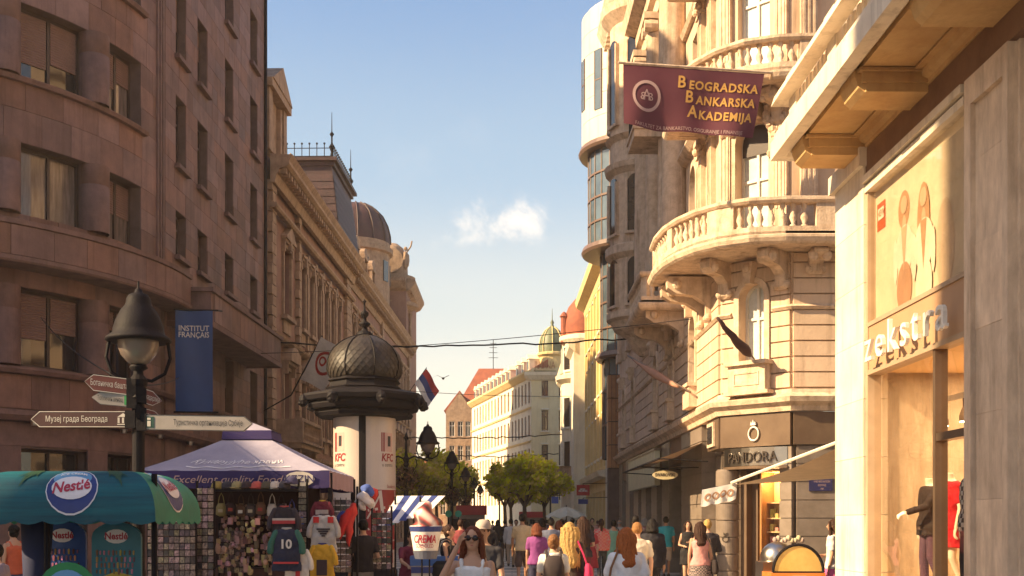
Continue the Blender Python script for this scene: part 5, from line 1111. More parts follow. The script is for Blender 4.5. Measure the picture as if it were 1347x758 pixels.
# finger signs on the lamp
M_brown = pm('brown_sign_enamel', (.16, .045, .035), .45); M_cream_s = pm('cream_sign_enamel', (.33, .29, .27), .45); M_txt_w = pm('sign_white', (.58, .53, .48), .5); M_txt_b = pm('sign_black', (.03, .03, .035), .5); M_dark_s = pm('very_dark_brown_sign', (.07, .03, .028), .45)
def finger(x0, x1, zl, zr, h, m_, txt, tm, label, point=-1, ang=0.0, icon=None, y=13.33):
    px = x0 if point > 0 else x1; t = thing('finger_sign', label, 'sign', (px, y, (zl + zr) / 2), group='finger signs on the lamp post')
    L_ = abs(x1 - x0); c, s = cos(ang), sin(ang); sl = (zr - zl) / L_
    def T(a, d, z):   # a measured from x0
        q = a - (0 if point > 0 else L_); X = px + q * c + d * s * 0; Y = y + q * s - d
        return (X, Y, zl + sl * a + z)
    tip = .1; pts = [(0, 0), (L_ - tip, 0), (L_, h / 2), (L_ - tip, h), (0, h)] if point > 0 else [(0, h / 2), (tip, 0), (L_, 0), (L_, h), (tip, h)]
    m = MB(); m.extr(T, pts, -.02, .01); m.build('board', m_, t)
    cx_, cy_ = L_ / 2, h / 2; ins = [(cx_ + (a - cx_) * .987, cy_ + (z - cy_) * .91) for a, z in pts]; m = MB(); n = len(pts)
    for i in range(n):
        j = (i + 1) % n; m.quad(T(pts[i][0], .013, pts[i][1]), T(pts[j][0], .013, pts[j][1]), T(ins[j][0], .013, ins[j][1]), T(ins[i][0], .013, ins[i][1]))
    m.build('border', tm if m_ is not M_cream_s else M_txt_b, t)
    if txt:
        v, f = text_mesh(txt, h * .52); w = max(p[0] for p in v) - min(p[0] for p in v); av = L_ * (.62 if icon else .78); k = av / w; off = L_ * (.52 + (.08 if icon and icon[0] < .5 else -.06 if icon else 0))
        m = MB(); m.add([T(off + p[0] * k, .014, h * .5 + p[1]) for p in v], f); m.build('lettering', tm, t)
    if icon:
        a = icon[0] * L_; m = MB(); m.extr(T, [(a - h * .32, h * .14), (a + h * .32, h * .14), (a + h * .32, h * .86), (a - h * .32, h * .86)], .012, .015); m.build('icon_panel', icon[1], t)
        m = MB()
        if icon[2] == 'i': m.extr(T, [(a - .02, h * .22), (a + .02, h * .22), (a + .02, h * .58), (a - .02, h * .58)], .015, .018); m.extr(T, [(a - .02, h * .65), (a + .02, h * .65), (a + .02, h * .78), (a - .02, h * .78)], .015, .018)
        else:
            for q in (-.28, 0, .28): m.extr(T, [(a + h * (q - .06), h * .25), (a + h * (q + .06), h * .25), (a + h * (q + .06), h * .6), (a + h * (q - .06), h * .6)], .015, .018)
            m.extr(T, [(a - h * .36, h * .64), (a + h * .36, h * .64), (a, h * .88)], .015, .018); m.extr(T, [(a - h * .36, h * .14), (a + h * .36, h * .14), (a + h * .36, h * .2), (a - h * .36, h * .2)], .015, .018)
        m.build('icon', icon[3], t)
    m = MB(); bx_ = L_ if point < 0 else 0
    m.box(T, bx_ - .06, bx_ + .06, -.03, .02, -.01, h + .01); m.build('clamp', M_iron, t)
finger(-4.97, -4.44, 3.26, 3.20, .19, M_brown, 'Ботаничка башта', M_txt_w, 'brown finger sign pointing left at the top of the lamp post', -1, .15)
finger(-4.90, -4.44, 3.10, 3.06, .15, M_cream_s, 'Топличин венац', M_txt_b, 'short cream finger sign with a green end below the top brown one', -1, .1, icon=(.92, pm('sign_green', (.05, .3, .1)), 'i', M_txt_w))
finger(-5.62, -4.46, 2.83, 2.83, .185, M_dark_s, 'Музеј града Београда', M_txt_w, 'long dark brown finger sign with a museum icon pointing left', -1, 0, icon=(.93, M_dark_s, 'm', M_txt_w))
finger(-4.33, -4.10, 3.12, 3.06, .17, M_brown, 'Скадарлија', M_txt_w, 'short brown finger sign turned to the right of the lamp post', 1, .5)
finger(-4.33, -4.08, 2.93, 2.87, .13, M_brown, 'Калемегдан', M_txt_w, 'lower short brown finger sign turned right under its twin', 1, .5)
finger(-4.33, -3.03, 2.80, 2.78, .18, M_cream_s, 'Туристичка организација Србије', M_txt_b, 'long pale finger sign with an information icon pointing right', 1, 0, icon=(.07, pm('sign_dark_green', (.02, .07, .06)), 'i', M_txt_w))

# ---------------------------------------------------------------- advertising column
kc = thing('advertising_column', 'green black domed advertising column with posters in the middle of the square', 'advertising column', (-3.62, 28, 0)); kx, ky = -3.62, 28
M_dome = mat('dark_green_scaled_metal', (.05, .04, .032), (.028, .022, .02), scale=3, rough=.5, bump=.1, spec=.35, rnd=.3)
M_paper = mat('glossy_white_poster', (.60, .50, .44), (.5, .42, .37), scale=.7, rough=.3, bump=.03, spec=.6)
M_pred = pm('poster_red', (.30, .025, .03), .4); M_pink = pm('poster_pink', (.6, .4, .36), .4); M_teal = pm('poster_teal', (.05, .3, .3), .4)
R_ = .76
m = MB(); m.lathe([(R_ - .03, 0), (R_ - .03, 4.35)], kx, ky, 36); m.build('core', M_iron, kc)
m = MB(); m.lathe([(R_ + .12, 0), (R_ + .12, .3), (R_ + .05, .38), (R_ + .05, .55), (R_ - .03, .6)], kx, ky, 36); m.build('base', M_iron, kc)
m = MB(); T8 = 8; off8 = pi / 8
def octo(prof, name, mt=M_iron, rot=pi / 8):
    q = MB(); q.lathe(prof, kx, ky, 8, 0, rot, rot + 2 * pi); q.build(name, mt, kc)
octo([(R_, 4.25), (1.2, 4.28), (1.25, 4.36), (1.22, 4.42), (1.36, 4.46), (1.4, 4.56), (1.38, 4.62), (1.5, 4.66), (1.53, 4.76), (1.5, 4.82), (.95, 4.95), (0, 4.95)], 'cornice')
octo([(.95, 4.93), (.98, 4.98), (.88, 5.02), (.86, 5.12), (.92, 5.16), (.86, 5.22), (.8, 5.24), (0, 5.24)], 'dome_collar')
m = MB(); m.smooth = True
DP = [(.80, 5.22), (.88, 5.3), (.925, 5.45), (.92, 5.62), (.86, 5.8), (.76, 5.96), (.58, 6.12), (.36, 6.24), (.14, 6.31), (0, 6.33)]
m.lathe(DP, kx, ky, 32); m.build('dome', M_dome, kc)
sc = MB(); rg = random.Random(4)
def dprof(t):
    i = min(int(t), len(DP) - 2); f = t - i; return DP[i][0] + (DP[i + 1][0] - DP[i][0]) * f, DP[i][1] + (DP[i + 1][1] - DP[i][1]) * f
for j in range(13):
    t = .1 + j * .56; r, z = dprof(t); r2, z2 = dprof(t + .75)
    for i in range(36):
        a = 2 * pi * (i + (j % 2) * .5) / 36; w = pi / 36; sc.cur = rg.random()
        P3 = lambda rr, aa, zz, o: (kx + (rr + o) * cos(aa), ky + (rr + o) * sin(aa), zz)
        sc.add([P3(r, a, z - .02, .022), P3((r + r2) / 2, a + w, (z + z2) / 2, .012), P3(r2, a, z2, .002), P3((r + r2) / 2, a - w, (z + z2) / 2, .012)], [(0, 1, 2, 3)])
stuff(sc.build('dome_scales', M_dome, kc))
for i in range(8):
    a = off8 + 2 * pi * i / 8; m = MB(); m.tube([(kx + (r + .012) * cos(a), ky + (r + .012) * sin(a), z) for r, z in DP[:-1]], .018, 5); m.build('dome_rib', M_iron, kc)
    m = MB(); x, y = kx + 1.5 * cos(a), ky + 1.5 * sin(a); m.ball(x, y, 4.64, .13, .13, .15, 8, 6, jit=.15); m.ball(x + .08 * cos(a), y + .08 * sin(a), 4.58, .07, .07, .06); m.build('lion_head', M_iron, kc)
m = MB(); m.smooth = True; m.lathe([(.2, 6.3), (.2, 6.36), (.08, 6.42), (.07, 6.5), (.14, 6.56), (.14, 6.6), (.05, 6.66), (.05, 6.74), (.1, 6.8), (.1, 6.86), (.03, 6.92), (.02, 7.1), (.05, 7.14), (.0, 7.2)], kx, ky, 12); m.build('finial', M_iron, kc)
# posters: three curved sheets; angle measured from the side that faces the camera
def TK(s, d, z):  # s = angle (rad), 0 faces the camera, + to the right
    return (kx + (R_ + d) * sin(s), ky - (R_ + d) * cos(s), z)
toc = math.atan2(-kx, ky) ; shift = math.atan2(kx, -ky)
def TKc(s, d, z): a = s + math.atan2(-kx, ky) * 1.0; return TK(a, d, z)
for c in (-2.17, -.07, 2.02):
    m = MB(); m.box(TKc, c - .1, c + .1, -.03, .04, .6, 4.3, 2); m.build('dark_post', M_iron, kc)
post = []
for a, b in ((.04, 1.9), (-2.05, -.18), (2.13, 4.0)):
    m = MB(); m.box(TKc, a, b, -.02, .0, .62, 4.26, 22); post.append(m.build('poster', M_paper, kc))
def kp(pts, mt, o=.004, p=0, nm='print'):
    m = MB(); m.add([TKc(s, o, z) for s, z in pts], [tuple(range(len(pts)))]); m.build(nm, mt, post[p])
def krect(a, b, c, e, mt, o=.004, p=0):
    m = MB(); n = max(1, int((b - a) / .1))
    for i in range(n): u, w = a + (b - a) * i / n, a + (b - a) * (i + 1) / n; m.quad(TKc(u, o, c), TKc(w, o, c), TKc(w, o, e), TKc(u, o, e))
    m.build('print', mt, post[p])
for p, o0 in ((0, .55), (1, -1.2)):
    for k in range(3): krect(o0 + .0 + .055 * k, o0 + .035 + .055 * k, 3.42 - .0, 3.88, M_pred, .004, p)
    krect(o0 + .17, o0 + .5, 3.42, 3.88, M_pink, .004, p); krect(o0 + .26, o0 + .4, 3.55, 3.8, M_txt_b, .007, p)
    m = MB(); lettering(m, TKc, 'KFC', o0 + .27, 3.27, .006, .26, sx=1.15, bold=.008, shear=.15); m.build('lettering', M_pred, post[p]); m = MB(); lettering(m, TKc, 'u centru', o0 + .27, 3.1, .006, .13, sx=1.1); m.build('lettering', M_txt_b, post[p])
krect(.04, 1.88, 1.05, 2.5, M_pred); krect(.04, 1.88, .62, 1.05, M_paper, .004)
m = MB(); lettering(m, TKc, 'Studentski', 1.05, 2.58, .006, .12, sx=1.1); m.build('lettering', M_pred, post[0])
m = MB(); lettering(m, TKc, 'DOM 3', .7, .84, .007, .34, sx=1.6, bold=.01); m.build('lettering', M_pred, post[0])
def street(s0, z0, s1, z1, w, mt=M_paper):
    m = MB(); n = 6; dx, dz = (s1 - s0) * R_, z1 - z0; l = math.hypot(dx, dz); nx, nz = -dz / l * w / R_, dx / l * w
    for i in range(n):
        a, b = i / n, (i + 1) / n; m.quad(TKc(s0 + (s1 - s0) * a + nx, .008, z0 + dz * a + nz), TKc(s0 + (s1 - s0) * b + nx, .008, z0 + dz * b + nz), TKc(s0 + (s1 - s0) * b - nx, .008, z0 + dz * b - nz), TKc(s0 + (s1 - s0) * a - nx, .008, z0 + dz * a - nz))
    m.build('map_street', mt, post[0])
for q in ((.1, 2.0, 1.75, 2.2, .03), (.1, 1.55, 1.7, 1.75, .025), (.5, 2.48, .75, 1.07, .045), (.75, 1.65, 1.3, 2.1, .02), (.1, 1.2, 1.7, 1.32, .02), (1.25, 2.48, 1.4, 1.07, .03), (.08, 1.8, .55, 2.45, .02)): street(*q)
street(.7, 1.62, 1.25, 1.7, .03, M_teal); street(.68, 1.62, .62, 1.9, .03, M_teal)

# ---------------------------------------------------------------- banners and flags
def cloth(T, s0, s1, z0, z1, wave, n=24, mz=10):
    m = MB(); vs = []; fs = []; m.smooth = True
    for i in range(n + 1):
        for j in range(mz + 1):
            u, v = i / n, j / mz; s, z = s0 + (s1 - s0) * u, z0 + (z1 - z0) * v; vs.append(T(s, wave(u, v), z))
    for i in range(n):
        for j in range(mz): a = i * (mz + 1) + j; fs.append((a, a + mz + 1, a + mz + 2, a + 1))
    m.add(vs, fs); return m
M_plum = mat('plum_banner_cloth', (.12, .028, .042), (.10, .022, .035), scale=2, rough=.75, bump=.15, bscale=60)
M_gold = pm('gold_banner_print', (.62, .33, .08), .6); M_palep = pm('pale_banner_print', (.5, .33, .3), .6)
ba = thing('academy_banner', 'large plum banner with gold academy lettering on a pole by the upper balcony', 'banner', (6.15, 27.4, 12.6))
BT0 = frame(2.62, 27.15, 3.5, .25, 1)
def BT(s, d, z):   # slight sag, fold and slanted lower edge
    u = s / 3.42; v = (12.62 - z) / 1.5; zz = z - .13 * u - .12 * u * v - .03 * sin(u * 9) * v - .06 * sin(pi * u) * v
    x, y, q = BT0(s - .1 * v * u * 3 + .03, d + .07 * sin(u * 7 + v * 2) * v + .05 * sin(u * 17) * v, zz); return (x, y, q)
m = cloth(BT, 0, 3.42, 11.2, 12.62, lambda u, v: 0, 30, 12); m.build('cloth', M_plum, ba)
for body, z, s, c in (('BEOGRADSKA', 12.3, 2.3, 0), ('BANKARSKA', 11.98, 2.35, 0), ('AKADEMIJA', 11.66, 2.38, 0)):
    v1, f1 = text_mesh(body[0], .37, bold=.008, align='LEFT'); v2, f2 = text_mesh(body[1:], .26, bold=.008, align='LEFT', spacing=1.12)
    x0 = {'BEOGRADSKA': 1.33, 'BANKARSKA': 1.55, 'AKADEMIJA': 1.65}[body]; w2 = max(p[0] for p in v2); wt = {'BEOGRADSKA': 1.72, 'BANKARSKA': 1.48, 'AKADEMIJA': 1.36}[body]; k = wt / w2
    m = MB(); m.add([BT(x0 + p[0], .012, z + p[1]) for p in v1], f1); m.add([BT(x0 + .29 + p[0] * k, .012, z + p[1] - .05) for p in v2], f2); m.build('gold_lettering', M_gold, ba)
m = MB(); lettering(m, BT, 'FAKULTET ZA BANKARSTVO, OSIGURANJE I FINANSIJE', 1.7, 11.27, .012, .115, sx=1.0); m.build('small_lettering', M_palep, ba)
m = MB(); n = 28; c0, c1 = .58, 11.93
for (ra, rb) in ((.36, .29),):
    for i in range(n):
        a, b = 2 * pi * i / n, 2 * pi * (i + 1) / n; m.quad(*[BT(c0 + r * cos(q), .012, c1 + r * sin(q)) for r, q in ((ra, a), (ra, b), (rb, b), (rb, a))])
m.build('ring_emblem', M_palep, ba)
m = MB()
for ch, dx, dz, sz in (('A', 0, .02, .34), ('B', -.09, -.02, .25), ('B', .1, -.02, .25)):
    v, f = text_mesh(ch, sz); mm = -1 if dx < 0 else 1; m.add([BT(c0 + dx + p[0] * mm, .013 + (.004 if ch == 'A' else 0), c1 + dz + p[1]) for p in v], f)
m.build('monogram', M_palep, ba)
m = MB(); a, b = BT(-.12, -.01, 12.66), BT(3.6, -.01, 12.66); m.tube([a, BT(1.8, -.01, 12.66), b], .035, 8); m.tube([b, (6.3, 27.75, b[2] - .02)], .035, 8); m.build('pole', M_creamtrim, ba)
# blue institute banner
bb = thing('blue_institute_banner', 'tall blue vertical banner reading institut francais on the red stone building', 'banner', (-9.9, 35.4, 8.4)); BF = frame(-10.42, 35.3, 1, .12, 1)
M_blue = mat('royal_blue_banner', (.012, .05, .17), (.01, .042, .14), scale=1.5, rough=.6, bump=.1)
BW = lambda s, d, z: BF(s, d + .03 * sin(s * 6 + z), z)
m = cloth(BW, 0, 1.13, 5.15, 8.28, lambda u, v: 0, 12, 12); m.build('cloth', M_blue, bb)
for t_, z in (('INSTITUT', 7.72), ('FRANÇAIS', 7.52)): m = MB(); v, f = text_mesh(t_, .24, bold=.003); w = max(p[0] for p in v) - min(p[0] for p in v); m.add([BW(.56 + p[0] * .92 / w, .015, z + p[1]) for p in v], f); m.build('lettering', M_txt_w, bb)
m = MB()
for z in (8.3, 5.13): m.tube([BF(-.05, 0, z), BF(1.3, 0, z)], .03, 6)
m.tube([BF(0, 0, 8.3), BF(0, -1.0, 8.5)], .03, 6); m.tube([BF(1.25, 0, 8.3), BF(1.25, -1.2, 8.5)], .03, 6); m.build('bracket_rod', M_iron, bb)
# other flags
M_red = pm('flag_red', (.45, .03, .03), .7); M_fblue = pm('flag_blue', (.04, .06, .22), .7); M_fwhite = pm('flag_white', (.82, .77, .73), .7); M_dk = pm('dark_furled_cloth', (.07, .03, .03), .8)
f1 = thing('white_emblem_flag', 'white flag with a round red emblem on a slanting pole over the palace balcony', 'flag', (-10.6, 50.6, 8.0)); 
A = wpos(383, 520, 48.5); B_ = wpos(424, 442, 46); m = MB(); m.tube([tuple(A), tuple(B_)], .035, 6); m.tube([tuple(A), TL(49.6, -.05, A.z - .6)], .03, 6); m.build('pole', M_iron, f1)
def flagT(A, B, drop, spread, n=14, wav=.06, ph=0):
    A = Vector(A); B = Vector(B)
    def T(u, v, o=0.0):  # u down pole->free edge, v along pole
        p = A.lerp(B, v); return (p.x + u * spread + wav * sin(u * 5 + v * 4 + ph) , p.y - .08 * sin(u * 6 + v * 3 + ph) - o, p.z - u * drop * (.75 + .25 * v) - .03 * sin(v * 8))
    return T
def flag_mesh(T, u0, u1, v0, v1, o=0, n=12):
    m = MB(); m.smooth = True; vs = []; fs = []
    for i in range(n + 1):
        for j in range(n + 1): vs.append(T(u0 + (u1 - u0) * i / n, v0 + (v1 - v0) * j / n, o))
    for i in range(n):
        for j in range(n): a = i * (n + 1) + j; fs.append((a, a + n + 1, a + n + 2, a + 1))
    m.add(vs, fs); return m
FT = flagT(A.lerp(B_, .28), B_, .62, 1.0); flag_mesh(FT, 0, 1.05, 0, 1).build('cloth', M_fwhite, f1)
m = MB()
for ra, rb in ((.36, .27),):
    for i in range(20):
        a, b = 2 * pi * i / 20, 2 * pi * (i + 1) / 20; m.quad(*[FT(.58 + r * cos(q) * 1.05, .55 + r * sin(q) * .72, .02) for r, q in ((ra, a), (ra, b), (rb, b), (rb, a))])
for ch, dx in (('O', -.11), ('N', .1)):
    v, f = text_mesh(ch, .34, bold=.012); m.add([FT(.58 + dx + p[0] + .25 * p[1], .55 + p[1] * .72 - .3 * p[0], .02) for p in v], f)
m.build('round_emblem', M_red, f1)
f2 = thing('tricolour_flag', 'faded red blue and white flag on a pole standing out from the domed palace', 'flag', (-10, 96, 12)); A = wpos(520, 520, 104); A.x = -9.6; B_ = wpos(561, 484, 96); m = MB(); m.tube([tuple(A), tuple(B_)], .04, 5); m.build('pole', M_iron, f2)
FT = flagT(B_ + Vector((-1.0, .0, -1.0)), B_, 1.0, .1)
C0 = B_ + Vector((0, 0, -.1))
def FT2(u, v, o=0): return (C0.x - 1.0 + v * 1.0 + u * 1.1 + .06 * sin(u * 6), C0.y - o - .1 * sin(u * 7 + v * 3), C0.z - (1 - v) * 1.2 - u * 2.3 * (.9 - .1 * v))
for k, mm in enumerate((M_fwhite, M_fblue, M_red)): flag_mesh(FT2, 0, 1, k / 3, (k + 1) / 3).build('stripe', mm, f2)
f3 = thing('small_tricolour_flag', 'small red blue and white flag hanging on the red domed building', 'flag', (4.4, 92, 7)); C0 = wpos(744, 588, 92); m = MB(); m.tube([tuple(C0 + Vector((0, 0, .1))), (5.2, 94, 6.6)], .03, 5); m.build('pole', M_iron, f3)
def FT3(u, v, o=0): return (C0.x + .15 + v * .75 - u * .5, C0.y - .1 * sin(u * 7 + v * 3), C0.z - (1 - v) * .3 - u * 1.5)
for k, mm in enumerate((M_red, M_fblue, M_fwhite)): flag_mesh(FT3, 0, 1, k / 3, (k + 1) / 3).build('stripe', mm, f3)
f4 = thing('furled_flag', 'dark furled flag on a slanting pole below the arched white window', 'flag', (6.6, 28.6, 5.9)); A = Vector(TC(cc + .25, .35, 5.85)); B_ = wpos(943, 418, 28.0); m = MB(); m.tube([tuple(A), tuple(B_)], .022, 6); m.build('pole', M_bronze, f4)
m = MB(); m.smooth = True; m.tube([tuple(B_.lerp(A, t) + Vector((.02 * sin(t * 20), -.02, -.05 * sin(t * 3)))) for t in [i / 10 for i in range(10)]], [.03, .05, .06, .075, .09, .1, .12, .13, .12, .05], 8); m.build('cloth', M_dk, f4)
f5 = thing('furled_flag', 'long pale brown furled flag over the street side shopfronts of the balconied palace', 'flag', (5.3, 34, 5.2)); A = wpos(884, 516, 33.0); B_ = wpos(826, 468, 38.0); A = Vector((TS(33, .3, A.z))); m = MB(); m.tube([tuple(A), tuple(B_)], .03, 6); m.build('pole', M_bronze, f5)
m = MB(); m.smooth = True; m.tube([tuple(B_.lerp(A, t) + Vector((0, 0, -.08 * sin(t * 3)))) for t in [.1 + i * .08 for i in range(10)]], [.04, .06, .07, .1, .13, .14, .12, .1, .09, .04], 8); m.build('cloth', pm('pale_brown_cloth', (.42, .22, .15), .8), f5)
# wires over the street
def wire(pts, r, label, sag=.0, wob=0):
    A, B = Vector(pts[0]), Vector(pts[1]); n = 30; rg = random.Random(int(A.z * 10)); m = MB(); P_ = []
    for i in range(n + 1):
        t = i / n; p = A.lerp(B, t); p.z -= sag * 4 * t * (1 - t) - (rg.uniform(-wob, wob) if 0 < i < n else 0); P_.append(tuple(p))
    m.tube(P_, r, 5); o = m.build('overhead_wire', M_iron); tag(o, label, 'wire', 'wires across the street')
wire([(-10.85, 48, 9.35), (5.3, 48, 9.5)], .035, 'thick rope of lights slung across the street above the column', .3, .05)
wire([(-10, 84, 11.6), (4.6, 84, 11.0)], .02, 'thin wire high above the far lamps', .2)
wire([(-10, 100, 9.2), (4.4, 100, 9.4)], .05, 'far knotted wire above the tree tops', .2, .08)
wire([(-9.6, 112, 8.5), (4.4, 108, 8.2)], .05, 'lowest far wire across the street', .3, .1)
wire([(-10.5, 36, 6.3), (-4.6, 13.45, 3.35)], .012, 'pale cable running down from the red stone building to the lamp', .1); wire([(-12.6, 30.5, 7.2), (-4.6, 13.45, 3.4)], .012, 'upper pale cable running down to the finger sign lamp', .15)
wire([(-11, 44, 8.2), (5.2, 33, 7.6)], .012, 'thin wire crossing below the rope of lights', .2)
bd = thing('bird', 'small dark bird flying above the far end of the street', 'bird', tuple(wpos(583, 498, 60))); c = Vector(bd.location)
m = MB(); m.smooth = True; m.ball(c.x, c.y, c.z, .07, .2, .06); m.ball(c.x, c.y + .18, c.z + .02, .045); m.extr(IDT, [(c.x - .06, c.y - .16), (c.x + .06, c.y - .16), (c.x + .08, c.y - .34), (c.x - .08, c.y - .34)], c.z, c.z) if 0 else m.cb(c.x, c.y - .26, c.z, .12, .2, .015); m.build('body', M_iron, bd)
for sg in (-1, 1):
    m = MB(); m.add([(c.x, c.y + .1, c.z + .02), (c.x, c.y - .12, c.z + .02), (c.x + sg * .3, c.y - .12, c.z + .16), (c.x + sg * .32, c.y + .08, c.z + .17), (c.x + sg * .62, c.y - .15, c.z - .02)], [(0, 1, 2, 3), (3, 2, 4)]); m.build('wing', M_iron, bd)
# ---------------------------------------------------------------- people
SKIN = {n: mat('skin_' + n, c, tuple(x * .9 for x in c), rough=.5, bump=.03, spec=.35) for n, c in dict(fair=(.62, .36, .25), mid=(.50, .28, .18), tan=(.38, .19, .11), pale=(.80, .66, .52)).items()}
HAIRM = {n: mat('hair_' + n, c, tuple(x * .5 for x in c), scale=14, rough=.62, bump=.7, bscale=45, stretch=(6, 6, .7), spec=.22) for n, c in dict(black=(.011, .007, .006), brown=(.05, .02, .012), auburn=(.17, .045, .018), red=(.42, .12, .03), blonde=(.58, .35, .12), ginger=(.36, .17, .06), grey=(.42, .38, .34), lightbrown=(.26, .12, .05)).items()}
def clothm(name, c, **k): return mat('cloth_' + name, c, tuple(x * .7 for x in c), scale=4, rough=.85, bump=.35, bscale=9, **k)
def loft(m, rings, seg=14):   # rings (x,y,z,rx,ry)
    vs = []; fs = []; n = len(rings)
    for x, y, z, a, b in rings:
        for k in range(seg): t = 2 * pi * k / seg; vs.append((x + a * cos(t), y + b * sin(t), z))
    for i in range(n - 1):
        for k in range(seg): l = (k + 1) % seg; fs.append((i * seg + k, i * seg + l, (i + 1) * seg + l, (i + 1) * seg + k))
    fs += [tuple(range(seg - 1, -1, -1)), tuple(range((n - 1) * seg, n * seg))]; m.add(vs, fs)
def limb(m, pts, rs, seg=10):
    P_ = []; R_l = []
    for i in range(len(pts) - 1):
        a, b = Vector(pts[i]), Vector(pts[i + 1])
        for k in range(4):
            t = k / 4; P_.append(tuple(a.lerp(b, t))); R_l.append(rs[i] + (rs[i + 1] - rs[i]) * t)
    P_.append(tuple(pts[-1])); R_l.append(rs[-1]); m.tube(P_, R_l, seg)
    for p, r in zip(pts, rs): m.ball(*p, r * 1.0, seg=10, rings=6)
def remesh(o, vox):
    md = o.modifiers.new('remesh', 'REMESH'); md.mode = 'VOXEL'; md.voxel_size = vox; md.use_smooth_shade = True
    sm = o.modifiers.new('smooth', 'SMOOTH'); sm.factor = .6; sm.iterations = 3
    return o
PN = [0]
def person(px, Y, top, label, face=0, female=False, skin='mid', hair=('short', 'black'), topw=('tee', (.3, .3, .3)), bottom=('trousers', (.05, .05, .07)), arms=('swing', 'swing'), stride=.25, vox=None, group='people walking in the street', z0=0, extra=None, bend=0, x=None, bare=False, h=None):
    """px: photo column, Y: distance, top: photo row of the top of the head; face 0 = walking away"""
    X = (px - 673.5) * Y / F if x is None else x
    h = h or (EYE + (687 - top) * Y / F - z0); S_ = h / 1.76
    t = thing('person', label, 'person', (X, Y, z0), radians(face), group); t.scale = (S_, S_, S_)
    vox = vox or (.014 if Y < 22 else .019 if Y < 34 else .026)
    w = .9 if female else 1.0; hipw = 1.06 if female else .96
    sy = bend
    TR_ = [(.84, .155 * hipw, .115), (.92, .172 * hipw, .122), (1.0, .165 * hipw, .118), (1.1, .14 * w, .102), (1.2, .148 * w, .108), (1.3, .168 * w, .118), (1.38, .178 * w, .112), (1.44, .165 * w, .095), (1.48, .11 * w, .08), (1.51, .065, .062)]
    bo = lambda z: sy * max(0, z - .9)
    b = MB(); loft(b, [(0, bo(z), z, rx, ry) for z, rx, ry in TR_]); loft(b, [(0, bo(1.48), 1.46, .062, .062), (0, bo(1.55) + .012, 1.54, .052, .056), (0, bo(1.6) + .02, 1.6, .05, .055)])
    hy = bo(1.62) + .02
    if hair[1] != 'none': b.smooth = True; b.ball(0, hy, 1.655, .074, .092, .105, 14, 10); b.ball(0, hy + .03, 1.60, .052, .06, .058, 10, 8)
    if hair[1] != 'none': b.ball(0, hy + .1, 1.635, .014, .022, .022, 8, 6)
    for sg in (-1, 1) if hair[1] != 'none' else (): b.ball(sg * .077, hy - .005, 1.64, .012, .022, .03, 8, 6)
    sh, hipx = .178 * w, .085
    AR = {}
    for sg, kind in ((-1, arms[0]), (1, arms[1])):
        s0 = (sg * sh, bo(1.42), 1.415)
        if kind == 'swing': el, wr = (sg * (sh + .06), bo(1.2) - .05 * sg * (1 if stride else 0), 1.13), (sg * (sh + .055), bo(1.0) + .06 - .1 * sg, .88)
        elif kind == 'down': el, wr = (sg * (sh + .05), bo(1.2) - .02, 1.13), (sg * (sh + .05), bo(1) + .04, .88)
        elif kind == 'bent': el, wr = (sg * (sh + .07), bo(1.2) - .03, 1.14), (sg * (sh - .03), bo(1.1) + .2, 1.12)
        elif kind == 'phone': el, wr = (sg * (sh + .05), bo(1.2) + .06, 1.15), (sg * .05, bo(1.1) + .26, 1.2)
        elif kind == 'head': el, wr = (sg * (sh + .12), bo(1.3) + .17, 1.27), (sg * (.125), hy + .17, 1.58)
        elif kind == 'hip': el, wr = (sg * (sh + .14), bo(1.2) - .08, 1.15), (sg * (sh - .01), bo(1) - .02, 1.0)
        elif kind == 'reach': el, wr = (sg * (sh + .04), bo(1.3) + .18, 1.2), (sg * (sh - .04), bo(1.2) + .42, 1.12)
        AR[sg] = (s0, el, wr)
        limb(b, [s0, el, wr], [.048 * w, .039 * w, .028 * w])
        d = (Vector(wr) - Vector(el)).normalized(); p = Vector(wr)
        side = d.cross(Vector((0, 1, 0.2))).normalized() if kind != 'head' else Vector((0, .3, 1)).normalized()
        palm = p + d * .055; nrm = d.cross(side).normalized()
        b.smooth = True
        for q in range(4):
            off = side * (.024 - .016 * q); lq = (.07, .078, .074, .058)[q]; cu = nrm * (.012 + .006 * q)
            b.tube([tuple(p + off * .5), tuple(palm + off), tuple(palm + off + d * .035), tuple(palm + off + d * (.035 + lq * .5) + cu), tuple(palm + off + d * (.03 + lq * .9) + cu * 2.4)], [.014, .012, .009, .0085, .006], 6)
        b.tube([tuple(p + side * .01), tuple(p + side * .038 + d * .03), tuple(p + side * .05 + d * .06 + nrm * .01), tuple(p + side * .045 + d * .09 + nrm * .02)], [.012, .012, .01, .007], 6)
    LG = {}
    for sg in (-1, 1):
        f = stride * sg; hp = (sg * hipx, 0, .88); kn = (sg * (hipx + .005), f * .55 + (.05 if f < 0 else .03), .49); an = (sg * hipx, f * 1.0 - (.1 if f < 0 else 0), .09 + (.07 if f < -.1 else 0))
        LG[sg] = (hp, kn, an); limb(b, [hp, kn, an], [.082, .052, .036]); dn = -.35 if f < -.1 else 0
        b.tube([(an[0], an[1] - .05, an[2] - .045), (an[0], an[1] + .03, an[2] - .03), (an[0], an[1] + .14, an[2] - .06 + dn * .12)], [.032, .04, .028], 8)
    bd_ = remesh(b.build('body', SKIN[skin], t, local=True, smooth=True), vox)
    # hair
    style, hc = hair; hm = HAIRM.get(hc); q = MB(); q.smooth = True
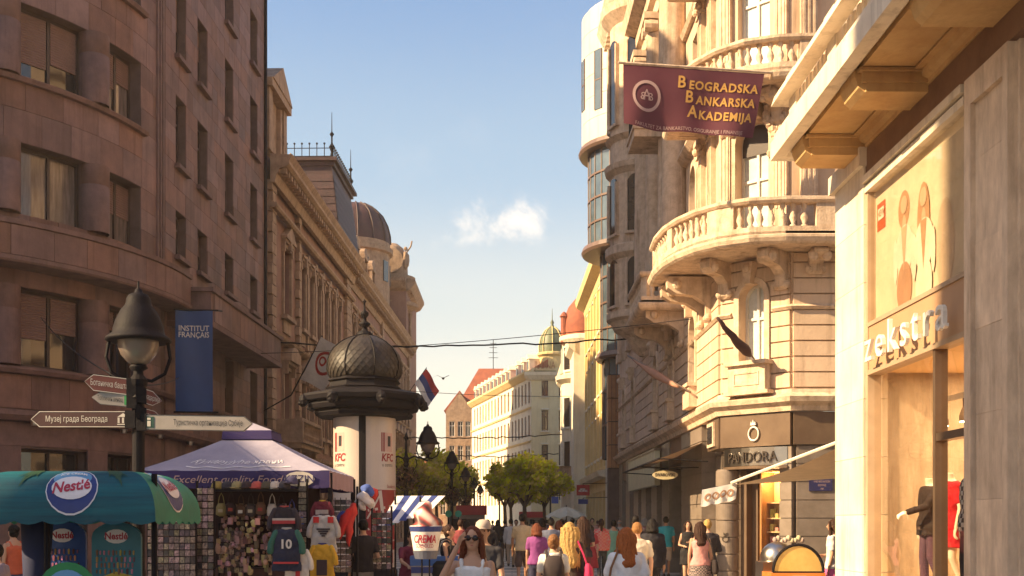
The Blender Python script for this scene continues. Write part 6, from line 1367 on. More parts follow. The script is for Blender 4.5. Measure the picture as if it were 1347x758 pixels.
    if style != 'bald':
        q.ball(0, hy - .018, 1.672, .086, .094, .108, 14, 10, jit=.02)
        if style in ('long', 'verylong', 'bob', 'pony', 'bun'):
            q.ball(0, hy - .03, 1.64, .088, .082, .1, 14, 8)
        if style in ('long', 'verylong', 'bob'):
            zl = {'long': 1.30, 'verylong': 1.10, 'bob': 1.50}[style]; n = 9; rg = random.Random(PN[0]); wd = .095 if style != 'verylong' else .125
            R_r = []
            for i in range(n):
                z = 1.70 - (1.70 - zl) * i / (n - 1); R_r.append((.01 * sin(i * 1.3), hy - .05 - .012 * i + .0, z, wd * (1 + .15 * sin(i * .9)) * (1 if i < n - 1 else .6), .062 * (1 if i < n - 1 else .5)))
            vs_ = []; fs_ = []; sg_ = 56
            for (hx, hy_, hz_, ha, hb) in R_r:
                for k in range(sg_): t_h = 2 * pi * k / sg_; rr_ = 1 + .07 * sin(14 * t_h + hz_ * 9) + .04 * sin(23 * t_h - hz_ * 14); vs_.append((hx + ha * rr_ * cos(t_h), hy_ + hb * rr_ * sin(t_h), hz_))
            for i in range(n - 1):
                for k in range(sg_): fs_.append((i * sg_ + k, i * sg_ + (k + 1) % sg_, (i + 1) * sg_ + (k + 1) % sg_, (i + 1) * sg_ + k))
            q.add(vs_, fs_ + [tuple(range(sg_ - 1, -1, -1)), tuple(range((n - 1) * sg_, n * sg_))])
            for i in range(10):   # loose locks give a ragged lower edge
                a = (i / 9 - .5) * 2 * wd; q.tube([(a * .8, hy - .07, 1.6), (a * 1.05, hy - .09, (1.6 + zl) / 2), (a * 1.1 + rg.uniform(-.02, .02), hy - .1, zl - rg.uniform(.0, .07))], [.028, .026, .006], 6)
            for sg in (-1, 1): q.tube([(sg * .06, hy + .05, 1.73), (sg * .088, hy + .03, 1.64), (sg * .1, hy + .01, max(zl, 1.42)), (sg * .105, hy + .0, max(zl, 1.38) - .02)], [.02, .026, .028, .008], 8)
        if style == 'pony': q.tube([(0, hy - .09, 1.70), (0, hy - .14, 1.64), (0, hy - .13, 1.5), (.01, hy - .11, 1.36), (.01, hy - .1, 1.28)], [.03, .042, .04, .03, .008], 10)
        if style == 'bun': q.ball(0, hy - .11, 1.69, .055, .05, .055, 10, 8, jit=.06); q.tube([(.02, hy - .05, 1.58), (.03, hy - .07, 1.53)], [.02, .006], 6)
        ho = remesh(q.build('hair', hm, t, local=True, smooth=True), max(.009, vox * .6)); ht = bpy.data.textures.get('locks') or bpy.data.textures.new('locks', 'CLOUDS'); ht.noise_scale = .035; ht.noise_depth = 3; dh = ho.modifiers.new('locks', 'DISPLACE'); dh.texture = ht; dh.strength = .012; dh.texture_coords = 'LOCAL'
    elif hm:
        q.lathe([(.082, -.0), (.084, .03), (.074, .06)], 0, hy - .012, 14, 1.62, pi * 1.02, pi * 1.98, sy=1.12); q.build('hair', hm, t, local=True)
    # top
    kind, tc_ = topw[:2]; tm = topw[2] if len(topw) > 2 else clothm('%.2f_%.2f_%.2f' % tc_, tc_)
    q = MB(); g_ = .022
    zb = {'tee': .88, 'shirt': .84, 'tank': .95, 'dress': .62, 'jacket': .80, 'loose': .86}[kind]
    rr = []
    for z, rx, ry in TR_:
        if z < zb - .03: continue
        gg = g_ + (.018 if kind in ('loose', 'jacket') else 0) + (.012 if z < 1.0 else 0); k = 1
        if kind == 'tank' and z > 1.385: continue
        if z > 1.49: continue
        rr.append((0, bo(z), z, (rx + gg) * k, ry + gg))
    if zb < .84: rr = [(0, 0, zb, .2 * hipw + .02, .15 + .02)] + rr
    elif rr and rr[0][2] > zb: rr = [(0, bo(zb), zb, rr[0][3] + .004, rr[0][4])] + rr
    if kind != 'tank': rr.append((0, bo(1.5), 1.495, .085, .08))
    else: rr += [(0, bo(1.41) - .0, 1.405, .135 * w, .108), (0, bo(1.41) - .015, 1.425, .10 * w, .085)]
    loft(q, rr, 18)
    if kind == 'tank':
        for sg in (-1, 1): q.tube([(sg * .095, bo(1.35) + .11, 1.33), (sg * .098, bo(1.4) + .095, 1.42), (sg * .1, bo(1.45) + .03, 1.482), (sg * .1, bo(1.45) - .04, 1.475), (sg * .1, bo(1.4) - .09, 1.4), (sg * .1, bo(1.35) - .1, 1.32)], .017, 8)
    elif not (kind == 'dress' and bare):
        for sg in (-1, 1):
            s0, el, wr = AR[sg]; e = Vector(s0).lerp(Vector(el), .62 if kind in ('tee', 'dress', 'loose') else 1.0)
            if kind in ('shirt', 'jacket'): limb(q, [s0, el, tuple(Vector(el).lerp(Vector(wr), .93))], [.068, .054, .042])
            else: limb(q, [s0, tuple(e)], [.066, .062 + (.02 if kind == 'loose' else 0)])
    rg = random.Random(PN[0] * 7 + 1); v2 = []
    to = remesh(q.build({'dress': 'dress', 'jacket': 'jacket', 'tank': 'tank_top', 'shirt': 'shirt', 'tee': 't_shirt', 'loose': 't_shirt'}[kind], tm, t, local=True, smooth=True), vox)
    # folds
    tx = bpy.data.textures.get('folds') or bpy.data.textures.new('folds', 'CLOUDS'); tx.noise_scale = .11
    dm = to.modifiers.new('folds', 'DISPLACE'); dm.texture = tx; dm.strength = .034; dm.mid_level = .5; dm.texture_coords = 'LOCAL'
    # bottom
    bk, bc = bottom[:2]
    if bk != 'none' :
        bm_ = bottom[2] if len(bottom) > 2 else clothm('%.2f_%.2f_%.2f' % bc, bc); q = MB()
        if bk == 'skirt': loft(q, [(0, 0, 1.02, .16 * hipw, .125), (0, 0, .94, .19 * hipw, .145), (0, 0, .7, .23, .19), (0, 0, .5, .26, .22)], 18)
        else:
            loft(q, [(0, 0, .80, .165 * hipw, .125), (0, 0, .9, .185 * hipw, .138), (0, 0, 1.0, .175 * hipw, .13)], 16)
            for sg in (-1, 1):
                hp, kn, an = LG[sg]
                if bk == 'shorts': limb(q, [hp, tuple(Vector(hp).lerp(Vector(kn), .85))], [.098, .09])
                else: limb(q, [hp, kn, (an[0], an[1], an[2] + .03)], [.098, .068, .06])
        remesh(q.build({'skirt': 'skirt', 'shorts': 'shorts'}.get(bk, 'trousers'), bm_, t, local=True, smooth=True), vox)
    q = MB()
    for sg in (-1, 1):
        an = LG[sg][2]; q.tube([(an[0], an[1] - .06, an[2] - .05), (an[0], an[1] + .04, an[2] - .04), (an[0], an[1] + .155, an[2] - .065)], [.038, .046, .034], 8); q.ball(an[0], an[1] - .01, an[2] - .02, .045, .05, .05)
    q.build('shoes', pm('dark_shoe_leather', (.04, .03, .03), .5), t, local=True, smooth=True)
    if abs(((face + 180) % 360) - 180) > 60 and Y < 40 and hair[1] != 'none':
        q = MB()
        for sg in (-1, 1): q.ball(sg * .03, hy + .079, 1.662, .013, .009, .008, 8, 6); q.tube([(sg * .015, hy + .088, 1.685), (sg * .045, hy + .078, 1.688)], .004, 5)
        q.build('eyes', pm('dark_eye', (.02, .015, .015), .3), t, local=True); q = MB(); q.tube([(-.022, hy + .078, 1.598), (0, hy + .087, 1.597), (.022, hy + .078, 1.598)], [.003, .007, .003], 6); q.build('lips', pm('lip_skin', (.40, .12, .09), .4), t, local=True)
    if extra: extra(t, S_, hy)
    PN[0] += 1
    return t
def held(kind, label, cat, t, build, **k):
    o = thing(kind, label, cat, tuple(t.location), t.rotation_euler[2]); o.scale = t.scale; build(o); return o
def strap_bag(t, colr, label, sg=1, z=.95):
    def f(o):
        m = MB(); m.smooth = True; loft(m, [(sg * .27, -.03, z - .16, .05, .15), (sg * .28, -.03, z - .1, .075, .17), (sg * .27, -.03, z + .06, .065, .16), (sg * .26, -.03, z + .12, .03, .14)], 12); m.build('bag_body', clothm('bag%.2f' % colr[0], colr), o, local=True)
        m = MB(); m.tube([(sg * .25, -.13, z + .1), (sg * .2, -.13, 1.3), (sg * .12, -.1, 1.49), (sg * .1, 0, 1.53), (sg * .12, .1, 1.49), (sg * .2, .12, 1.3), (sg * .25, .1, z + .1)], .014, 5); m.build('strap', clothm('bag%.2f' % colr[0], colr), o, local=True)
    return held('shoulder_bag', label, 'bag', t, f)
def backpack(t, colr, label):
    def f(o):
        m = MB(); m.smooth = True; loft(m, [(0, -.2, 1.0, .13, .06), (0, -.23, 1.04, .16, .09), (0, -.23, 1.3, .155, .09), (0, -.2, 1.42, .12, .06), (0, -.18, 1.46, .07, .03)], 14); m.build('pack', clothm('pack%.2f' % colr[0], colr), o, local=True)
        for sg in (-1, 1): m = MB(); m.tube([(sg * .1, -.16, 1.43), (sg * .11, -.02, 1.53), (sg * .12, .12, 1.42), (sg * .14, .12, 1.2), (sg * .15, -.1, 1.05)], .02, 6); m.build('strap', clothm('pack%.2f' % colr[0], colr), o, local=True)
    return held('backpack', label, 'backpack', t, f)
def sunglasses(t):
    def f(o):
        m = MB(); m.smooth = True
        for sg in (-1, 1): m.ball(sg * .034, .118, 1.662, .03, .012, .024, 14, 8)
        m.build('lenses', mat('sunglass_lens', (.02, .008, .006), rough=.25, bump=0, spec=.4), o, local=True); m = MB(); m.tube([(-.08, .0, 1.665), (-.07, .1, 1.668), (0, .128, 1.668), (.07, .1, 1.668), (.08, 0, 1.665)], .005, 6); m.build('frame', pm('sunglass_frame', (.03, .012, .01), .3), o, local=True)
    return held('sunglasses', 'dark round sunglasses worn by the woman in the white tank top', 'sunglasses', t, f)
def checked(name, a, b, sc=22):
    if name in MATS: return MATS[name]
    m = pm(name, a); t = m.node_tree; bs = t.nodes['Principled BSDF']; ck = node(t, 'ShaderNodeTexChecker', Scale=sc); ck.inputs['Color1'].default_value = (*a, 1); ck.inputs['Color2'].default_value = (*b, 1)
    co = node(t, 'ShaderNodeTexCoord'); t.links.new(co.outputs['Object'], ck.inputs['Vector']); t.links.new(ck.outputs[0], bs.inputs['Base Color']); return m
# nearest walkers
p = person(622, 10.0, 694, 'woman in white tank top and sunglasses raising a hand to her face', 176, True, 'mid', ('long', 'auburn'), ('tank', (.80, .78, .78)), ('shorts', (.12, .15, .25)), ('swing', 'head'), .2, vox=.0075); sunglasses(p)
p = person(636, 13.6, 688, 'man in dark shirt and pale flat cap half hidden behind the sunglasses woman', 170, False, 'mid', ('short', 'brown'), ('tee', (.05, .045, .05)), arms=('swing', 'bent'))
def cap(o): m = MB(); m.smooth = True; m.lathe([(.095, 0), (.1, .03), (.09, .08), (.05, .115), (0, .12)], 0, .01, 16, 1.685, sy=1.12); m.build('crown', clothm('cap', (.5, .42, .36)), o, local=True); m = MB(); m.smooth = True; m.ball(0, .13, 1.69, .07, .07, .012, 12, 6); m.build('visor', clothm('cap', (.5, .42, .36)), o, local=True)
held('cap', 'pale cap worn by the man behind the sunglasses woman', 'cap', p, cap)
p = person(824, 12.5, 695, 'red haired woman in white t-shirt seen from behind', 4, True, 'fair', ('long', 'red'), ('loose', (.78, .76, .78)), ('trousers', (.1, .12, .2)), ('swing', 'swing'))
strap_bag(p, (.25, .12, .06), 'thin brown strapped bag on the red haired woman', -1, .9)
p = person(728, 15, 704, 'person with light brown hair in a bun and white sleeves seen from behind', 0, True, 'fair', ('bun', 'lightbrown'), ('tee', (.72, .68, .62)), ('skirt', (.08, .06, .06)), ('bent', 'down')); backpack(p, (.05, .035, .035), 'dark brown backpack on the person with the hair bun')
p = person(749, 16.2, 688, 'woman with very long blonde hair and dark top with pink edge', 0, True, 'fair', ('verylong', 'blonde'), ('shirt', (.07, .045, .035)), ('skirt', (.10, .05, .04)), ('down', 'down'), .15); strap_bag(p, (.55, .03, .12), 'bright pink shoulder bag of the long haired blonde woman', 1, 1.05)
p = person(838, 18, 688, 'boy with short ginger blond hair in a cream t-shirt', 2, False, 'fair', ('short', 'ginger'), ('tee', (.66, .58, .48)), ('shorts', (.35, .35, .42)), ('down', 'down'))
p = person(858, 22.5, 683, 'person with dark bobbed hair in a long black suit', 0, False, 'mid', ('bob', 'black'), ('jacket', (.02, .018, .025)), ('trousers', (.02, .018, .025)), ('down', 'down'), .1)
p = person(706, 23.5, 689, 'woman in purple t-shirt with dark red hair', 3, True, 'mid', ('bob', 'auburn'), ('tee', (.26, .06, .24)), ('trousers', (.03, .03, .07)), ('down', 'down'), .2)
p = person(687, 30, 676.5, 'tall man in pale yellow t-shirt and dark shorts walking away', 0, False, 'tan', ('short', 'black'), ('tee', (.70, .50, .28)), ('shorts', (.10, .06, .05)), ('swing', 'swing'), .25)
p = person(725, 28, 682, 'man in grey blue shirt between the purple and blonde women', 0, False, 'mid', ('short', 'black'), ('tee', (.11, .12, .18)), arms=('down', 'down'))
p = person(767, 26, 680, 'woman with long dark hair in black top and wine red trousers', 0, True, 'mid', ('verylong', 'brown'), ('tee', (.04, .025, .03)), ('trousers', (.17, .02, .035)), ('down', 'bent'), .2)
p = person(791, 34, 683, 'woman with brown ponytail in red plaid shirt and dark jeans', 0, True, 'mid', ('pony', 'brown'), ('shirt', (.5, .1, .1), checked('red_plaid_cloth', (.50, .03, .04), (.45, .28, .25))), ('trousers', (.03, .035, .05)), ('bent', 'swing'), .25)
p = person(807, 36.5, 684, 'woman in mint green dress beside the red plaid shirt', 10, True, 'mid', ('bun', 'black'), ('tank', (.22, .45, .33)), ('skirt', (.22, .45, .33)), ('down', 'bent')); strap_bag(p, (.02, .02, .02), 'black shoulder bag of the woman in mint green', 1, 1.0)
p = person(836, 27, 679, 'broad man with dark hair behind the ginger haired boy', 0, False, 'mid', ('short', 'black'), ('shirt', (.04, .03, .03)), arms=('down', 'down'))
p = person(876, 35.5, 680, 'man in turquoise t-shirt and pale shorts', 0, False, 'tan', ('short', 'black'), ('tee', (.02, .33, .42)), ('shorts', (.48, .38, .30)), ('bent', 'down'), .08)
p = person(905, 29.5, 686, 'dark haired woman in sleeveless black dress facing the camera', 175, True, 'mid', ('long', 'brown'), ('dress', (.015, .012, .014)), ('none', None), ('phone', 'bent'), .12, bare=True)
p = person(921, 21.5, 687, 'woman in pink tank top and black patterned skirt seen from behind', 0, True, 'mid', ('long', 'brown'), ('tank', (.68, .32, .30)), ('skirt', (.1, .08, .08), checked('black_floral_cloth', (.03, .025, .03), (.3, .22, .2), 34)), ('down', 'down'), .1); strap_bag(p, (.03, .02, .02), 'black shoulder bag on the woman in the pink tank top', 1, .92)
p = person(931, 23.6, 684, 'fair haired man in dark clothes just beyond the pink tank top', 10, False, 'fair', ('short', 'blonde'), ('shirt', (.05, .04, .045)), arms=('down', 'bent'))
p = person(1097, 20.6, 684, 'brown haired woman in white blouse and pink skirt beside the bright stone pier', 60, True, 'mid', ('long', 'brown'), ('tee', (.70, .64, .62)), ('skirt', (.65, .12, .30)), ('down', 'bent'), .05)
p = person(478, 19.3, 684, 'man in black t-shirt standing at the souvenir rack by the column', 25, False, 'mid', ('short', 'black'), ('tee', (.02, .015, .018)), ('trousers', (.25, .22, .2)), ('down', 'bent'), .05)
p = person(590, 19, 691, 'dark haired woman in black sleeveless top holding something in front of the cart', 250, True, 'mid', ('bun', 'brown'), ('tank', (.02, .016, .02)), ('skirt', (.45, .33, .25)), ('phone', 'phone'), .05); strap_bag(p, (.012, .01, .012), 'large black shoulder bag of the woman at the ice cream cart', 1, 1.02)
p = person(537, 19.5, 700, 'vendor in wine red shirt and blue apron leaning over the ice cream cart', 200, False, 'mid', ('short', 'brown'), ('tee', (.20, .03, .06)), ('trousers', (.03, .05, .22)), ('reach', 'reach'), .05, bend=.35)
p = person(18, 18.5, 691, 'dark haired woman in orange tank top at the far left edge', 60, True, 'mid', ('bun', 'black'), ('tank', (.62, .13, .06)), ('trousers', (.06, .08, .2)), ('down', 'down'), .1)
p = person(-4, 13, 716, 'person in lilac grey t-shirt cut by the left edge of the photo', 80, False, 'mid', ('short', 'black'), ('tee', (.28, .22, .27)), arms=('down', 'down'))
p = person(560, 24.5, 688, 'person in pale shirt behind the cone shaped sign', 180, False, 'mid', ('short', 'black'), ('tee', (.55, .45, .4)), arms=('down', 'bent'))
# mid and far walkers
for (px, Y, top, lb, fem, hr, tw, bt, st) in [
    (641, 31, 684, 'person in black at the left edge of the open pavement', False, ('short', 'black'), ('shirt', (.02, .018, .02)), ('trousers', (.03, .03, .04)), .1),
    (655, 52, 684, 'woman in black jacket and blue jeans walking away', True, ('bob', 'black'), ('jacket', (.02, .02, .025)), ('trousers', (.04, .07, .14)), .2),
    (664, 50, 684, 'person in black coat and trousers beside the black jacket', False, ('short', 'black'), ('jacket', (.02, .02, .02)), ('trousers', (.02, .02, .02)), .25),
    (672, 43, 683, 'man in white shirt and beige trousers', False, ('short', 'black'), ('shirt', (.62, .58, .55)), ('trousers', (.42, .30, .2)), .25),
    (679, 47, 684, 'person in brown shirt half hidden behind the yellow t-shirt', False, ('short', 'brown'), ('shirt', (.25, .14, .1)), ('trousers', (.08, .06, .06)), .2),
    (648, 70, 685, 'distant person in pale trousers on the left of the pavement', False, ('short', 'black'), ('tee', (.4, .3, .3)), ('trousers', (.5, .42, .35)), .2),
    (700, 40, 683, 'man with short dark hair just left of the purple t-shirt', False, ('short', 'black'), ('tee', (.3, .2, .16)), ('trousers', (.06, .06, .1)), .1),
    (713, 37, 682, 'woman with black bob between purple and grey blue shirts', True, ('bob', 'black'), ('tee', (.2, .08, .08)), ('trousers', (.06, .06, .1)), .1),
    (739, 38, 683, 'man with brown hair right of the grey blue shirt', False, ('short', 'brown'), ('tee', (.5, .4, .35)), ('trousers', (.06, .06, .1)), .1),
    (735, 34, 685, 'woman with auburn hair behind the bun', True, ('bob', 'auburn'), ('tee', (.45, .12, .1)), ('trousers', (.06, .06, .1)), .1),
    (753, 44, 682, 'man under the cream umbrella edge in dark shirt', False, ('short', 'black'), ('tee', (.06, .05, .06)), ('trousers', (.06, .06, .1)), .1),
    (779, 46, 682, 'tall dark haired person left of the plaid shirt', False, ('short', 'black'), ('tee', (.5, .3, .25)), ('trousers', (.06, .06, .1)), .1),
    (776, 31, 690, 'shorter woman in red dress before the plaid shirt', True, ('long', 'black'), ('tee', (.42, .04, .05)), ('skirt', (.42, .04, .05)), .1),
    (815, 43, 684, 'bald man with grey hair fringe near the brown pillar', False, ('bald', 'grey'), ('tee', (.6, .5, .4)), ('trousers', (.1, .1, .12)), .1),
    (848, 40, 682, 'woman with grey bob by the shopfront piers', True, ('bob', 'grey'), ('shirt', (.45, .25, .25)), ('trousers', (.1, .1, .12)), .1),
    (692, 66, 685, 'distant woman in white in the middle of the crowd', True, ('long', 'brown'), ('tee', (.65, .6, .55)), ('skirt', (.1, .1, .2)), .1),
    (719, 60, 684, 'distant man in navy in the middle of the crowd', False, ('short', 'black'), ('shirt', (.04, .05, .12)), ('trousers', (.3, .25, .2)), .1),
    (744, 64, 684, 'distant woman in mustard yellow near the umbrella', True, ('bob', 'brown'), ('tee', (.5, .3, .05)), ('trousers', (.05, .05, .08)), .1),
    (760, 58, 684, 'distant man in light blue under the umbrella', False, ('short', 'black'), ('tee', (.3, .4, .5)), ('trousers', (.05, .05, .08)), .1),
    (786, 70, 685, 'distant man in brick red by the red hanging sign', False, ('short', 'brown'), ('tee', (.4, .1, .06)), ('trousers', (.05, .05, .08)), .1),
    (606, 30, 684, 'man in maroon shirt between the carts and the capped man', False, ('short', 'brown'), ('tee', (.25, .05, .06)), ('trousers', (.05, .05, .08)), .1),
    (614, 44, 684, 'distant woman in red by the far red stall', True, ('long', 'black'), ('tee', (.5, .05, .05)), ('trousers', (.05, .05, .08)), .1),
    (628, 56, 685, 'distant man in grey near the far red stall', False, ('short', 'black'), ('shirt', (.2, .2, .22)), ('trousers', (.05, .05, .08)), .1)]:
    person(px, Y, top, lb, random.Random(int(px)).choice([0, 5, -6, 3, 178]) if px not in (655, 664, 672) else 0, fem, 'mid', hr, tw, bt, ('swing', 'swing'), st)
# ---------------------------------------------------------------- purple market tent
RS = random.Random(5)
M_tent = mat('lilac_tent_canvas', (.34, .31, .39), (.24, .22, .29), scale=1.6, rough=.8, bump=.6, bscale=4); M_navy = mat('deep_purple_canvas', (.045, .03, .13), (.035, .025, .1), scale=1.5, rough=.8, bump=.1); M_mauve = pm('mauve_tent_side', (.34, .22, .24), .8)
tx0, tx1, ty0, ty1 = -5.95, -2.88, 18.0, 20.8
tt = thing('market_tent', 'purple market tent with white script lettering over the souvenir stall', 'tent', ((tx0 + tx1) / 2, (ty0 + ty1) / 2, 0))
cxm, cym = (tx0 + tx1) / 2 + .0, (ty0 + ty1) / 2; ez, az = 2.53, 3.08
A4 = [(tx0, ty0), (tx1, ty0), (tx1, ty1), (tx0, ty1)]; B4 = [(cxm - .42, cym - .42), (cxm + .42, cym - .42), (cxm + .42, cym + .42), (cxm - .42, cym + .42)]
def tentT(side, u, v, o=0.0):
    a, b = A4[side], A4[(side + 1) % 4]; c, d = B4[side], B4[(side + 1) % 4]
    x0, y0 = a[0] + (b[0] - a[0]) * u, a[1] + (b[1] - a[1]) * u; x1, y1 = c[0] + (d[0] - c[0]) * u, c[1] + (d[1] - c[1]) * u
    z = ez + (az - ez) * v - .05 * sin(pi * v) * (1 - abs(2 * u - 1) * .6) + .012 * sin(u * 40) * (1 - v) * (1 - v); return (x0 + (x1 - x0) * v, y0 + (y1 - y0) * v, z + o)
for sd in range(4):
    m = MB(); m.smooth = True; vs = []; fs = []; n = 24
    for i in range(n + 1):
        for j in range(9): vs.append(tentT(sd, i / n, j / 8))
    for i in range(n):
        for j in range(8): a = i * 9 + j; fs.append((a, a + 9, a + 10, a + 1))
    m.add(vs, fs); m.build('roof_panel', M_tent, tt)
for sd in range(4):
    a, b = A4[sd], A4[(sd + 1) % 4]; L_ = math.dist(a, b); T = frame(a[0], a[1], b[0] - a[0], b[1] - a[1], 1)
    m = MB(); m.smooth = True; vs = []; fs = []; n = 40
    for i in range(n + 1):
        for j in range(4): z = ez - .26 * j / 3 - (.02 * abs(sin(i * pi / 5)) if j == 3 else 0); vs.append(T(L_ * i / n, .015 * sin(i * .9) * j / 3, z))
    for i in range(n):
        for j in range(3): q = i * 4 + j; fs.append((q, q + 4, q + 5, q + 1))
    m.add(vs, fs); m.build('valance', M_navy if sd != 1 else M_mauve, tt)
m = MB(); T = frame(tx0, ty0, 1, 0, 1); v, f = text_mesh('Excellent quality Food', .24, shear=.3); w = max(p[0] for p in v) - min(p[0] for p in v); m.add([T(1.45 + p[0] * 1.75 / w, .025, 2.39 + p[1] * .7) for p in v], f); m.build('valance_lettering', M_palep, tt)
m = MB(); m.extr(T, ell(2.6, 2.4, .24, .12), .02, .026); m.build('oval_badge', M_txt_w, tt); m = MB(); lettering(m, T, 'KZZIN', 2.6, 2.4, .03, .16, sx=1.0); m.build('badge_lettering', M_navy, tt)
m = MB(); v, f = text_mesh('Кухарујуће храни', .30, shear=.45); w = max(p[0] for p in v) - min(p[0] for p in v)
m.add([tentT(0, .5 + p[0] * .62 / w, .33 + p[1] * .62, .012) for p in v], f)
for k in range(30):
    u, w_ = .22 + k * .02, .24 + k * .02; g1 = lambda q: .12 + .02 * sin(q * 12); m.quad(tentT(0, u, g1(u), .012), tentT(0, w_, g1(w_), .012), tentT(0, w_, g1(w_) + .025, .012), tentT(0, u, g1(u) + .025, .012))
m.build('script_lettering', pm('tent_white_print', (.8, .76, .78), .6), tt)
m = MB()
for sd in range(4):
    c, d = B4[sd], B4[(sd + 1) % 4]; m.add([(c[0], c[1], az + .02), (d[0], d[1], az + .02), (d[0] * .95 + cxm * .05, d[1], az + .17), (c[0] * .95 + cxm * .05, c[1], az + .17)], [(0, 1, 2, 3)])
m.build('vent_valance', M_navy, tt); m = MB(); m.add([(x, y, az + .17) for x, y in B4] + [(cxm, cym, az + .33)], [(0, 1, 4), (1, 2, 4), (2, 3, 4), (3, 0, 4)]); m.build('vent_cap', M_tent, tt)
for x, y in A4: m = MB(); m.box(IDT, x - .03, x + .03, y + (.05 if y == ty0 else -.1), y + (.11 if y == ty0 else -.04), 0, 2.5); m.build('tent_leg', M_iron, tt)
# souvenir stall pieces
M_cards = mat('printed_postcards', (.30, .21, .17), (.035, .02, .02), scale=30, rough=.4, bump=0, rnd=.85, hue=.07)
def card_rack(x, y, w, z0, z1, nx, nz, label, rz=0.0):
    t = thing('postcard_rack', label, 'rack', (x, y, 0), rz, 'racks of the souvenir stall'); T = frame(-w / 2, 0, 1, 0, 1)
    m = MB()
    for i in range(nx + 1): m.tube([T(w * i / nx, 0, z0 - .05), T(w * i / nx, 0, z1 + .02)], .006, 4)
    for x_ in (0, w): m.tube([T(x_, -.02, 0), T(x_, -.02, z1 + .1)], .02, 6)
    m.build('wire_frame', M_iron, t, local=True)
    for i in range(nx):
        for j in range(nz):
            a = w * i / nx; c = z0 + (z1 - z0) * j / nz; q = MB(); q.cur = RS.random(); dw = w / nx; dz = (z1 - z0) / nz; tl_ = RS.uniform(.005, .05)
            P_ = [T(a + .06 * dw, .01, c + .04 * dz), T(a + .94 * dw, .01, c + .04 * dz), T(a + .94 * dw, .01 - tl_ * .4, c + .86 * dz), T(a + .06 * dw, .01 - tl_ * .4, c + .86 * dz)]; Q_ = [(p[0], p[1] - .018, p[2]) for p in P_]
            q.add(P_ + Q_, [(0, 1, 2, 3), (4, 5, 6, 7), (0, 1, 5, 4), (1, 2, 6, 5), (2, 3, 7, 6), (3, 0, 4, 7)]); q.build('postcard', M_cards, t, local=True)
p = lambda px, Y: (px - 673.5) * Y / F
card_rack(p(226, 17.2), 17.2, .72, .9, 2.12, 9, 12, 'wide wire rack of postcards under the left end of the purple tent')
card_rack(p(270, 17.4), 17.4, .26, .9, 2.25, 3, 13, 'narrow tall postcard rack beside the wide one')
card_rack(p(305, 18.4), 18.4, .42, .9, 1.6, 5, 7, 'postcard rack below the hanging bags')
card_rack(p(398, 17.9), 17.9, .13, .9, 2.3, 1, 14, 'single column of cards on the tent post')
card_rack(p(448, 18.6), 18.6, .36, .9, 2.1, 4, 12, 'postcard rack next to the bunch of flags')
card_rack(p(502, 19.9), 19.9, .34, .9, 1.9, 4, 9, 'small postcard rack leaning by the advertising column')
# backboard of the stall
o = thing('stall_backboard', 'dark panelled back of the souvenir stall behind the hanging goods', 'stall', (p(335, 19.6), 19.6, 0))
m = MB(); m.box(IDT, tx0 + .1, -3.3, 19.55, 19.65, 0, 2.3); m.build('panel', pm('dark_stall_cloth', (.035, .018, .02), .9), o); m = MB(); m.box(IDT, tx0 + .2, -3.5, 18.6, 19.5, .2, .95); m.build('counter', pm('stall_counter', (.08, .04, .035), .8), o)
# magnets and trinkets on the board
for i in range(13):
    for j in range(11):
        x = p(298, 19.5) + .088 * i + RS.uniform(-.03, .03); z = 1.0 + .1 * j; m = MB(); m.cur = RS.random(); s = RS.uniform(.022, .042); m.cb(x, 19.53, z, s * 1.7, .03, s * 2, 0) if RS.random() < .6 else m.ball(x, 19.52, z, s, .03, s, 7, 5); m.build('souvenir_magnet', mat('painted_trinkets', (.35, .22, .16), (.2, .1, .08), rnd=.8, hue=.09, rough=.35, bump=0), o)
for k in range(150):   # keyrings, pouches and dolls hanging in front of the counter
    x = p(RS.uniform(286, 396), 17.7); z = RS.uniform(.9, 1.78); q = MB(); q.cur = RS.random(); s = RS.uniform(.02, .05); rz = RS.uniform(-.6, .6)
    if RS.random() < .5: q.cb(x, 17.7 + RS.uniform(-.08, .1), z, s * 1.5, .03, s * RS.uniform(1.5, 3.2), rz)
    else: q.ball(x, 17.7 + RS.uniform(-.08, .1), z, s, s * .8, s * RS.uniform(.8, 1.8), 7, 5, jit=.2)
    q.build('hanging_trinket', MATS['painted_trinkets'], o)
# shelf of caps
sh = thing('cap_shelf', 'shelf hung under the tent edge holding a row of caps', 'shelf', (p(328, 17.8), 17.8, 2.22)); m = MB(); m.box(IDT, p(278, 17.8), p(392, 17.8), 17.65, 18.0, 2.2, 2.23); m.build('board', M_iron, sh)
CC = [(.30, .22, .06), (.05, .04, .05), (.32, .26, .12), (.05, .03, .03), (.5, .1, .08), (.10, .08, .05), (.6, .5, .42), (.06, .05, .06), (.08, .07, .14)]
NM = ['mustard', 'black', 'khaki', 'dark brown', 'red', 'olive', 'cream', 'charcoal', 'navy']
for i, px in enumerate((286, 299, 312, 325, 338, 351, 362, 374, 384)):
    c = CC[i]; x = p(px, 17.8); z = 2.235 + (.08 if i == 8 else 0); t = thing('cap', NM[i] + ' cap on the shelf under the tent edge', 'cap', (x, 17.8, z), RS.uniform(-.6, .6), 'caps on the stall shelf')
    m = MB(); m.smooth = True; m.lathe([(.095, 0), (.1, .03), (.09, .08), (.05, .12), (0, .125)], 0, 0, 14, 0); m.build('crown', clothm('cap%d' % i, c), t, local=True); m = MB(); m.smooth = True; m.ball(0, -.11, .02, .07, .08, .012, 12, 6); m.build('visor', clothm('cap%d' % i, c), t, local=True)
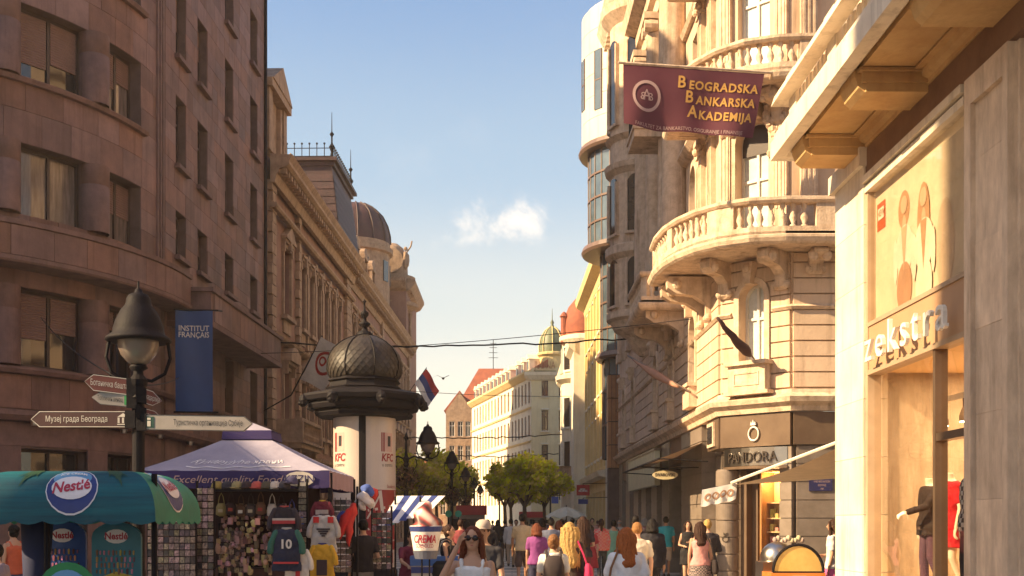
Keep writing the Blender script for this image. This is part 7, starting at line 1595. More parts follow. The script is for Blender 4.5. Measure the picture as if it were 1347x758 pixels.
# hanging bags / hats
BG = [((.30, .24, .10), 'mustard patterned'), ((.05, .03, .03), 'black'), ((.10, .05, .03), 'brown leather'), ((.07, .05, .05), 'charcoal'), ((.16, .08, .05), 'tan leather'), ((.6, .52, .48), 'white trimmed'), ((.04, .03, .04), 'dark'), ((.05, .07, .3), 'bright blue')]
for i, px in enumerate((291, 304, 317, 330, 343, 358, 370, 384)):
    c, nm = BG[i]; x = p(px, 18.0); z = 1.98 - (.12 if i == 7 else 0) + .02 * sin(i * 2); t = thing('hanging_bag', nm + ' bag hanging in the row below the cap shelf', 'bag', (x, 18.0, z), 0, 'bags hanging below the cap shelf')
    m = MB(); m.smooth = True; loft(m, [(0, 0, -.17, .03, .03), (0, 0, -.14, .085, .05), (0, 0, -.02, .08, .055), (0, 0, .04, .05, .03)], 12); m.build('bag_body', clothm('hb%d' % i, c), t, local=True); m = MB(); m.tube([(-.05, 0, .02), (-.03, 0, .14), (0, 0, .2), (.03, 0, .14), (.05, 0, .02)], .008, 5); m.build('strap', clothm('hb%d' % i, c), t, local=True)
    m = MB(); m.cur = .9; m.cb(0, -.053, -.08, .07, .01, .05); m.build('patch', clothm('patch%d' % (i % 3), [(.5, .42, .3), (.35, .06, .05), (.6, .56, .52)][i % 3]), t, local=True)
def jersey(px, Y, z, label, body, slv, trims, sc=1.0, txt=None, tc2=None, name='hanging_jersey'):
    t = thing(name, label, 'jersey', (p(px, Y), Y, z), 0, 'football shirts hung on the souvenir stall'); t.scale = (sc,) * 3; q = MB()
    loft(q, [(0, 0, -.68, .25, .045), (0, 0, -.4, .23, .05), (0, 0, -.15, .24, .055), (0, 0, -.04, .2, .05), (0, 0, .0, .09, .04)], 16); o = remesh(q.build('jersey_body', clothm('j' + label[:9], body), t, local=True, smooth=True), .012)
    dm = o.modifiers.new('folds', 'DISPLACE'); dm.texture = bpy.data.textures['folds']; dm.strength = .04; dm.texture_coords = 'LOCAL'
    for sg in (-1, 1): q = MB(); limb(q, [(sg * .17, 0, -.06), (sg * .25, -.01, -.24), (sg * .26, -.02, -.36)], [.05, .052, .055]); q.build('sleeve', clothm('s' + label[:9], slv), t, local=True, smooth=True)
    q = MB(); q.lathe([(.075, -.01), (.085, .015), (.07, .025)], 0, 0, 14, sy=.6); q.build('collar', clothm('c' + label[:9], trims[0]), t, local=True)
    for k, (a, b, c, e, cl) in enumerate(trims[1:]): q = MB(); q.box(IDT, a, b, -.075, -.05, c, e); q.build('printed_panel', clothm('t%s%d' % (label[:9], k), cl), t, local=True)
    if txt: q = MB(); v, f = text_mesh(txt, .2, bold=.006); q.add([(p_[0], -.08, -.25 + p_[1]) for p_ in v], f); q.build('shirt_print', clothm('x' + label[:9], tc2), t, local=True)
jersey(377, 16.9, 1.62, 'navy black jersey with white number print and green sleeve edges', (.02, .025, .06), (.03, .12, .10), [(.3, .3, .3), (-.2, .2, -.56, -.53, (.5, .05, .06))], .92, '10', (.62, .6, .6))
jersey(374, 17.3, 1.95, 'dark jersey with a red and white chest band hung above the navy one', (.025, .02, .03), (.04, .03, .04), [(.3, .05, .05), (-.2, .2, -.3, -.24, (.45, .05, .06)), (-.2, .2, -.24, -.2, (.5, .45, .42))], .85)
jersey(391, 17.0, 1.33, 'white jersey with red stripe hanging low beside the navy jersey', (.62, .58, .56), (.62, .58, .56), [(.5, .05, .05), (-.02, .06, -.6, -.08, (.5, .04, .05))], .8)
jersey(424, 17.9, 2.05, 'maroon jersey with yellow collar on the right side of the stall', (.16, .02, .035), (.16, .02, .035), [(.6, .38, .04), (-.16, .16, -.34, -.22, (.5, .4, .36))], .62)
jersey(426, 17.7, 1.83, 'white and grey jersey with dark badge on the right side of the stall', (.50, .46, .44), (.45, .4, .38), [(.08, .06, .07), (-.12, .12, -.27, -.24, (.06, .05, .06)), (-.09, .09, -.31, -.28, (.06, .05, .06)), (-.06, .06, -.35, -.32, (.06, .05, .06)), (-.03, .03, -.39, -.36, (.06, .05, .06)), (-.18, -.08, -.14, -.03, (.5, .03, .03)), (.08, .18, -.14, -.03, (.5, .03, .03))], .86)
jersey(424, 17.6, 1.38, 'golden yellow jersey at the bottom right of the stall', (.60, .34, .03), (.60, .34, .03), [(.05, .05, .2), (-.1, .1, -.6, -.3, (.05, .03, .04))], .8)
jersey(384, 18.1, 1.92, 'royal blue jersey half hidden at the tent post', (.04, .09, .42), (.04, .09, .42), [(.6, .6, .6)], .62)
# bunch of flags on the rack
fb = thing('flag_bunch', 'bunch of white red and blue supporter flags beside the column', 'flags', (p(470, 18.5), 18.5, 2.3), 0)
for k, (pts, c) in enumerate([(((462, 668), (450, 690), (447, 712)), (.55, .03, .03)), (((466, 660), (458, 690), (459, 722)), (.62, .05, .04)), (((455, 672), (446, 684), (444, 696)), (.06, .07, .3)), (((470, 650), (480, 655), (490, 664)), (.66, .6, .6)), (((474, 645), (484, 645), (492, 652)), (.07, .12, .38)), (((478, 658), (487, 662), (492, 668)), (.68, .64, .62)), (((486, 644), (491, 650), (494, 658)), (.6, .05, .04)), (((468, 656), (474, 664), (480, 672)), (.66, .6, .58))]):
    q = MB(); q.smooth = True; P_ = [tuple(wpos(a, b, 18.4 + .04 * k)) for a, b in pts]; q.tube([P_[0], tuple((Vector(P_[0]) + Vector(P_[1])) / 2 + Vector((.02, 0, .01))), P_[1], P_[2]], [.05, .09, .085, .04], 9); o = q.build('folded_flag', clothm('fb%d' % k, c), fb); dm = o.modifiers.new('sub', 'SUBSURF'); dm.levels = dm.render_levels = 2; dm = o.modifiers.new('folds', 'DISPLACE'); dm.texture = bpy.data.textures['folds']; dm.strength = .08; dm.texture_coords = 'LOCAL'
m = MB(); m.tube([tuple(wpos(470, 640, 18.6)), (p(470, 18.6), 18.6, 0)], .02, 6); m.build('stand_pole', M_iron, fb)

# ---------------------------------------------------------------- ice cream stall with the teal awning
M_teal2 = mat('teal_printed_awning', (.0, .10, .125), (.0, .045, .07), scale=1.4, rough=.6, bump=.5, bscale=5, stretch=(.6, .6, 14)); M_grn = mat('green_awning_side', (.01, .22, .14), (.01, .14, .10), scale=2.5, rough=.6, bump=.5, bscale=5)
ic = thing('ice_cream_stall', 'ice cream stall with a rounded teal and green printed awning at the lower left', 'stall', (-4.5, 11.8, 0))
ax0, ax1, ay0, ay1 = -5.35, -3.44, 11.0, 12.6
def AW(sd, u, v, o=0.0):   # sd 0 front (u along x), 1 right side (u along y); v 0 hem .. 1 crown
    a = v * pi / 2; d = .40 * (1 - cos(a)); z = 1.76 + .47 * sin(a) ** .9
    if sd == 0: x = ax0 + d + (ax1 - ax0 - 2 * d) * u; return (x, ay0 + d - o, z + o * .3)
    if sd == 1: y = ay0 + d + (ay1 - ay0 - 2 * d) * u; return (ax1 - d + o, y, z + o * .3)
    if sd == 2: x = ax1 - d - (ax1 - ax0 - 2 * d) * u; return (x, ay1 - d, z)
    y = ay1 - d - (ay1 - ay0 - 2 * d) * u; return (ax0 + d, y, z)
for sd in range(4):
    m = MB(); m.smooth = True; vs = []; fs = []; n = 28
    for i in range(n + 1):
        vs.append((lambda q: (q[0], q[1], q[2] - .03 - .035 * abs(sin(i * pi / 4))))(AW(sd, i / n, 0)))
        for j in range(11): vs.append(AW(sd, i / n, j / 10))
    for i in range(n):
        for j in range(11): a = i * 12 + j; fs.append((a, a + 12, a + 13, a + 1))
    m.add(vs, fs); m.build('awning_panel', M_teal2 if sd == 0 else M_grn, ic)
m = MB(); m.box(IDT, ax0 + .4, ax1 - .4, ay0 + .4, ay1 - .4, 2.21, 2.228); m.build('awning_top', M_grn, ic)
def decal(sd, uc, vc, ru, rv, mt, o=.008, name='logo_oval', n=22, rot=0.0):
    m = MB()
    for i in range(n):
        a, b = 2 * pi * i / n, 2 * pi * (i + 1) / n
        g = lambda t, r: AW(sd, uc + ru * r * cos(t) + rot * rv * r * sin(t), vc + rv * r * sin(t), o)
        for r0, r1 in ((0, .35), (.35, .7), (.7, 1)): m.quad(g(a, r0), g(b, r0), g(b, r1), g(a, r1))
    m.build(name, mt, ic)
M_lb, M_lw, M_ln = pm('logo_light_blue', (.12, .30, .52), .4), pm('logo_white', (.75, .70, .72), .4), pm('logo_navy', (.02, .035, .18), .4); M_lr = pm('logo_red', (.42, .02, .05), .4)
for sd, uc, vc, ru, rv in ((0, .57, .46, .14, .42), (1, .46, .5, .2, .42)):
    decal(sd, uc, vc, ru * 1.04, rv * 1.05, M_lw, .006); decal(sd, uc, vc, ru, rv, M_ln, .009); decal(sd, uc - ru * .04, vc + rv * .38, ru * .84, rv * .5, M_lb, .012); decal(sd, uc, vc - rv * .08, ru * .8, rv * .5, M_lw, .015)
    v, f = text_mesh('Nestlé', .3, bold=.008); w = max(q[0] for q in v) - min(q[0] for q in v)
    m = MB(); m.add([AW(sd, uc + q[0] * ru * 1.45 / w, vc - rv * .08 + q[1] * rv * 2.1 + q[0] * rv * .25, .02) for q in v], f); m.build('logo_lettering', M_lr, ic)
    v, f = text_mesh('ICE CREAM', .2, bold=.004); w = max(q[0] for q in v) - min(q[0] for q in v)
    m = MB(); m.add([AW(sd, uc + q[0] * ru * 1.2 / w, vc + rv * .63 + q[1] * rv * 1.1 - (q[0] / w) ** 2 * rv * .5, .022) for q in v], f); m.build('logo_lettering', M_lw, ic)
M_palm = pm('palm_green', (.02, .07, .03), .6)
for uc in (.27, .85):
    m = MB()
    for k in range(9):
        a = -pi * .9 + k * pi * .1; l = .62 + .15 * sin(k * 2)
        t0 = AW(0, uc, .92, .006); pts_ = [(0, .93)] + [(.10 * cos(a) * l * t_, .93 + .55 * sin(a) * l * t_ * (1 if t_ < .6 else 1.2)) for t_ in (.25, .5, .75, 1)]
        for q_ in range(4):
            (u0, v0), (u1, v1) = pts_[q_], pts_[q_ + 1]; w0, w1 = (.012, .018, .014, .008, .001)[q_:q_ + 2]; m.quad(AW(0, uc + u0 - w0, v0, .012), AW(0, uc + u0 + w0, v0, .012), AW(0, uc + u1 + w1, v1, .012), AW(0, uc + u1 - w1, v1, .012))
    m.build('palm_print', M_palm, ic)
for x in (ax0 + .72, ax1 - .12): m = MB(); m.tube([(x, ay0 + .35, 0), (x, ay0 + .35, 2.2)], .03, 8); m.build('awning_pole', M_iron, ic)
m = MB(); m.smooth = True; m.tube([(p(48, 11.6), 11.6, 0), (p(48, 11.6), 11.6, 1.2), (p(49, 11.6), 11.6, 1.8)], [.11, .13, .16], 12); m.build('folded_side_curtain', pm('navy_curtain', (.02, .025, .07), .8), ic)
m = MB(); m.box(IDT, -5.1, -3.6, 11.5, 12.3, .1, 1.0); m.build('freezer', pm('freezer_blue', (.03, .06, .2), .4), ic)
def board(px, Y, w, top, label, cols, rnds):
    h = EYE + (687 - top) * Y / F; t = thing('ice_cream_board', label, 'poster board', (p(px, Y), Y, 0), 0, 'arched ice cream poster boards'); T = frame(-w / 2, 0, 1, 0, 1)
    m = MB(); m.extr(T, arch_pts(0, w, .2, h)[:1] + [(w, .2)] + [(w / 2 + w / 2 * cos(pi * i / 12), h - .16 + .16 * sin(pi * i / 12)) for i in range(13)], -.04, 0); m.build('board', cols[0], t, local=True)
    m = MB(); m.extr(T, ell(w * .5, h - .15, w * .24, .075), .0, .006); m.build('logo_oval', M_lw, t, local=True); m = MB(); lettering(m, T, 'Nestlé', w * .5, h - .15, .008, .1, sx=.9, bold=.003); m.build('logo_lettering', M_lr, t, local=True)
    rg = random.Random(rnds); z = h - .32
    while z > .5:
        x = .05
        while x < w - .07:
            q = MB(); q.cur = rg.random(); s = rg.uniform(.011, .018); q.extr(T, [(x, z - s * 1.8), (x + s, z - s * 2), (x + s * 1.2, z + s * 1.2), (x + s * .5, z + s * 1.8), (x - s * .2, z + s)], .0, .01); q.build('printed_ice_cream', mat('printed_sweets', (.42, .16, .12), (.2, .06, .05), rnd=.8, hue=.12, rough=.4, bump=0), t, local=True); x += rg.uniform(.035, .055)
        z -= rg.uniform(.06, .08)
    m = MB(); m.extr(T, [(.03, h - .95), (w - .03, h - .95), (w - .03, h - .58), (w * .5, h - .52), (.03, h - .6)], .0, .004); m.build('yellow_panel', cols[1], t, local=True)
board(82, 12.2, .5, 686, 'arched blue ice cream price board on the left under the teal awning', (pm('board_blue', (.02, .07, .26), .4), pm('board_lilac', (.2, .15, .4), .4)), 3)
board(153, 12.0, .52, 687, 'arched turquoise ice cream price board with a yellow lower half', (pm('board_turquoise', (.02, .17, .24), .4), pm('board_yellow', (.55, .38, .03), .4)), 8)
rs = thing('round_ice_cream_sign', 'round green ice cream sign low in front of the price boards', 'sign', (p(91, 10.6), 10.6, 0)); T = frame(p(91, 10.6), 10.55, 1, 0, 1)
for r, mt, o_ in ((.27, pm('sign_green2', (.01, .2, .06), .4), 0), (.2, M_lb, .012)): m = MB(); m.extr(T, ell(0, 1.08, r, r, 24), o_ - .02 if o_ == 0 else .0, o_); m.build('disc', mt, rs)
m = MB(); lettering(m, T, 'ICE CREAM', 0, 1.17, .015, .07); m.build('lettering', M_lw, rs); m = MB(); m.tube([(p(91, 10.6), 10.6, 0), (p(91, 10.6), 10.6, 1.0)], .02, 6); m.build('post', M_iron, rs)
for k, (px, z) in enumerate(((155, 1.86), (184, 1.84), (205, 1.83), (195, 1.8), (165, 1.82), (175, 1.86))):
    t = thing('toy_figure', ['yellow and pink', 'red and cream', 'orange', 'brown', 'yellow', 'green and red'][k] + ' small toy hanging under the awning edge', 'toy', (p(px, 13.2), 13.2, z), 0, 'small toys hanging behind the teal awning'); c = [(.6, .45, .05), (.5, .1, .08), (.5, .25, .05), (.2, .1, .05), (.55, .4, .1), (.1, .25, .1)][k]
    m = MB(); m.smooth = True; m.ball(0, 0, -.05, .035, .03, .045); m.ball(0, 0, .01, .03, .03, .03); m.build('toy_body', pm('toy%d' % k, c, .4), t, local=True); m = MB(); m.tube([(0, 0, .03), (0, 0, .12)], .004, 4); m.build('string', M_iron, t, local=True)

# ---------------------------------------------------------------- cone sign, cart, striped awning
cs = thing('cone_sign', 'large soft ice cream cone sign in front of the far cart', 'sign', (p(560, 18), 18, 0)); x0 = p(560, 18)
m = MB(); m.smooth = True; n = 40; vs = []; fs = []
for i in range(n + 1):
    t = i / n; r = .24 * (1 - t) ** .7 + .01; z = 1.655 + .4 * t
    for k in range(18): a = 2 * pi * k / 18; rr = r * (1 + .10 * sin(3 * a + t * 9)); vs.append((x0 + rr * cos(a) + .03 * sin(t * 8), 18 + rr * sin(a), z))
for i in range(n):
    for k in range(18): fs.append((i * 18 + k, i * 18 + (k + 1) % 18, (i + 1) * 18 + (k + 1) % 18, (i + 1) * 18 + k))
m.add(vs, fs); sw = m.build('swirl', mat('swirl_cream', (.55, .42, .36), rough=.4, bump=0), cs)
sm_ = MATS['swirl_cream'].node_tree; bs = sm_.nodes['Principled BSDF']; wv = node(sm_, 'ShaderNodeTexWave', wave_type='BANDS', bands_direction='DIAGONAL'); wv.inputs['Scale'].default_value = 1.5; wv.inputs['Distortion'].default_value = 2.0; co = node(sm_, 'ShaderNodeTexCoord'); sm_.links.new(co.outputs['Object'], wv.inputs[0]); rp = node(sm_, 'ShaderNodeValToRGB'); sm_.links.new(wv.outputs['Fac'], rp.inputs[0])
rp.color_ramp.elements[0].color = (.62, .52, .46, 1); rp.color_ramp.elements[1].color = (.06, .03, .03, 1); e = rp.color_ramp.elements.new(.6); e.color = (.35, .06, .05, 1); sm_.links.new(rp.outputs[0], bs.inputs['Base Color'])
m = MB(); m.smooth = True; m.lathe([(.16, 1.14), (.2, 1.3), (.245, 1.6), (.26, 1.655), (.24, 1.665)], x0, 18, 20); m.build('cup', M_fwhite, cs)
T = lambda s, d, z: (x0 + (.235 + (z - 1.42) * .09 + d) * sin(s / .235), 18 - (.235 + (z - 1.42) * .09 + d) * cos(s / .235), z)
m = MB(); m.lathe([(.242, 1.57), (.266, 1.655)], x0, 18, 20); m.build('cup_band', M_fblue, cs); m = MB(); lettering(m, T, 'CREMA', 0, 1.45, .02, .17, sx=.62, shear=.2, bold=.004); m.build('cup_lettering', M_lr, cs); m = MB(); lettering(m, T, 'SLADOLED', 0, 1.345, .02, .08, sx=.7); m.build('cup_lettering', M_lr, cs); m = MB(); m.lathe([(.17, 1.14), (.205, 1.27), (.21, 1.27)], x0, 18, 18); m.build('cup_base', pm('grey_blue_cup', (.14, .15, .2), .5), cs)
m = MB()
for dx in (-.06, .06): m.tube([(x0 + dx, 18, 0), (x0 + dx, 18, 1.16)], .015, 6)
m.build('post', M_iron, cs)
ct = thing('ice_cream_cart', 'white and blue ice cream cart behind the cone sign', 'cart', (p(565, 19.2), 19.2, 0)); T = frame(p(541, 18.8), 18.8, 1, 0, 1); w = .75
m = MB(); m.box(T, 0, w, -.6, 0, .3, 1.0); m.build('cabinet', pm('cart_white', (.6, .55, .52), .4), ct); m = MB(); m.box(T, -.02, w + .02, -.62, .02, 1.0, 1.16); m.build('lid', pm('cart_blue', (.03, .10, .35), .3), ct); m = MB(); m.box(T, .0, w, .0, .03, .88, .98); m.build('stripe', M_fblue, ct)
m = MB(); lettering(m, T, 'ICE CREAM', w / 2, .75, .012, .13); m.build('lettering', M_lr, ct)
for s in (.12, w - .12): m = MB(); m.lathe([(0, -.03), (.16, -.03), (.16, .03), (0, .03)], 0, 0, 14, T=lambda a, b, c: T(s + a, .02 + c, .17 + b)); m.build('wheel', M_iron, ct)
sa = thing('striped_awning', 'blue and white striped stall awning right of the advertising column', 'awning', (p(535, 21), 21, 0))
for k in range(7):
    m = MB(); a, b = k * .13, (k + 1) * .13; X0 = p(518, 21); m.add([(X0 + a, 21.6, 2.22), (X0 + b, 21.6, 2.22), (X0 + b - .25, 20.5, 1.62 + .07 * k * .6), (X0 + a - .25, 20.5, 1.62 + .07 * k * .6)], [(0, 1, 2, 3)]); m.build('stripe', M_fblue if k % 2 else M_fwhite, sa)
m = MB(); m.tube([(p(520, 21.3), 21.3, 0), (p(520, 21.3), 21.3, 2.2)], .02, 6); m.tube([(p(553, 21.3), 21.3, 0), (p(553, 21.3), 21.3, 2.2)], .02, 6); m.build('awning_pole', M_iron, sa)

# ---------------------------------------------------------------- umbrella, stalls and signs in mid distance
um = thing('market_umbrella', 'cream market umbrella above the distant crowd', 'umbrella', (p(745, 52), 52, 0)); x0 = p(745, 52)
for k in range(8):
    a, b = 2 * pi * k / 8, 2 * pi * (k + 1) / 8; m = MB(); vs = []
    for j in range(6):
        r = .95 * j / 5; z = 2.42 - .42 * (j / 5) ** 1.4
        vs += [(x0 + r * cos(a), 52 + r * sin(a), z), (x0 + r * .95 * cos((a + b) / 2), 52 + r * .95 * sin((a + b) / 2), z - .02 * j), (x0 + r * cos(b), 52 + r * sin(b), z)]
    m.add(vs, [(3 * j + q, 3 * j + q + 1, 3 * j + q + 4, 3 * j + q + 3) for j in range(5) for q in (0, 1)]); m.build('canopy_panel', pm('cream_umbrella_cloth', (.72, .66, .5), .7), um)
m = MB(); m.tube([(x0, 52, 0), (x0, 52, 2.5)], .025, 6); m.build('pole', M_bronze, um)
def hang_sign(px, py, Y, w, h, mt, label, txt=None, tm=None, oval=False, bx=None):
    c = wpos(px, py, Y); t = thing('hanging_sign', label, 'sign', tuple(c)); T = frame(c.x, Y, 1, 0, 1); m = MB()
    m.extr(T, ell(0, c.z, w / 2, h / 2, 20) if oval else [(-w / 2, c.z - h / 2), (w / 2, c.z - h / 2), (w / 2, c.z + h / 2), (-w / 2, c.z + h / 2)], -.06, 0); m.build('panel', mt, t)
    if txt:
        v, f = text_mesh(txt, h * .5, bold=.004); ww = max(q[0] for q in v) - min(q[0] for q in v); m = MB(); m.add([T(q[0] * w * .78 / ww, .006, c.z + q[1]) for q in v], f); m.build('lettering', tm, t)
    m = MB(); xw = bx if bx is not None else c.x + w / 2 + .6; m.tube([(c.x, Y + .03, c.z + h / 2 + .06), (xw, Y + .03, c.z + h / 2 + .1)], .02, 5); m.tube([(c.x, Y + .03, c.z + h / 2), (c.x, Y + .03, c.z + h / 2 + .07)], .02, 5); m.build('bracket', M_iron, t)
hang_sign(875, 625, 33, .74, .26, pm('pale_yellow_sign', (.72, .6, .36), .4), 'oval pale yellow shop sign hanging below the brown canopy', 'SWAROVSKI', M_dkl, True, 5.5)
hang_sign(767, 645, 60, .68, .55, M_red, 'square red hanging sign with white emblem on the right side of the street', '&', M_txt_w, bx=5.0)
hang_sign(767, 660, 59, .5, .25, M_fblue, 'small blue sign under the red square one', None, bx=5.0)
hang_sign(730, 658, 70, .42, .42, pm('blue_road_sign', (.03, .10, .5), .4), 'small square blue sign by the far lamp on the right', None, bx=3.1)
for px, Y, c, lb, w in ((700, 96, (.45, .03, .04), 'far red shopfront sign beneath the trees', 2.2), (620, 60, (.42, .04, .04), 'red stall sign panel left of the open pavement', 1.6), (600, 62, (.5, .3, .1), 'ochre kiosk panel beside the red stall sign', .9)):
    c_ = wpos(px, 668, Y); t = thing('street_stall', lb, 'stall', (c_.x, Y, 0), group='far street stalls'); m = MB(); m.box(IDT, c_.x - w / 2, c_.x + w / 2, Y, Y + .8, 2.1, 2.6); m.build('fascia', pm('stall%.2f' % c[0], c, .6), t); m = MB(); m.box(IDT, c_.x - w / 2 + .1, c_.x + w / 2 - .1, Y + .1, Y + .8, 0, 2.1); m.build('booth', pm('stall_body', (.3, .22, .17), .6), t); m = MB(); m.box(IDT, c_.x - w / 2 + .25, c_.x + w / 2 - .25, Y + .07, Y + .1, .9, 1.9); m.build('hatch', M_glass, t)
for px, py, cl, lb in ((590, 676, (.02, .22, .12), 'round green disc sign left'), (603, 676, (.02, .26, .18), 'round green disc sign right')):
    c = wpos(px, py, 40); t = thing('disc_sign', lb + ' of a pair above the crowd', 'sign', tuple(c)); m = MB(); m.extr(frame(c.x, 40, 1, 0, 1), ell(0, c.z, .12, .12), -.03, 0); m.build('disc', pm('disc%.2f' % cl[1], cl, .5), t); m = MB(); m.tube([(c.x, 40.03, 0), (c.x, 40.03, c.z)], .02, 5); m.build('post', M_iron, t)
# street side canopies on the balconied palace
cn = thing('shop_canopy', 'brown fabric canopy over the shop entrances on the street side', 'canopy', (5, 34, 3.4)); M_can = pm('brown_canopy_cloth', (.48, .33, .23), .8)
for a, b in ((31.6, 36.0), (36.4, 40.8)):
    m = MB(); m.smooth = True; vs = []; fs = []; n = 12
    for i in range(n + 1):
        s = a + (b - a) * i / n
        for j in range(6): v = j / 5; vs.append(TS(s, .05 + 1.35 * v, 3.98 - .5 * v - .14 * sin(pi * v) * sin(pi * i / n)))
    for i in range(n):
        for j in range(5): q = i * 6 + j; fs.append((q, q + 6, q + 7, q + 1))
    m.add(vs, fs); m.build('canopy_cloth', M_can, cn); m = MB(); m.tube([TS(a, 1.4, 3.48), TS(b, 1.4, 3.48)], .03, 6); m.tube([TS(a, .05, 3.4), TS(a, 1.4, 3.48)], .02, 6); m.tube([TS(b, .05, 3.4), TS(b, 1.4, 3.48)], .02, 6); m.build('canopy_frame', M_iron, cn)
lb_ = thing('lightbox_sign', 'large pale yellow shop sign on the wall beyond the canopies', 'sign', (5.2, 44, 4)); m = MB(); m.box(TS, 40.9, 49.2, .06, .25, 3.05, 4.3); m.build('panel', pm('pale_lightbox', (.72, .66, .44), .4), lb_); m = MB(); m.box(TS, 40.8, 49.3, .04, .28, 4.3, 4.38); m.build('frame', M_bronze, lb_)
# wall lantern and plaque
pq = thing('blue_wall_plaque', 'dark blue enamel plaque on the right pier of the jewellery shop', 'plaque', (7.9, 28.4, 3)); T = TF; m = MB(); m.box(T, .42, 1.0, .0, .03, 2.5, 2.9); m.build('plate', pm('navy_enamel', (.03, .03, .10), .35), pq)
for i, (w, t_) in enumerate(((.2, 'ГРАД'), (.42, 'КНЕЗ МИХАИЛОВА'), (.36, 'БЕОГРАД'), (.3, '1987'))): m = MB(); lettering(m, T, t_, .74, 2.82 - .09 * i, .034, .07, sx=.62); m.build('lettering', M_palep, pq)
ww_ = thing('framed_wall_window', 'small dark barred window box on the street corner fascia', 'window', (5.4, 32, 4)); m = MB(); m.box(TS, 30.5, 31.4, .07, .12, 3.75, 4.4); m.build('frame', M_creamtrim, ww_); m = MB(); m.box(TS, 30.62, 31.28, .12, .14, 3.84, 4.3); m.build('pane', M_glass, ww_)
# side street awning with printed fringe
aw = thing('side_street_awning', 'pale awning with a printed fringe stretched across the side street mouth', 'awning', (6.5, 21, 0)); M_aw = pm('pale_ochre_awning', (.72, .56, .40), .8)
P4 = [Vector((5.72, 18.9, 3.12)), Vector((10, 18.9, 3.12)), Vector((8.2, 24, 2.72)), Vector((4.62, 24, 2.5))]
m = MB(); m.smooth = True; vs = []; fs = []
for i in range(9):
    for j in range(9): a = P4[0].lerp(P4[1], j / 8); b = P4[3].lerp(P4[2], j / 8); q = a.lerp(b, i / 8); q.z -= .12 * sin(pi * i / 8); vs.append(tuple(q))
for i in range(8):
    for j in range(8): k = i * 9 + j; fs.append((k, k + 1, k + 10, k + 9))
m.add(vs, fs); m.build('canopy_cloth', M_aw, aw)
m = MB(); m.tube([tuple(P4[0] + Vector((0, 0, .05))), tuple(P4[3] + Vector((0, 0, .05)))], .03, 6); m.build('arm', M_whiteframe, aw)
q0, q1 = P4[3], P4[3] + Vector((-.62, .0, -.10)); q0 = P4[3] + Vector((.12, 0, .05))
def FR(u, v, o=0): return (q0.x + (q1.x - q0.x) * u - .03 * v, 24 - o - .015 * sin(u * 18) * v, q0.z + (q1.z - q0.z) * u - .34 * v - .03 * abs(sin(u * 9)) * v)
m = MB(); m.smooth = True; vs = []; fs = []
for i in range(25):
    for j in range(6): vs.append(FR(i / 24, j / 5))
for i in range(24):
    for j in range(5): k = i * 6 + j; fs.append((k, k + 6, k + 7, k + 1))
m.add(vs, fs); m.build('fringe', M_fwhite, aw); m = MB()
for uc in (.18, .38, .6, .82):
    for i in range(12): a, b = 2 * pi * i / 12, 2 * pi * (i + 1) / 12; m.quad(*[FR(uc + r * .1 * cos(q), .5 + r * .22 * sin(q), .012) for r, q in ((1, a), (1, b), (.55, b), (.55, a))])
m.build('fringe_print', pm('fringe_print', (.45, .25, .15), .6), aw)
# snack cart with the half round yellow cover
sc_ = thing('snack_cart', 'orange snack cart with a half round yellow screen edged in black', 'cart', (p(1045, 19), 19, 0)); c = wpos(1050, 753, 19.0); T = frame(c.x, 19, 1, 0, 1)
m = MB(); m.add([T(0, 0, c.z)] + [T(.42 * cos(pi * i / 16), 0, c.z + .46 * sin(pi * i / 16)) for i in range(17)], [(0, i, i + 1) for i in range(1, 17)]); m.build('yellow_screen', mat('yellow_plastic_screen', (.62, .42, .14), (.5, .3, .08), scale=3, rough=.3, bump=.25, bscale=4), sc_)
m = MB(); m.tube([T(.42 * cos(pi * i / 16), 0, c.z + .46 * sin(pi * i / 16)) for i in range(17)], .025, 8); m.tube([T(-.42, 0, c.z), T(.42, 0, c.z)], .02, 6); m.build('black_rim', M_iron, sc_)
m = MB(); m.box(T, -.45, .45, -.7, .02, .35, c.z - .01); m.build('cart_body', mat('orange_cart_paint', (.62, .2, .04), rough=.35, bump=.02), sc_); m = MB(); m.box(T, -.1, .12, .02, .03, c.z - .25, c.z - .06); m.build('label', M_txt_w, sc_)
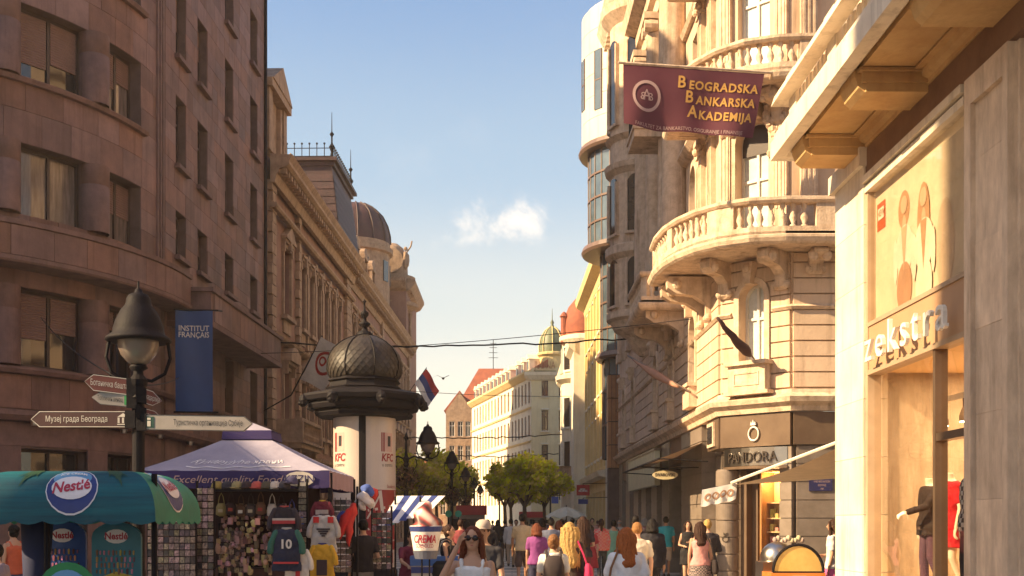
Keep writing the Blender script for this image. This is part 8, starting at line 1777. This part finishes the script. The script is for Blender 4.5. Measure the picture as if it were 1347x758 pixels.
for s in (-.3, .3): m = MB(); m.lathe([(0, -.03), (.19, -.03), (.2, 0), (.19, .03), (0, .03)], 0, 0, 14, T=lambda a, b, d: T(s + a, .03 + d, .2 + b)); m.build('wheel', M_iron, sc_)
m = MB(); m.smooth = True; c2 = wpos(1022, 735, 20); m.ball(c2.x, 20, c2.z, .3, .3, .3, 18, 12); m.build('chrome_dome', M_steel, sc_); m = MB(); m.cb(c2.x, 20, c2.z - .4, .62, .62, .7); m.build('side_cabinet', M_steel, sc_)
for k in range(9):
    m = MB(); m.cur = RS.random(); m.ball(c2.x + .0 + .06 * k, 20.15, c2.z + .33 + .03 * sin(k * 2), .045, .045, .05, 8, 6); m.build('paper_cup', mat('snack_cups', (.62, .5, .38), rnd=.3, hue=.06, bump=0), sc_)
# mannequins in the shop window
def mannequin(x, y, z0, label, top, bottom, coat=None, arms=('down', 'down'), face=90):
    t = person(0, y, 0, label, face, True, 'pale', ('bald', 'none'), top, bottom, arms, .03, vox=.012, group='mannequins in the shop window', z0=z0, x=x, h=1.74)
    t.name = 'mannequin'; t['category'] = 'mannequin'
    return t
mannequin(5.83, 15.9, .75, 'mannequin in dark buttoned jacket and purple trousers', ('jacket', (.035, .02, .018)), ('trousers', (.12, .06, .10)), arms=('reach', 'down'), face=100)
mannequin(5.72, 14.85, .78, 'mannequin in bright red coat behind the door bar', ('dress', (.62, .01, .02)), ('none', None), face=95)
mannequin(5.58, 13.85, .78, 'mannequin in black and white patterned blouse nearest the stone pilaster', ('shirt', (.2, .2, .2), checked('black_white_cloth', (.03, .03, .05), (.5, .48, .5), 18)), ('trousers', (.02, .02, .025)), face=90)
# ---------------------------------------------------------------- evening haze
hz = bpy.data.materials.new('warm_haze'); hz.use_nodes = True; t_ = hz.node_tree; t_.nodes.clear()
pv = node(t_, 'ShaderNodeVolumePrincipled'); pv.inputs['Color'].default_value = (1.0, .90, .78, 1); pv.inputs['Density'].default_value = .0006; pv.inputs['Anisotropy'].default_value = .25
ou_ = node(t_, 'ShaderNodeOutputMaterial'); t_.links.new(pv.outputs[0], ou_.inputs['Volume'])
m = MB(); m.box(IDT, -410, 410, -110, 510, -1.0, 36); stuff(m.build('haze', hz))
